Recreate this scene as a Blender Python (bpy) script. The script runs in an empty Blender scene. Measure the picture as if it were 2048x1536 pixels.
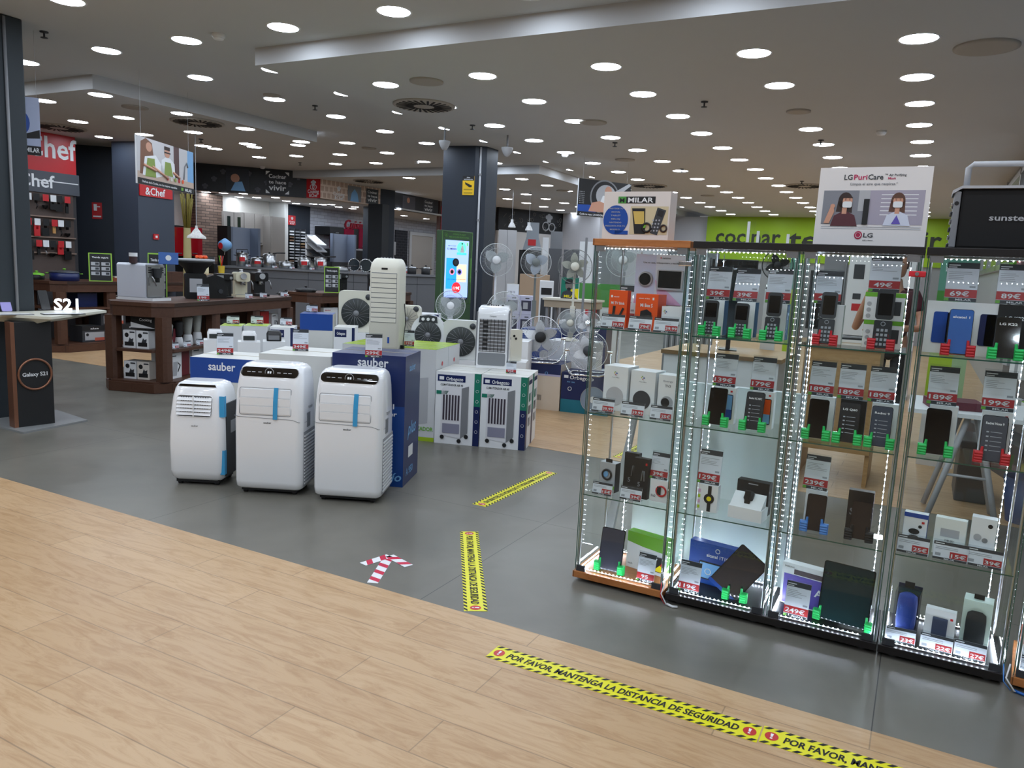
import bpy, bmesh, math, random
from math import sin, cos, pi, radians
from mathutils import Vector, Matrix, Euler
random.seed(7)
S = bpy.context.scene
COL = S.collection
# ------------------------------------------------------------------ camera
F, HC, YAW = 1539.0, 1.49, radians(27.8)
_dn = Vector((540-1024, 11000-768, F)).normalized()
_up = -_dn
_fw = (Vector((0, 0, 1)) - _up*_up.z).normalized()
_rt = _dn.cross(_fw)
if _rt.x < 0: _rt = -_rt
RZ = Matrix.Rotation(YAW, 3, 'Z')
RC = RZ @ Matrix((_rt, _fw, _up))          # camera (x right, y down, z forward) -> world
def ray(px, py): return RC @ Vector((px-1024, py-768, F))
def at(px, py, z=0.0):                      # the point of a level surface seen there
    d = ray(px, py); t = (z-HC)/d.z
    return Vector((d.x*t, d.y*t, z))
def aty(px, py, Y):                         # the point of a wall parallel to X
    d = ray(px, py); t = Y/d.y
    return Vector((d.x*t, Y, HC+d.z*t))
def atd(px, py, D):                         # the point at horizontal distance D
    d = ray(px, py); t = D/math.hypot(d.x, d.y)
    return Vector((d.x*t, d.y*t, HC+d.z*t))
cam = bpy.data.cameras.new('camera'); camo = bpy.data.objects.new('camera', cam); COL.objects.link(camo)
cx, cy, cz = RC @ Vector((1, 0, 0)), RC @ Vector((0, -1, 0)), RC @ Vector((0, 0, -1))
camo.matrix_world = Matrix(((cx.x, cy.x, cz.x, 0), (cx.y, cy.y, cz.y, 0), (cx.z, cy.z, cz.z, HC), (0, 0, 0, 1)))
cam.sensor_fit = 'HORIZONTAL'; cam.sensor_width = 36; cam.lens = F/2048*36; cam.clip_start = 0.05; cam.clip_end = 200
S.camera = camo
# ------------------------------------------------------------------ world, exposure
w = bpy.data.worlds.new('world'); S.world = w; w.use_nodes = True
w.node_tree.nodes['Background'].inputs[0].default_value = (0.9, 0.95, 1, 1)
w.node_tree.nodes['Background'].inputs[1].default_value = 0.12
S.view_settings.view_transform = 'Standard'; S.view_settings.look = 'None'
S.view_settings.exposure = 0.32; S.view_settings.gamma = 1; S.view_settings.use_curve_mapping = False
S.cycles.max_bounces = 7; S.cycles.diffuse_bounces = 3; S.cycles.glossy_bounces = 4
S.cycles.transmission_bounces = 4; S.cycles.transparent_max_bounces = 48
S.cycles.sample_clamp_indirect = 4; S.cycles.caustics_reflective = False; S.cycles.caustics_refractive = False
S.cycles.use_denoising = True
LAMP = 33.0      # radiance of the ceiling downlights
LEDP = 125.0       # radiance of the small LED dots
# ------------------------------------------------------------------ materials
MATS = {}
def srgb(c):
    return tuple(((v/255)/12.92 if v/255 <= 0.04045 else ((v/255+0.055)/1.055)**2.4) for v in c)
def mat(name, rgb, rough=0.5, metal=0.0, emit=0.0, coat=0.0, var=0.0, scale=20.0, bump=0.0, alpha=1.0, spec=0.5):
    if name in MATS: return MATS[name]
    m = bpy.data.materials.new(name); m.use_nodes = True
    nt = m.node_tree; b = nt.nodes['Principled BSDF']; c = (*srgb(rgb), 1)
    b.inputs['Base Color'].default_value = c; b.inputs['Roughness'].default_value = rough
    b.inputs['Metallic'].default_value = metal; b.inputs['Coat Weight'].default_value = coat
    b.inputs['Specular IOR Level'].default_value = spec
    if emit:
        b.inputs['Emission Color'].default_value = c; b.inputs['Emission Strength'].default_value = emit
    if alpha < 1: b.inputs['Alpha'].default_value = alpha
    if var or bump:
        tc = nt.nodes.new('ShaderNodeTexCoord'); n = nt.nodes.new('ShaderNodeTexNoise')
        n.inputs['Scale'].default_value = scale; n.inputs['Detail'].default_value = 5
        nt.links.new(tc.outputs['Object'], n.inputs['Vector'])
        if var:
            r = nt.nodes.new('ShaderNodeMix'); r.data_type = 'RGBA'; r.inputs[6].default_value = tuple(v*(1-var) for v in c[:3])+(1,)
            r.inputs[7].default_value = tuple(min(1, v*(1+var)) for v in c[:3])+(1,)
            nt.links.new(n.outputs['Fac'], r.inputs[0]); nt.links.new(r.outputs[2], b.inputs['Base Color'])
        if bump:
            bp = nt.nodes.new('ShaderNodeBump'); bp.inputs['Strength'].default_value = bump; bp.inputs['Distance'].default_value = 0.01
            nt.links.new(n.outputs['Fac'], bp.inputs['Height']); nt.links.new(bp.outputs[0], b.inputs['Normal'])
    MATS[name] = m; return m
def glass(name, tint, rough=0.0, refl=1.0):
    if name in MATS: return MATS[name]
    m = bpy.data.materials.new(name); m.use_nodes = True; nt = m.node_tree; nt.nodes.clear()
    o = nt.nodes.new('ShaderNodeOutputMaterial'); mx = nt.nodes.new('ShaderNodeMixShader')
    t = nt.nodes.new('ShaderNodeBsdfTransparent'); g = nt.nodes.new('ShaderNodeBsdfGlossy'); fr = nt.nodes.new('ShaderNodeFresnel')
    mu = nt.nodes.new('ShaderNodeMath'); mu.operation = 'MULTIPLY'; mu.inputs[1].default_value = refl
    t.inputs[0].default_value = (*tint, 1); g.inputs['Roughness'].default_value = rough; fr.inputs[0].default_value = 1.45
    ge = nt.nodes.new('ShaderNodeNewGeometry'); mi = nt.nodes.new('ShaderNodeMapRange'); mi.inputs[3].default_value = 1.45; mi.inputs[4].default_value = 1/1.45
    nt.links.new(ge.outputs['Backfacing'], mi.inputs[0]); nt.links.new(mi.outputs[0], fr.inputs[0])
    nt.links.new(fr.outputs[0], mu.inputs[0]); nt.links.new(mu.outputs[0], mx.inputs[0])
    nt.links.new(t.outputs[0], mx.inputs[1]); nt.links.new(g.outputs[0], mx.inputs[2]); nt.links.new(mx.outputs[0], o.inputs[0])
    MATS[name] = m; return m
def wood(name, c1, c2, rough=0.35, rows=0.2, length=1.2, vertical=False, seam=0.4, ang=0.0):
    if name in MATS: return MATS[name]
    m = bpy.data.materials.new(name); m.use_nodes = True; nt = m.node_tree; b = nt.nodes['Principled BSDF']; N = nt.nodes.new; L = nt.links.new
    tc = N('ShaderNodeTexCoord'); mp = N('ShaderNodeMapping'); L(tc.outputs['Object'], mp.inputs[0]); mp.inputs['Rotation'].default_value[2] = ang
    br = N('ShaderNodeTexBrick'); br.inputs['Scale'].default_value = 1; br.inputs['Brick Width'].default_value = length; br.inputs['Row Height'].default_value = rows
    br.inputs['Mortar Size'].default_value = 0.0022; br.inputs['Mortar Smooth'].default_value = 0; br.inputs['Bias'].default_value = 0
    br.offset = 0.37; br.inputs['Color1'].default_value = (*srgb(c1), 1); br.inputs['Color2'].default_value = (*srgb(c2), 1)
    br.inputs['Mortar'].default_value = tuple(v*seam for v in srgb(c1))+(1,)
    L(mp.outputs[0], br.inputs['Vector'])
    m2 = N('ShaderNodeMapping'); m2.inputs['Scale'].default_value = (2.2, 13, 9); L(mp.outputs[0], m2.inputs[0])
    n1 = N('ShaderNodeTexNoise'); n1.inputs['Scale'].default_value = 1.6; n1.inputs['Detail'].default_value = 9; n1.inputs['Roughness'].default_value = 0.68; n1.inputs['Distortion'].default_value = 1.6; L(m2.outputs[0], n1.inputs[0])
    rp = N('ShaderNodeValToRGB'); rp.color_ramp.elements[0].position = 0.36; rp.color_ramp.elements[1].position = 0.56
    rp.color_ramp.elements[0].color = (0.80, 0.71, 0.60, 1); rp.color_ramp.elements[1].color = (1.04, 1.04, 1.04, 1); L(n1.outputs['Fac'], rp.inputs[0])
    mx = N('ShaderNodeMix'); mx.data_type = 'RGBA'; mx.blend_type = 'MULTIPLY'; mx.inputs[0].default_value = 0.8
    L(br.outputs['Color'], mx.inputs[6]); L(rp.outputs[0], mx.inputs[7]); L(mx.outputs[2], b.inputs['Base Color'])
    n2 = N('ShaderNodeTexNoise'); n2.inputs['Scale'].default_value = 3; n2.inputs['Detail'].default_value = 6; L(tc.outputs['Object'], n2.inputs[0])
    mr = N('ShaderNodeMapRange'); mr.inputs[3].default_value = rough-0.07; mr.inputs[4].default_value = rough+0.13; L(n2.outputs['Fac'], mr.inputs[0]); L(mr.outputs[0], b.inputs['Roughness'])
    MATS[name] = m; return m
def brick(name, c1, c2, mortar, w_, h_, ms=0.01, rough=0.7, axis='XZ', bump=0.4):
    if name in MATS: return MATS[name]
    m = bpy.data.materials.new(name); m.use_nodes = True; nt = m.node_tree; b = nt.nodes['Principled BSDF']; N = nt.nodes.new; L = nt.links.new
    tc = N('ShaderNodeTexCoord'); sx = N('ShaderNodeSeparateXYZ'); cb = N('ShaderNodeCombineXYZ'); L(tc.outputs['Object'], sx.inputs[0])
    ad = N('ShaderNodeMath'); ad.operation = 'ADD'; L(sx.outputs[0], ad.inputs[0]); L(sx.outputs[1], ad.inputs[1])
    if axis == 'XY': L(sx.outputs[0], cb.inputs[0]); L(sx.outputs[1], cb.inputs[1])
    else: L(ad.outputs[0], cb.inputs[0]); L(sx.outputs[2], cb.inputs[1])
    br = N('ShaderNodeTexBrick'); br.inputs['Scale'].default_value = 1; br.inputs['Brick Width'].default_value = w_; br.inputs['Row Height'].default_value = h_
    br.inputs['Mortar Size'].default_value = ms; br.inputs['Color1'].default_value = (*srgb(c1), 1); br.inputs['Color2'].default_value = (*srgb(c2), 1); br.inputs['Mortar'].default_value = (*srgb(mortar), 1)
    L(cb.outputs[0], br.inputs['Vector']); L(br.outputs['Color'], b.inputs['Base Color']); b.inputs['Roughness'].default_value = rough
    bp = N('ShaderNodeBump'); bp.inputs['Strength'].default_value = bump; bp.inputs['Distance'].default_value = 0.02; bp.invert = True; L(br.outputs['Fac'], bp.inputs['Height']); L(bp.outputs[0], b.inputs['Normal'])
    MATS[name] = m; return m
WHITE = mat('white_plastic', (232, 234, 236), 0.22, coat=0.5)
WHITE2 = mat('white_plastic_matte', (226, 228, 230), 0.5)
PAPER = mat('printed_white_card', (236, 238, 240), 0.45)
CREAM = mat('ivory_plastic', (222, 220, 205), 0.35)
BLACK = mat('black_plastic', (14, 14, 16), 0.3)
MBLACK = mat('matte_black', (20, 20, 22), 0.6)
GLOSSB = mat('gloss_black_screen', (8, 9, 11), 0.06, coat=1.0)
DGREY = mat('dark_grey', (52, 55, 60), 0.5)
GREY = mat('mid_grey', (128, 130, 134), 0.5)
LGREY = mat('light_grey', (176, 178, 182), 0.5)
RED = mat('red_print', (196, 34, 40), 0.4)
CRED = mat('card_red', (188, 38, 42), 0.45)
ORANGE = mat('orange_print', (240, 88, 26), 0.4)
YELLOW = mat('yellow_print', (238, 222, 22), 0.4)
BLUE = mat('blue_print', (20, 72, 160), 0.35)
NAVY = mat('navy_print', (20, 34, 84), 0.35)
LBLUE = mat('light_blue_print', (120, 176, 226), 0.4)
TAPEB = mat('blue_tape', (58, 160, 214), 0.35)
GREEN = mat('green_print', (110, 178, 50), 0.4)
LIME = mat('lime_print', (176, 208, 40), 0.4)
TEAL = mat('teal_print', (24, 122, 98), 0.4)
HGREEN = mat('green_silicone', (40, 205, 105), 0.45)
HRED = mat('red_silicone', (205, 35, 48), 0.45)
HBLUE = mat('blue_silicone', (80, 140, 215), 0.45)
SKIN = mat('skin_print', (206, 152, 126), 0.5)
HAIR = mat('hair_print', (52, 34, 28), 0.6)
CHROME = mat('chrome', (225, 226, 228), 0.12, 1.0)
STEEL = mat('brushed_steel', (178, 180, 182), 0.3, 1.0)
ALU = mat('aluminium', (190, 192, 194), 0.28, 1.0)
BRONZE = mat('bronze_trim', (150, 104, 82), 0.3, 0.7)
KRAFT = mat('kraft_cardboard', (176, 138, 96), 0.7, var=0.1)
PINK = mat('pink_print', (226, 180, 214), 0.5)
PURPLE = mat('purple_print', (98, 84, 178), 0.4)
DWOOD = wood('dark_walnut_wood', (82, 52, 36), (76, 47, 33), 0.45, 5, 9)
OAK = wood('oak_board', (178, 114, 62), (170, 106, 56), 0.4, 5, 9)
NAVYW = mat('navy_wall_paint', (34, 42, 54), 0.55, var=0.06, scale=3)
CEIL = mat('ceiling_paint', (196, 198, 200), 0.8, var=0.02, scale=2)
CLEAR = glass('clear_acrylic', (0.97, 0.98, 0.985), refl=0.8)
FGLASS = glass('fan_guard_glass', (0.80, 0.84, 0.84), rough=0.1, refl=1.0)
CASEG = glass('cabinet_glass', (0.97, 0.988, 0.98), refl=0.5)
SIDEG = glass('side_glass', (0.965, 0.985, 0.975), refl=0.22)
GEDGE = mat('green_glass_edge', (38, 84, 72), 0.15, coat=0.5)
LAMPM = mat('downlight_diffuser', (228, 240, 255), 0.5, emit=LAMP)
LEDM = mat('led_dot', (226, 236, 255), 0.5, emit=LEDP)
# ------------------------------------------------------------------ mesh builder
TXT = {}
def text_geo(s):
    if s in TXT: return TXT[s]
    cu = bpy.data.curves.new('t', 'FONT'); cu.body = s; cu.size = 1; cu.resolution_u = 2; cu.offset = 0.018
    cu.align_x = 'CENTER'; cu.align_y = 'BOTTOM_BASELINE'
    ob = bpy.data.objects.new('t', cu); COL.objects.link(ob)
    me = bpy.data.meshes.new_from_object(ob)
    vs = [tuple(v.co) for v in me.vertices]; fs = [tuple(p.vertices) for p in me.polygons]
    bpy.data.objects.remove(ob); bpy.data.curves.remove(cu); bpy.data.meshes.remove(me)
    TXT[s] = (vs, fs); return TXT[s]
class MB:
    def __init__(s): s.v = []; s.f = []; s.k = []; s.sm = []; s.mats = []
    def _m(s, m):
        if m not in s.mats: s.mats.append(m)
        return s.mats.index(m)
    def add(s, vs, fs, m, M=None, smooth=False):
        o = len(s.v); k = s._m(m)
        s.v += [tuple(M @ Vector(v)) if M else tuple(v) for v in vs]
        for f in fs: s.f.append(tuple(i+o for i in f)); s.k.append(k); s.sm.append(smooth)
        return s
    def box(s, x0, x1, y0, y1, z0, z1, m, M=None):
        vs = [(x, y, z) for z in (z0, z1) for y in (y0, y1) for x in (x0, x1)]
        return s.add(vs, [(0, 2, 3, 1), (4, 5, 7, 6), (0, 1, 5, 4), (1, 3, 7, 5), (3, 2, 6, 7), (2, 0, 4, 6)], m, M)
    def prism(s, pts, a0, a1, m, ax='Y', M=None, smooth=False):
        # pts: outline in the plane across ax; extruded from a0 to a1
        def P(u, v, a): return {'Y': (u, a, v), 'Z': (u, v, a), 'X': (a, u, v)}[ax]
        n = len(pts); vs = [P(u, v, a0) for u, v in pts]+[P(u, v, a1) for u, v in pts]
        s.add(vs, [tuple(range(n)), tuple(range(2*n-1, n-1, -1))], m, M)
        return s.add(vs, [(i, (i+1) % n, n+(i+1) % n, n+i) for i in range(n)], m, M, smooth)
    def rect(s, x0, x1, z0, z1, y, m, M=None): return s.add([(x0, y, z0), (x1, y, z0), (x1, y, z1), (x0, y, z1)], [(0, 1, 2, 3)], m, M)
    def poly(s, pts, y, m, M=None): return s.add([(u, y, v) for u, v in pts], [tuple(range(len(pts)))], m, M)
    def cyl(s, p0, p1, r0, r1=None, n=12, m=None, caps=True, M=None, smooth=True):
        if r1 is None: r1 = r0
        p0, p1 = Vector(p0), Vector(p1); d = (p1-p0).normalized()
        a = d.orthogonal().normalized(); b = d.cross(a)
        vs = [tuple(p0+(a*cos(2*pi*i/n)+b*sin(2*pi*i/n))*r0) for i in range(n)]+[tuple(p1+(a*cos(2*pi*i/n)+b*sin(2*pi*i/n))*r1) for i in range(n)]
        s.add(vs, [(i, (i+1) % n, n+(i+1) % n, n+i) for i in range(n)], m, M, smooth)
        if caps: s.add(vs, [tuple(range(n-1, -1, -1)), tuple(range(n, 2*n))], m, M)
        return s
    def tube(s, pts, r, n=6, m=None, M=None, closed=False):
        pts = [Vector(p) for p in pts]; N = len(pts); vs = []; up = None
        for i, p in enumerate(pts):
            q0 = pts[i-1] if (i or closed) else p; q1 = pts[(i+1) % N] if (i < N-1 or closed) else p
            d = (q1-q0).normalized()
            a = (up-d*up.dot(d)).normalized() if up is not None and (up-d*up.dot(d)).length > 1e-4 else d.orthogonal().normalized()
            up = a; b = d.cross(a)
            vs += [tuple(p+(a*cos(2*pi*k/n)+b*sin(2*pi*k/n))*r) for k in range(n)]
        fs = []
        for i in range(N if closed else N-1):
            j = (i+1) % N
            fs += [(i*n+k, i*n+(k+1) % n, j*n+(k+1) % n, j*n+k) for k in range(n)]
        if not closed: fs += [tuple(range(n-1, -1, -1)), tuple((N-1)*n+k for k in range(n))]
        return s.add(vs, fs, m, M, True)
    def ring(s, c, R, r, n=32, m=None, M=None, ax='Y', k=6):
        P = {'Y': lambda a: (c[0]+R*cos(a), c[1], c[2]+R*sin(a)), 'Z': lambda a: (c[0]+R*cos(a), c[1]+R*sin(a), c[2]), 'X': lambda a: (c[0], c[1]+R*cos(a), c[2]+R*sin(a))}[ax]
        return s.tube([P(2*pi*i/n) for i in range(n)], r, k, m, M, True)
    def lathe(s, prof, m, n=24, M=None, ax='Z', smooth=True, caps=True):
        vs = []
        for r, h in prof:
            for i in range(n):
                a = 2*pi*i/n; u, v = r*cos(a), r*sin(a)
                vs.append({'Z': (u, v, h), 'Y': (u, h, v), 'X': (h, u, v)}[ax])
        fs = [(j*n+i, j*n+(i+1) % n, (j+1)*n+(i+1) % n, (j+1)*n+i) for j in range(len(prof)-1) for i in range(n)]
        s.add(vs, fs, m, M, smooth)
        if caps: s.add(vs, [tuple(range(n-1, -1, -1)), tuple((len(prof)-1)*n+i for i in range(n))], m, M)
        return s
    def disc(s, cx_, cz_, r, y, m, n=24, M=None, rz=None):
        return s.poly([(cx_+r*cos(2*pi*i/n), cz_+(rz or r)*sin(2*pi*i/n)) for i in range(n)], y, m, M)
    def text(s, t, x, z, size, y, m, M=None, wide=1.0, slant=0.0, align='C'):
        vs, fs = text_geo(t)
        if align == 'L': x = x-min(v[0] for v in vs)*size*wide
        if align == 'F':                       # size is the total width here, wide the height
            x0, x1 = min(v[0] for v in vs), max(v[0] for v in vs); kx = size/(x1-x0); kz = wide/0.72
            return s.add([(x+(v[0]-(x0+x1)/2)*kx+slant*v[1]*kz, y, z+v[1]*kz) for v in vs], fs, m, M)
        return s.add([(x+(v[0]+slant*v[1])*size*wide, y, z+v[1]*size) for v in vs], fs, m, M)
    def obj(s, name, parent=None, bevel=0, seg=2, rot=None, loc=None, sub=0):
        me = bpy.data.meshes.new(name); me.from_pydata(s.v, [], s.f)
        for m in s.mats: me.materials.append(m)
        me.polygons.foreach_set('material_index', s.k); me.polygons.foreach_set('use_smooth', s.sm); me.update()
        o = bpy.data.objects.new(name, me); COL.objects.link(o)
        if parent is not None: o.parent = parent
        if loc is not None: o.location = loc
        if rot is not None: o.rotation_euler = rot
        if bevel:
            b = o.modifiers.new('bevel', 'BEVEL'); b.width = bevel; b.segments = seg; b.limit_method = 'ANGLE'; b.angle_limit = 0.6
        if sub:
            d = o.modifiers.new('sub', 'SUBSURF'); d.levels = sub; d.render_levels = sub
        return o
def tag(o, label=None, cat=None, group=None, kind=None):
    if label: o['label'] = label
    if cat: o['category'] = cat
    if group: o['group'] = group
    if kind: o['kind'] = kind
    return o
def thing(name, label, cat, loc=(0, 0, 0), rz=0.0, group=None):
    o = bpy.data.objects.new(name, None); COL.objects.link(o); o.empty_display_size = 0.1
    o.location = loc; o.rotation_euler = (0, 0, rz); return tag(o, label, cat, group)
KIDS = {}
def copy_tree(o, parent=None, loc=None, rz=None):
    c = o.copy(); COL.objects.link(c)
    if parent is not None: c.parent = parent
    if loc is not None: c.location = loc
    if rz is not None: c.rotation_euler = (0, 0, rz)
    if o.name not in KIDS: KIDS[o.name] = list(o.children)
    for ch in KIDS[o.name]: copy_tree(ch, c)
    return c
def struct(o, label=None, group=None): return tag(o, label, None, group, 'structure')
def rrect(x0, x1, z0, z1, r, n=4):
    pts = []
    for cx_, cz_, a0 in ((x1-r, z1-r, 0), (x0+r, z1-r, pi/2), (x0+r, z0+r, pi), (x1-r, z0+r, 1.5*pi)):
        pts += [(cx_+r*cos(a0+pi/2*i/n), cz_+r*sin(a0+pi/2*i/n)) for i in range(n+1)]
    return pts
# ------------------------------------------------------------------ floor
def floor_mat():
    m = bpy.data.materials.new('polished_concrete_tiles'); m.use_nodes = True; nt = m.node_tree; b = nt.nodes['Principled BSDF']; N = nt.nodes.new; L = nt.links.new
    tc = N('ShaderNodeTexCoord'); mp = N('ShaderNodeMapping'); mp.inputs['Location'].default_value = (0.0, -1.41, 0); L(tc.outputs['Object'], mp.inputs[0])
    br = N('ShaderNodeTexBrick'); br.offset = 0.0; br.inputs['Scale'].default_value = 1; br.inputs['Brick Width'].default_value = 1.85; br.inputs['Row Height'].default_value = 1.3
    br.inputs['Mortar Size'].default_value = 0.002; br.inputs['Mortar Smooth'].default_value = 0
    n = N('ShaderNodeTexNoise'); n.inputs['Scale'].default_value = 1.6; n.inputs['Detail'].default_value = 5; n.inputs['Roughness'].default_value = 0.55; n.inputs['Distortion'].default_value = 0.5; L(tc.outputs['Object'], n.inputs[0])
    r = N('ShaderNodeValToRGB'); r.color_ramp.elements[0].position = 0.1; r.color_ramp.elements[1].position = 0.85
    r.color_ramp.elements[0].color = (*srgb((88, 86, 79)), 1); r.color_ramp.elements[1].color = (*srgb((124, 120, 110)), 1); L(n.outputs['Fac'], r.inputs[0])
    L(mp.outputs[0], br.inputs['Vector']); L(r.outputs[0], br.inputs['Color1']); L(r.outputs[0], br.inputs['Color2']); br.inputs['Mortar'].default_value = (*srgb((58, 57, 55)), 1)
    L(br.outputs['Color'], b.inputs['Base Color'])
    n2 = N('ShaderNodeTexNoise'); n2.inputs['Scale'].default_value = 2.2; n2.inputs['Detail'].default_value = 4; L(tc.outputs['Object'], n2.inputs[0])
    mr = N('ShaderNodeMapRange'); mr.inputs[3].default_value = 0.26; mr.inputs[4].default_value = 0.42; L(n2.outputs['Fac'], mr.inputs[0]); L(mr.outputs[0], b.inputs['Roughness'])
    return m
struct(MB().box(-17, 3.2, -4.2, 24, -0.1, 0, floor_mat()).obj('floor'), 'polished grey concrete floor walkway')
WF = wood('oak_vinyl_planks', (196, 163, 124), (186, 152, 113), 0.34, 0.2, 1.25, seam=0.6)
struct(MB().box(-17, 3.2, -4.2, 2.72, 0.0, 0.002, WF).obj('floor'), 'pale oak plank floor in the foreground')
struct(MB().box(-4.6, 3.2, 5.74, 24, 0.0, 0.002, WF).obj('floor'), 'pale oak plank floor beyond the display cases')
struct(MB().box(-17, -9.0, 6.2, 24, 0.0, 0.002, WF).obj('floor'), 'pale oak plank floor by the kitchenware')
# ------------------------------------------------------------------ ceiling
ZH, ZL = 3.35, 3.2
struct(MB().box(-17, 3.2, -4.2, 24, ZH, ZH+0.1, CEIL).obj('ceiling'), 'white plaster ceiling')
struct(MB().box(-5.6, 3.2, 5.33, 24, ZL, ZH, CEIL).obj('ceiling'), 'lower white ceiling over the display cases')
struct(MB().box(-17, -8.2, 5.5, 9.0, ZL, ZH, CEIL).obj('ceiling'), 'lower white ceiling over the kitchenware')
struct(MB().box(-17, -6.4, 12.8, 24, ZL, ZH, CEIL).obj('ceiling'), 'lower white ceiling towards the back')
# ------------------------------------------------------------------ walls
WALLP = mat('pale_grey_wall', (196, 196, 200), 0.6, var=0.02)
BEHIND = mat('dim_wall_behind', (128, 124, 120), 0.7)
struct(MB().box(-17, -16.9, -4.2, 24, 0, ZH, mat('cream_wall', (226, 222, 214), 0.6)).obj('wall_left'))
struct(MB().box(-17, 3.2, 22.4, 22.5, 0, ZL, WALLP).obj('wall_back'))
struct(MB().box(-17, 3.2, -4.2, -4.1, 0, ZH, BEHIND).obj('wall_front'))
struct(MB().box(3.1, 3.2, -4.2, 5, 0, ZH, BEHIND).obj('wall_right'))
wr = MB().box(0.95, 1.05, 5, 22.4, 0, ZL, mat('grey_shopfront', (150, 152, 154), 0.4))
struct(wr.obj('wall_right'), 'grey shopfront wall on the right')
wn = MB()
for k in range(7): wn.box(0.93, 0.95, 5.6+k*2.2, 7.3+k*2.2, 1.9, 3.0, mat('shopfront_glass', (176, 182, 186), 0.08, coat=1))
struct(wn.obj('window_1'), 'high band of shopfront glass on the right')
wf = MB()
for k in range(8): wf.box(0.9, 0.95, 5.45+k*2.2, 5.55+k*2.2, 1.8, 3.15, ALU)
wf.box(0.9, 0.95, 5, 22.4, 1.8, 1.88, ALU).box(0.9, 0.95, 5, 22.4, 3.0, 3.08, ALU)
struct(wf.obj('window_frame', bpy.data.objects['window_1']), 'aluminium frame of the glass band')
# pillars ---------------------------------------------------------------
PILL = mat('dark_slate_paint', (40, 48, 54), 0.6, var=0.05, scale=4)
struct(MB().box(-7.5, -6.9, 3.2, 4.02, 0, ZH, PILL).obj('wall_column', bevel=0.01), 'dark slate square column beside the phone stand')
tg = MB(); tg.tube([(-6.88, 3.86, 0.02), (-6.88, 3.86, 3.33)], 0.012, 8, GREY); tg.box(-6.9, -6.86, 3.82, 3.9, 0.42, 0.6, LGREY)
tag(tg.obj('cable_conduit'), 'thin grey cable conduit running up the dark column by the phone stand', 'conduit')
struct(MB().prism([(-6.98, 10.55), (-6.44, 10.63), (-6.3, 10.75), (-6.3, 11.1), (-6.98, 11.1)], 0, ZH, NAVYW, 'Z').obj('wall_column'), 'dark navy column behind the advertising screen')
tg = MB(); tg.tube([(-6.36, 10.66, 0.02), (-6.36, 10.66, 3.33)], 0.016, 8, LGREY)
for z in (0.6, 1.4, 2.2, 2.9): tg.cyl((-6.36, 10.66, z), (-6.36, 10.66, z+0.03), 0.024, n=8, m=GREY)
tag(tg.obj('cable_conduit'), 'grey cable conduit running up the navy column behind the screen', 'conduit')
def slab(p, q, z0, z1, m, th=0.1, mb=None):   # an upright wall piece from p to q, thickness away from the camera
    p, q = Vector((p[0], p[1], 0)), Vector((q[0], q[1], 0)); d = (q-p).normalized(); n = Vector((-d.y, d.x, 0))
    if n.dot(p) < 0: n = -n
    M = Matrix(((d.x, n.x, 0, p.x), (d.y, n.y, 0, p.y), (0, 0, 1, 0), (0, 0, 0, 1)))
    mb = mb or MB(); mb.box(0, (q-p).length, 0, th, z0, z1, m, M); return mb, M, (q-p).length
def atx(px, py, X):
    d = ray(px, py); t = X/d.x
    return Vector((X, d.y*t, HC+d.z*t))
def xslab(mb, X, px0, px1, py0, py1, m, th=0.04, pxm=None):   # flat piece on a wall at x = X, given by its outline there
    pm = pxm or (px0+px1)/2
    a, b = atx(px0, (py0+py1)/2, X), atx(px1, (py0+py1)/2, X)
    z1, z0 = atx(pm, py0, X).z, atx(pm, py1, X).z
    mb.box(X-th, X, min(a.y, b.y), max(a.y, b.y), z0, z1, m); return min(a.y, b.y), max(a.y, b.y), z0, z1
MX = Matrix(((0, -1, 0, 0), (1, 0, 0, 0), (0, 0, 1, 0), (0, 0, 0, 1)))      # local x -> world y, faces +X
def onx(X, y=0.0, z=0.0): return Matrix.Translation((X, y, z)) @ MX
# left wall with the kitchenware pegboard
XL = -12.1
o = struct(MB().box(XL-0.15, XL, 4.2, 7.77, 0, ZL, mat('dark_fixture', (60, 58, 60), 0.6)).obj('wall_left'), 'dark shelving wall behind the kitchenware')
m = MB().box(XL, XL+0.03, 4.9, 7.77, 2.62, ZL, RED); m.text('&Chef', atx(84, 320, XL).y, 2.84, 1.06, -0.035, PAPER, onx(XL), wide=.32, align='F')
tag(m.obj('shop_sign'), 'large red sign reading Cooking&Chef above the kitchenware wall', 'sign')
m = MB().box(XL, XL+0.05, 4.9, 7.8, 2.3, 2.62, mat('sign_grey', (78, 82, 90), 0.5)); m.text('Chef', atx(70, 385, XL).y, 2.38, .55, -0.055, PAPER, onx(XL), wide=.19, align='F'); m.box(XL+0.05, XL+0.056, 7.1, 7.78, 2.47, 2.485, PAPER)
tag(m.obj('shop_sign'), 'dark grey sign with small white Chef lettering under the red one', 'sign')
pg = thing('utensil_rack', 'wooden pegboard rack hung with kitchen utensils beneath the grey sign', 'rack', (XL, 0, 0))
MB().box(0, 0.03, 4.9, 7.7, 0.9, 2.3, mat('taupe_board', (84, 70, 64), 0.6, var=0.1)).obj('back_board', pg)
sh = MB()
for z in (1.38, 1.62, 1.93): sh.box(0.03, 0.075, 5.6, 7.7, z, z+0.02, mat('taupe_shelf', (140, 118, 104), 0.5))
sh.obj('ledge', pg)
UT = [('ladle', BLACK), ('spatula', BLACK), ('whisk', STEEL), ('tongs', RED), ('peeler', mat('beech', (190, 140, 80), 0.6))]
n = 0
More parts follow.
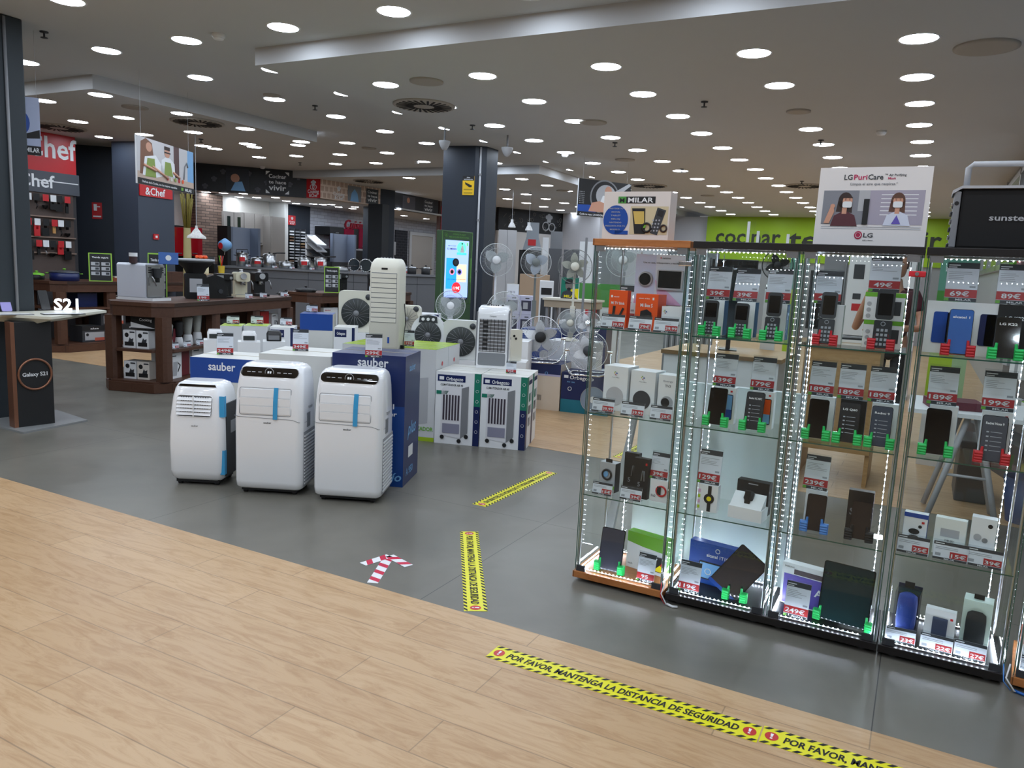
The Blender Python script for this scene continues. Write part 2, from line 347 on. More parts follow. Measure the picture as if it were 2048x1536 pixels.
for row, z in enumerate((2.27, 1.9, 1.58)):
    for k in range(14):
        y = 5.98+k*0.122+random.uniform(-.02, .02); kind, mm = UT[(k*3+row) % 5]; mm = BLACK if (k+row) % 2 else mm
        L = random.uniform(.2, .27); x = XL+0.09
        u = MB(); u.tube([(x, y, z), (x, y, z-L*.6)], 0.02, 6, mm)
        if kind == 'whisk':
            for a in range(4): u.tube([(x, y, z-L*.55), (x+.03*cos(a*pi/4), y+.03*sin(a*pi/4), z-L*.8), (x, y, z-L)], 0.003, 4, mm)
        elif kind == 'ladle': u.lathe([(0.0, z-L-.02), (0.035, z-L), (0.045, z-L+.04)], mm, 10, Matrix.Translation((x, y, 0)))
        elif kind == 'spatula': u.box(x-.004, x+.004, y-.055, y+.055, z-L-.03, z-L*.6, mm)
        elif kind == 'tongs': u.box(x-.008, x+.008, y-.045, y+.045, z-L, z-L*.3, mm)
        else: u.box(x-.01, x+.01, y-.022, y+.022, z-L, z-L*.55, mm)
        u.box(x+.022, x+.024, y-.045, y+.045, z-.1, z, [MBLACK, RED, PAPER][n % 3])
        g = u.obj('hanging_'+kind); n += 1
        tag(g, '%s %s on a card hanging in the %s row of the pegboard' % ({'BLACK': 'black'}.get('', ['red carded', 'black carded', 'white carded'][n % 3]), kind, ['top', 'middle', 'lowest'][row]), 'utensil', 'kitchen utensils hanging on the pegboard')
# dark walls left
A, B_, C_ = at(150, 287, ZL), at(232, 295, ZL), at(275, 296, ZL)
struct(slab((A.x-0.4, A.y-0.2), B_, 0, ZL, NAVYW, 0.1)[0].obj('wall_left'), 'dark navy wall with the fire hose sign')
p1 = at(232, 295, ZL); 
struct(slab((p1.x-0.45, p1.y+0.1), (C_.x-0.1, C_.y+0.25), 0, ZL, mat('near_black_paint', (20, 24, 32), 0.6), 0.1)[0].obj('wall_left'), 'near black recessed wall with the red cabinet')
q0, q1 = atd(276, 400, 14.0), atd(348, 400, 14.6)
struct(slab(q0, q1, 0, ZL, mat('slate_blue_paint', (58, 66, 80), 0.55), 0.5)[0].obj('wall_column'), 'slate blue column under the cooking poster')
def front_of(p, q, px0, px1, py0, py1, off=0.012):   # matrix + size for a plate fixed on the wall piece p-q
    p, q = Vector((p[0], p[1], 0)), Vector((q[0], q[1], 0)); d = (q-p).normalized(); n = Vector((-d.y, d.x, 0))
    if n.dot(p) < 0: n = -n
    def hit(px, py):
        r = ray(px, py); t = (p.dot(n)-off)/(r.x*n.x+r.y*n.y); return Vector((r.x*t, r.y*t, HC+r.z*t))
    a, b = hit(px0, (py0+py1)/2), hit(px1, (py0+py1)/2); z1, z0 = hit((px0+px1)/2, py0).z, hit((px0+px1)/2, py1).z
    M = Matrix(((d.x, n.x, 0, a.x), (d.y, n.y, 0, a.y), (0, 0, 1, z0), (0, 0, 0, 1)))
    return M, (b-a).xy.length, z1-z0
M, W, H_ = front_of((A.x-0.4, A.y-0.2), B_, 184, 204, 405, 438)
m = MB().box(0, W, 0, .01, 0, H_, RED, M); m.box(W*.18, W*.5, -.002, 0, H_*.5, H_*.9, PAPER, M).box(W*.5, W*.82, -.002, 0, H_*.72, H_*.78, PAPER, M).rect(W*.1, W*.9, H_*.12, H_*.2, -.002, PAPER, M)
tag(m.obj('fire_hose_sign'), 'small red fire hose sign on the dark navy wall', 'sign')
M, W, H_ = front_of((p1.x-0.45, p1.y+0.1), (C_.x-0.1, C_.y+0.25), 233, 271, 455, 519, .06)
fh = thing('fire_hose_cabinet', 'deep red fire hose cabinet with dark window in the recess', 'cabinet', M.translation, M.to_euler().z)
MB().box(0, W, 0, .1, 0, H_, mat('deep_red_metal', (150, 12, 20), 0.3)).obj('body', fh, bevel=.008)
MB().box(W*.25, W*.68, -.004, 0, H_*.18, H_*.85, mat('dark_red_window', (60, 6, 12), 0.15)).obj('window', fh)
MB().box(W*.76, W*.86, -.012, 0, H_*.5, H_*.66, LGREY).obj('handle', fh)
M, W, H_ = front_of(q0, q1, 280, 345, 373, 395, .02)
m = MB().box(0, W, 0, .02, 0, H_, RED, M); m.text('&Chef', W*.45, H_*.15, H_*.95, -.004, PAPER, M)
tag(m.obj('shop_sign'), 'small red &Chef sign on the slate blue column', 'sign')
M, W, H_ = front_of(q0, q1, 308, 318, 468, 479, .02)
tag(MB().box(0, W, 0, .03, 0, H_, RED, M).box(W*.3, W*.7, -.004, 0, H_*.3, H_*.7, PAPER, M).obj('fire_alarm_button'), 'little red fire alarm call point on the slate blue column', 'alarm')
# kitchen bulkheads ------------------------------------------------------
K1, K2, K3, K4 = at(386, 325, ZH), at(602, 358, ZH), at(641, 358, ZL), at(764, 378, ZL)
K2 = Vector((K3.x-.35, K3.y-.05, 0)); 
CHALK = mat('chalkboard_print', (28, 28, 32), 0.5); CHALKG = mat('chalk_grey', (88, 88, 96), 0.6); TAN = brick('tan_check_print', (198, 172, 154), (190, 160, 142), (226, 206, 190), 0.14, 0.14, 0.02, bump=0)
def hat(mb, x, z, s, y, mt, M):     # little chef's hat
    mb.disc(x-.28*s, z+.5*s, .2*s, y, mt, 8, M); mb.disc(x+.28*s, z+.5*s, .2*s, y, mt, 8, M); mb.disc(x, z+.6*s, .26*s, y, mt, 8, M); mb.rect(x-.25*s, x+.25*s, z, z+.5*s, y, mt, M)
def live(mb, x, z, w_, h_, y, ink, ground, M):   # cocinar te hace vivir block
    mb.rect(x-w_/2, x+w_/2, z, z+h_, y, ground, M)
    for t, zz, s in (('Cocinar', .70, .17), ('te hace', .45, .15), ('vivir', .15, .24)): mb.text(t, x, z+zz*h_, w_*.8, y-.003, ink, M, wide=s*h_*1.05, align='F')
m, M, Lk = slab(K1, K2, 2.8, ZH, CHALK, .12)
for k in range(26):
    x = .25+k*.17+random.uniform(-.03, .03)
    if x < Lk-.1: hat(m, x, 2.84+(k % 3)*.16, .13, -.004, CHALKG, M)
m.rect(Lk*.28, Lk*.48, 2.84, 3.3, -.006, mat('chalk_photo', (50, 52, 60), 0.6), M); m.disc(Lk*.36, 3.1, .09, -.009, SKIN, 12, M); m.poly([(Lk*.32, 2.84), (Lk*.45, 2.84), (Lk*.42, 3.04), (Lk*.36, 3.02)], -.009, LBLUE, M)
live(m, Lk*.735, 2.84, .45, .46, -.008, PAPER, CHALK, M)
for sx_ in (-1, 1):
    for z0_, z1_ in ((3.3, 3.22), (2.84, 2.92)): m.poly([(Lk*.735+sx_*.24, z0_), (Lk*.735+sx_*.24, z1_), (Lk*.735+sx_*.15, z0_)], -.01, PAPER, M)
struct(m.obj('wall_bulkhead'), 'black chalk patterned bulkhead over the kitchen')
m, M, Lk = slab(K2, K3, 2.8, ZH, RED, .12)
hat(m, Lk*.5, 3.06, .14, -.004, PAPER, M); m.ring((Lk*.42, -.006, 3.03), .05, .008, 12, PAPER, M, 'Y', 4); m.ring((Lk*.58, -.006, 3.03), .05, .008, 12, PAPER, M, 'Y', 4)
m.text('Cooking', Lk*.5, 2.9, Lk*.8, -.006, PAPER, M, wide=.08, align='F'); m.text('&Chef', Lk*.5, 2.82, Lk*.6, -.006, PAPER, M, wide=.07, align='F')
struct(m.obj('wall_bulkhead'), 'red Cooking&Chef corner panel of the bulkhead')
m, M, Lk = slab(K3, K4, 2.8, ZL, TAN, .12)
hat(m, Lk*.28, 3.0, .13, -.004, PAPER, M); m.text('Cooking', Lk*.28, 2.9, .34, -.006, PAPER, M, wide=.08, align='F'); m.text('&Chef', Lk*.28, 2.82, .26, -.006, PAPER, M, wide=.07, align='F')
m.rect(Lk*.42, Lk*.64, 2.82, 3.16, -.006, GREY, M); m.poly([(Lk*.46, 2.82), (Lk*.6, 2.82), (Lk*.58, 3.0), (Lk*.53, 3.1), (Lk*.48, 3.0)], -.009, LBLUE, M); live(m, Lk*.83, 2.82, .4, .34, -.006, PAPER, DGREY, M)
struct(m.obj('wall_bulkhead'), 'tan checked bulkhead with chef pictures')
c0, c1 = (K4.x, K4.y), at(778, 382, ZL)
struct(slab((K4.x-.0, K4.y-.05), (K4.x+.12, K4.y+.35), 0, ZL, NAVYW, .7)[0].obj('wall_column'), 'dark navy column at the end of the tan bulkhead')
cc0, cc1 = atd(736, 450, 18.4), atd(764, 450, 18.2)
struct(slab(cc0, cc1, 0, 2.8, mat('black_blue_paint', (26, 30, 36), 0.6), .3)[0].obj('wall_column'), 'near black column under the tan bulkhead')
m, M, Lk = slab(at(779, 382, ZL), at(877, 401, ZL), 2.8, ZL, CHALK, .12)
m.rect(Lk*.25, Lk*.5, 2.82, 3.16, -.004, CHALKG, M); m.disc(Lk*.36, 3.06, .07, -.007, SKIN, 10, M); live(m, Lk*.78, 2.82, .5, .36, -.006, PAPER, DGREY, M)
struct(m.obj('wall_bulkhead'), 'dark bulkhead over the second kitchen bay')
m, M, Lk = slab(at(880, 402, ZL), at(914, 407, ZL), 1.6, ZL, mat('taupe_wall', (112, 84, 78), 0.6), .1)
live(m, Lk*.48, 2.28, Lk*.85, .8, -.02, PAPER, RED, M)
struct(m.obj('wall_back'), 'taupe wall with a red cocinar te hace vivir panel')
struct(MB().prism([(-17, 9), (K1.x-.05, 9.), (K1.x-.05, K1.y), (K2.x-.05, K2.y), (K4.x-.1, K4.y), (-11.9, 22.3), (-17, 22.3)], 2.8, 2.84, CEIL, 'Z').obj('ceiling'), 'low kitchen ceiling behind the bulkhead')
# kitchen back wall items at x = XK
XK = -14.2
struct(MB().box(XK-.1, XK, 9.2, 22.3, 0, 2.8, mat('cream_wall', (226, 222, 214), 0.6)).obj('wall_left'), 'cream kitchen wall')
def xs(name, lab, cat, px0, px1, py0, py1, m, th=.04, X=None, kind=None, extra=None):
    mb = MB(); X = XK if X is None else X
    y0, y1, z0, z1 = xslab(mb, X+th, px0, px1, py0, py1, m, th)
    if extra: extra(mb, y0, y1, z0, z1, X+th)
    o = mb.obj(name)
    return struct(o, lab) if kind else tag(o, lab, cat)
STONE = brick('stacked_stone', (150, 124, 108), (112, 92, 80), (70, 58, 52), 0.22, 0.06, 0.006)
xs('wall_stone_pillar', 'stacked brown stone pillar in the kitchen', None, 392, 446, 388, 560, STONE, .3, kind=1)
WB = brick('white_brick', (206, 208, 216), (190, 192, 202), (160, 160, 168), 0.26, 0.085, 0.006)
xs('wall_white_brick', 'white painted brick wall behind the samples', None, 618, 736, 412, 560, WB, .02, kind=1)
xs('wall_white_brick', 'white painted brick wall of the second bay', None, 779, 884, 422, 560, WB, .03, kind=1)
xs('wall_navy', 'navy wall strip above the tile rack', None, 576, 620, 405, 530, NAVYW, .05, kind=1)
xs('wall_corner', 'white corner strip beside the tall cupboard', None, 569, 576, 400, 530, mat('white_corner', (226, 226, 222), .5), .5, kind=1)
xs('wall_panel', 'black panel behind the red cabinets', None, 345, 392, 452, 560, MBLACK, .005, kind=1)
GCAB = mat('warm_grey_cabinet', (164, 158, 152), 0.4); GCAB2 = mat('warm_grey_cabinet_dark', (150, 144, 138), .4)
def cab(name, lab, px0, px1, py0, py1, th, nd=2, m=GCAB, hm=ALU, glassd=False, X=None):
    X = XK if X is None else X; mb = MB(); y0, y1, z0, z1 = xslab(mb, X+th, px0, px1, py0, py1, m, th)
    o = MB().box(-th, 0, 0, y1-y0, 0, z1-z0, m).obj(name); o.location = (X+th, y0, z0); tag(o, lab, 'cabinet')
    W = (y1-y0)/nd; H2 = z1-z0
    for k in range(nd):
        d = MB().box(0.001, .02, k*W+.008, (k+1)*W-.008, .01, H2-.01, m)
        if glassd: d.box(.02, .022, k*W+.1, (k+1)*W-.1, .1, H2-.1, mat('dark_cabinet_glass', (36, 44, 42), .1))
        dd = d.obj('door', o); MB().box(.022, .04, (k+.5)*W-.06, (k+.5)*W+.06, .05, .065, hm).obj('handle', dd)
    return o
cab('glazed_wall_cabinet', 'warm grey wall cabinet with two dark glazed doors by the stone pillar', 446, 487, 424, 492, .34, 2, glassd=True)
cab('wall_cabinet', 'plain warm grey wall cabinet with two doors beside the glazed one', 487, 528, 427, 490, .34, 2)
cab('tall_cupboard', 'tall warm grey cupboard with an upper door near the white corner', 541, 569, 434, 530, .6, 1, GCAB2)
cab('red_cabinet', 'glossy red kitchen cabinet left of the stone pillar', 346, 366, 455, 512, .5, 1, mat('gloss_red_lacquer', (176, 10, 24), .15, coat=1))
cab('red_cabinet', 'wide glossy red kitchen cabinet behind the pendant lamp', 370, 404, 455, 512, .5, 1, MATS['gloss_red_lacquer'])
def plinthlet(mb, y0, y1, z0, z1, X): mb.box(X-.3, X, y0, y1, 0, z0, DGREY)
BGP = mat('blue_grey_panel', (136, 146, 164), 0.4)
def frame_x(mb, y0, y1, z0, z1, X):
    mb.box(X-.02, X+.06, y0-.05, y0, z0, z1, mat('blue_grey_edge', (110, 120, 138), .4)).box(X-.02, X+.25, y1, y1+.06, z0, z1, MATS['blue_grey_edge'])
    mb.box(X-.3, X, y0, y1, 0, z0, DGREY)
xs('blue_grey_board', 'blue grey upright display board in front of the wall cabinets', 'display board', 462, 500, 455, 522, BGP, .06, XK+1.0, extra=frame_x)
xs('blue_grey_board', 'blue grey upright display board by the red wall cabinets', 'display board', 664, 694, 468, 524, BGP, .06, XK+1.0, extra=frame_x)
xs('dark_panel', 'tall black panel standing at the edge of the display board', 'display board', 455, 462, 452, 524, MBLACK, .3, XK+1.0, extra=lambda mb, y0, y1, z0, z1, X: mb.box(X-.3, X, y0, y1, 0, z0, MBLACK))
def signx(mb, y0, y1, z0, z1, X):
    M = onx(X); w_ = y1-y0; hat(mb, (y0+y1)/2, z0+(z1-z0)*.55, w_*.35, -.004, PAPER, M); mb.text('Cooking', (y0+y1)/2, z0+(z1-z0)*.28, w_*.75, -.004, PAPER, M, wide=(z1-z0)*.16, align='F'); mb.text('&Chef', (y0+y1)/2, z0+(z1-z0)*.08, w_*.6, -.004, PAPER, M, wide=(z1-z0)*.15, align='F')
xs('small_red_sign', 'small red sign with a chef hat on the navy strip', 'sign', 577, 591, 431, 450, RED, .08, extra=signx)
# tile sample rack
rk = thing('tile_sample_rack', 'dark rack with rows of worktop samples against the navy strip', 'rack', (XK+.3, 0, 0))
b0 = MB(); y0, y1, z0, z1 = xslab(b0, XK+.3, 577, 611, 457, 524, MBLACK, .3); b0 = MB().box(-.25, -.22, y0, y1, 0, z1, MBLACK)
for k in range(4): b0.box(-.25, 0, y0+(y1-y0)*k/3-.012, y0+(y1-y0)*k/3+.012, 0, z1, DGREY)
b0.obj('frame', rk)
for c in range(3):
    for r_ in range(11):
        z = z1-.1-(z1-z0)*r_/11.5; yy = y0+(y1-y0)*c/3
        MB().box(-.2, .02, yy+.03, yy+(y1-y0)/3-.03, z, z+.035, random.choice([LGREY, WHITE2, mat('sample_tan', (176, 148, 112), .5), GREY, mat('sample_brown', (120, 94, 72), .5), WHITE2])).obj('sample_board', rk, rot=None)
rk2 = thing('sample_stand', 'white floor stand with a fan of sloping sample boards', 'rack', (XK+.8, 0, 0))
b1 = MB(); y0, y1, z0, z1 = xslab(b1, XK+.8, 614, 640, 470, 528, WHITE2, .05); MB().box(-.06, 0, y0, y0+.2, 0, z1, WHITE2).obj('upright', rk2)
for k in range(8):
    z = z1-.25-k*.16
    MB().prism([(-.05, z+.22), (.32, z), (.32, z+.02), (-.05, z+.25)], y0, y0+.34+k*.02, [WHITE2, LGREY, DGREY, MBLACK, CREAM][k % 5], 'Y').obj('sample_board', rk2)
m = MB(); 
def cuis(mb, y0, y1, z0, z1, X): pass
yy0, yy1 = atx(690, 450, XK+.6).y, atx(737, 450, XK+.6).y
zz = atx(710, 458, XK+.6).z
mt = mat('dark_red_letters', (150, 20, 44), .35); yc, yw = (yy0+yy1)/2+.15, (yy1-yy0)*1.0
for q in (0, -.02, -.04): m.text('Cuisine', yc, zz, yw, q, mt, onx(XK+.42), slant=.25, wide=.24, align='F')
tag(m.obj('cuisine_letters'), 'dark red slanted Cuisine letters standing on the red wall cabinets', 'letters')
cab('crimson_wall_cabinet', 'crimson wall cabinet under the Cuisine letters', 687, 707, 458, 498, .5, 1, mat('crimson_lacquer', (130, 20, 50), .2, coat=1))
cab('crimson_wall_cabinet', 'crimson wall cabinet right of the open black shelf', 717, 735, 458, 498, .5, 1, MATS['crimson_lacquer'])
xs('open_shelf', 'open black shelf with bottles between the crimson cabinets', 'shelf', 707, 717, 458, 498, MBLACK, .5)
cab('black_wall_cabinet', 'black wall cabinet left of the crimson ones', 658, 687, 454, 470, .5, 1, MBLACK)
cab('black_base_cabinet', 'black base cabinet below the crimson wall cabinets', 660, 735, 500, 540, .62, 3, MBLACK)
def doorx(mb, y0, y1, z0, z1, X): mb.box(X, X+.03, y0-.1, y0, 0, z1+.1, WHITE2).box(X, X+.03, y1, y1+.1, 0, z1+.1, WHITE2).box(X, X+.03, y0, y1, z1, z1+.1, WHITE2).box(X-.03, X, y0, y1, 0, z0, mat('cream_door', (212, 206, 198), .5))
xs('door_1', 'cream door in the second kitchen bay', None, 822, 864, 472, 520, mat('cream_door', (212, 206, 198), .5), .03, XK+.03, kind=1, extra=doorx)
xs('brick_panel', 'black brick pattern sample panel beside the cream door', 'display board', 791, 815, 461, 520, brick('black_brick', (44, 46, 54), (36, 38, 46), (70, 72, 80), .2, .08, .008), .04, XK+.03, extra=lambda mb, y0, y1, z0, z1, X: mb.box(X-.03, X, y0, y1, 0, z0, MBLACK))
xs('price_poster', 'white poster with two red price tags in the second bay', 'poster', 777, 788, 454, 481, PAPER, .04, XK+.03, extra=lambda mb, y0, y1, z0, z1, X: (mb.rect(y0+.1, y1-.1, z0+.5*(z1-z0), z0+.65*(z1-z0), -.002, RED, onx(X)), mb.rect(y0+.1, y1-.1, z0+.1, z0+.3*(z1-z0), -.002, RED, onx(X))))
cab('range_hood_cabinet', 'pale grey cabinet at the left of the second bay', 777, 791, 483, 510, .5, 1, LGREY)
# behind the navy column: doodle bulkhead, white units
D1, D2 = at(998, 414, ZL), at(1128, 428, ZL)
m, M, Lk = slab(D1, D2, 2.55, ZL, MBLACK, .12)
OUT = mat('chalk_line', (150, 146, 138), .6)
for k in range(42):
    x, z = random.uniform(.08, Lk-.1), random.uniform(2.6, ZL-.08); r_ = random.uniform(.03, .06); t = k % 4
    if t == 0: m.ring((x, -.004, z), r_, .005, 10, OUT, M, 'Y', 3)
    elif t == 1: m.tube([(x-r_, -.004, z-r_), (x+r_, -.004, z+r_)], .007, 3, OUT, M)
    elif t == 2: m.tube([(x-r_, -.004, z), (x-r_*.7, -.004, z-r_), (x+r_*.7, -.004, z-r_), (x+r_, -.004, z), (x-r_, -.004, z)], .005, 3, OUT, M)
    else: hat(m, x, z-.03, r_*1.6, -.004, mat('chalk_dim', (92, 90, 86), .6), M)
hx = Lk*.76; hat(m, hx, 2.9, .3, -.012, LGREY, M); m.ring((hx-.12, -.012, 2.78), .12, .02, 16, LGREY, M, 'Y', 4); m.ring((hx+.12, -.012, 2.76), .12, .02, 16, LGREY, M, 'Y', 4)
struct(m.obj('wall_bulkhead'), 'black doodle patterned bulkhead with a large chef hat emblem')
m, M, Lk = slab(D1, D2, 0, 2.55, mat('pale_unit_wall', (196, 192, 188), .6), .1); struct(Mo := m.obj('wall_back'), 'pale wall under the doodle bulkhead')
E0, E1, E2 = at(1128, 428, ZL), at(1186, 420, ZL), at(1420, 432, ZL)
struct(slab((E0.x+.02, E0.y-.1), atd(1200, 440, 22.5), 0, ZL, WALLP, .1)[0].obj('wall_back'), 'pale grey wall right of the doodle bulkhead')
struct(slab(atd(1195, 440, 22.6), atd(1340, 440, 22.3), 0, ZL, mat('pearl_wall', (188, 188, 192), .4), .1)[0].obj('wall_back'), 'pearl grey wall with faint prints')
# green wall with letters
GW = mat('lime_green_wall', (146, 182, 10), 0.55, var=.05, scale=3)
gx0, gx1 = aty(1416, 450, 22.3).x, .95
m = MB().box(gx0, gx1, 22.2, 22.4, 2.0, ZL, GW)
INK = mat('charcoal_ink', (40, 44, 34), .6)
x0_, x1_ = aty(1432, 470, 22.2).x, aty(1562, 470, 22.2).x; zb = 2.46
m.text('cocinar', (x0_+x1_)/2, zb, x1_-x0_, 22.19, INK, wide=.43, align='F')
x0_, x1_ = aty(1580, 470, 22.2).x, aty(1640, 470, 22.2).x; m.text('te ', (x0_+x1_)/2-.03, zb-.08, x1_-x0_, 22.19, INK, wide=.5, align='F')
x0_, x1_ = aty(1660, 470, 22.2).x, aty(1885, 470, 22.2).x; m.text('hace vivir', (x0_+x1_)/2, zb, x1_-x0_, 22.19, INK, wide=.45, align='F')
struct(m.obj('wall_back'), 'lime green wall lettered cocinar te in charcoal')
struct(MB().box(gx0, gx1, 22.25, 22.4, 0, 2.0, mat('grey_dado', (150, 150, 152), .6)).obj('wall_back'), 'grey wall below the green band')
# ------------------------------------------------------------------ ceiling fittings
def downlight():
    t = thing('downlight', 'round white recessed ceiling downlight, lit', 'ceiling light', (0, 0, 0), 0, 'round recessed ceiling downlights')
    MB().lathe([(.122, 0), (.138, -.006), (.142, 0.0)], WHITE2, 20, caps=False).obj('trim_ring', t)
    MB().add([(.121*cos(2*pi*i/16), .121*sin(2*pi*i/16), -.003) for i in range(16)], [tuple(range(15, -1, -1))], LAMPM).obj('diffuser', t)
    return t
DL = downlight(); used = False; REG = {}
xs_ = [-.26, -1.36, -2.6, -3.77, -4.88, -6.03, -7.1, -8.42, -9.5, -10.5, -11.45]
pos = []
for xi, x in enumerate(xs_+[.9, 2.0]):
    for j in range(-8, 17):
        y = 4.93+1.07*j
        if x > -5.6 and y > 5.2: y = 6.3+1.075*(j-1)
        if x < -8.2 and y > 5.2: y = 5.75+1.05*(j-1)
        if x < -9 and y < 3.5 and j % 2: continue
        if y > 22 or y < -3.6: continue
        if abs(x+1.36) < .1 and j == 3: continue
        if x > .5 and y > 3.5: continue
        if x < -10.2 and y > 13: continue
        if x < -12+.0*y and y > 12: continue
        if x < -10.9 and (y > 11 or y < 6): continue
        low = (x > -5.6 and y > 5.33) or (x < -8.2 and 5.5 < y < 9) or (y > 12.8 and x < -6.5)
        if abs(x+9.5) < .1 and j in (9, 10): continue
        if 10.3 < y < 11.4 and -7.2 < x < -6.2: continue
        pos.append((x+random.uniform(-.02, .02), y+random.uniform(-.02, .02), ZL if low else ZH))
for px, py in ((432, 384), (467, 386), (507, 387), (497, 394), (533, 395), (571, 395), (592, 402), (611, 407), (646, 408), (682, 409), (696, 414), (729, 414), (783, 420), (815, 419)):
    p = at(px, py, 2.8); pos.append((p.x-.3, p.y, 2.8))
for k in range(7):  # unseen lamps added behind the bulkhead to brighten the second kitchen bay
    pos += [(-13.1, 14.6+1.1*k, 2.8)]
def where(x, y, z):
    if z < 3: return 'small lit recessed downlight in the low kitchen ceiling, among the seen and added ones', 'recessed lights in the low kitchen ceiling'
    a = 'near the camera' if y < 5.2 else ('over the middle of the shop' if y < 12.8 else 'far back in the shop')
    if x < -8.2: return 'round lit recessed downlight %s, over the kitchenware on the left' % a, 'downlights %s on the left' % a
    if x < -5.6: return 'round lit recessed downlight %s, in the raised ceiling bay' % a, 'downlights %s in the raised bay' % a
    return 'round lit recessed downlight %s, over the display case side' % a, 'downlights %s on the right' % a
for i, p in enumerate(pos):
    o = DL if i == 0 else copy_tree(DL)
    o.location = p; o.scale = (.75,)*3 if p[2] < 3 else (1, 1, 1); o['label'], o['group'] = where(*p)
def ceil_z(px, py):
    p = at(px, py, ZL)
    return ZL if ((p.x > -5.6 and p.y > 5.33) or (p.x < -8.2 and 5.5 < p.y < 9) or (p.y > 12.8 and p.x < -6.5)) else ZH
GRILLE = mat('vent_white', (168, 162, 154), .6); VSLOT = mat('vent_slot', (26, 24, 24), .8)
for i, (px, py, r_) in enumerate([(848, 210, .34), (395, 244, .34), (118, 254, .36), (1299, 371, .34), (1610, 371, .34), (738, 362, .34), (580, 349, .34)]):
    z = ceil_z(px, py); p = at(px, py, z)
    v = thing('ceiling_vent', '%s round swirl air vent %s' % ('dark slotted', ['in the ceiling left of centre', 'in the left ceiling behind its dropped edge', 'above the red Cooking&Chef sign', 'far back above the shop card box', 'behind the air purifier sign', 'before the tan bulkhead', 'before the black bulkhead'][i]), 'air vent', p)
    MB().lathe([(r_, 0), (r_, -.012), (r_-.02, -.018), (0.001, -.018)], GRILLE, 32, caps=False).obj('plate', v)
    s_ = MB()
    for k in range(26):
        a = 2*pi*k/26; s_.box(r_*.32, r_*.88, -.012, .012, -.022, -.018, VSLOT, Matrix.Rotation(a, 4, 'Z') @ Matrix.Translation((0, r_*.12, 0)))
    s_.obj('slot_blades', v)
for i, (px, py, r_) in enumerate([(853, 162, .16), (1973, 93, .21), (1186, 244, .16), (1597, 222, .12), (270, 214, .15), (1250, 319, .15), (1126, 381, .14), (1415, 391, .14), (544, 190, .1), (738, 296, .12)]):
    z = ceil_z(px, py); p = at(px, py, z)
    tag(MB().lathe([(r_, 0), (r_, -.012), (r_-.03, -.016), (.001, -.014)], GRILLE, 28, caps=False).obj('ceiling_speaker', loc=p), 'flat round ceiling speaker grille %s' % ['near the raised ceiling corner', 'top right of the picture', 'beside a centre downlight', 'above the air purifier sign', 'in the left bay', 'far back centre', 'beyond the navy column', 'far back right', 'beside the left bay downlight', 'left of the navy column'][i], 'speaker')
for i, (px, py) in enumerate([(88, 63), (630, 211), (1409, 203), (1642, 280), (1230, 285), (1364, 338), (402, 278), (1604, 362), (600, 325), (945, 250)]):
    z = ceil_z(px, py); p = at(px, py, z)
    sp = MB().lathe([(.035, 0), (.035, -.01), (.008, -.012), (.008, -.045), (.03, -.05), (.03, -.055), (.001, -.056)], DGREY, 12, caps=False)
    tag(sp.obj('fire_sprinkler', loc=p), 'small pendent fire sprinkler %s' % ['at the top left by the dark column', 'between the ceiling drops', 'in the middle of the right ceiling', 'above the purifier sign', 'past the speaker disc', 'above the shop card box', 'over the cooking poster', 'beside the far right vent', 'by the bulkhead', 'in the middle bay'][i], 'sprinkler', 'fire sprinklers')
for i, (px, py) in enumerate([(437, 68), (1763, 262), (833, 322), (1130, 308), (525, 333)]):
    z = ceil_z(px, py); p = at(px, py, z)
    tag(MB().lathe([(.055, 0), (.055, -.02), (.04, -.045), (.02, -.05), (.001, -.05)], WHITE2, 16, caps=False).lathe([(.045, -.028), (.046, -.036)], DGREY, 16).obj('smoke_detector', loc=p), 'white smoke detector %s' % ['high at the top left', 'on the right above the purifier sign', 'left of the navy column', 'right of the navy column', 'above the black bulkhead'][i], 'smoke detector', 'smoke detectors')
for i, (px, py) in enumerate([(889, 290), (1014, 303)]):
    p = atd(px, py, 10.4); z = ZH
    c = thing('security_camera', 'grey dome security camera hanging %s the navy column' % ['left of', 'right of'][i], 'camera', (p.x, p.y, p.z))
    MB().cyl((0, 0, .04), (0, 0, z-p.z), .012, n=8, m=GREY).obj('mount_rod', c)
    MB().lathe([(.001, -.07), (.03, -.06), (.055, -.02), (.075, .03), (.075, .05), (.001, .055)], LGREY, 16, caps=False).obj('dome', c)
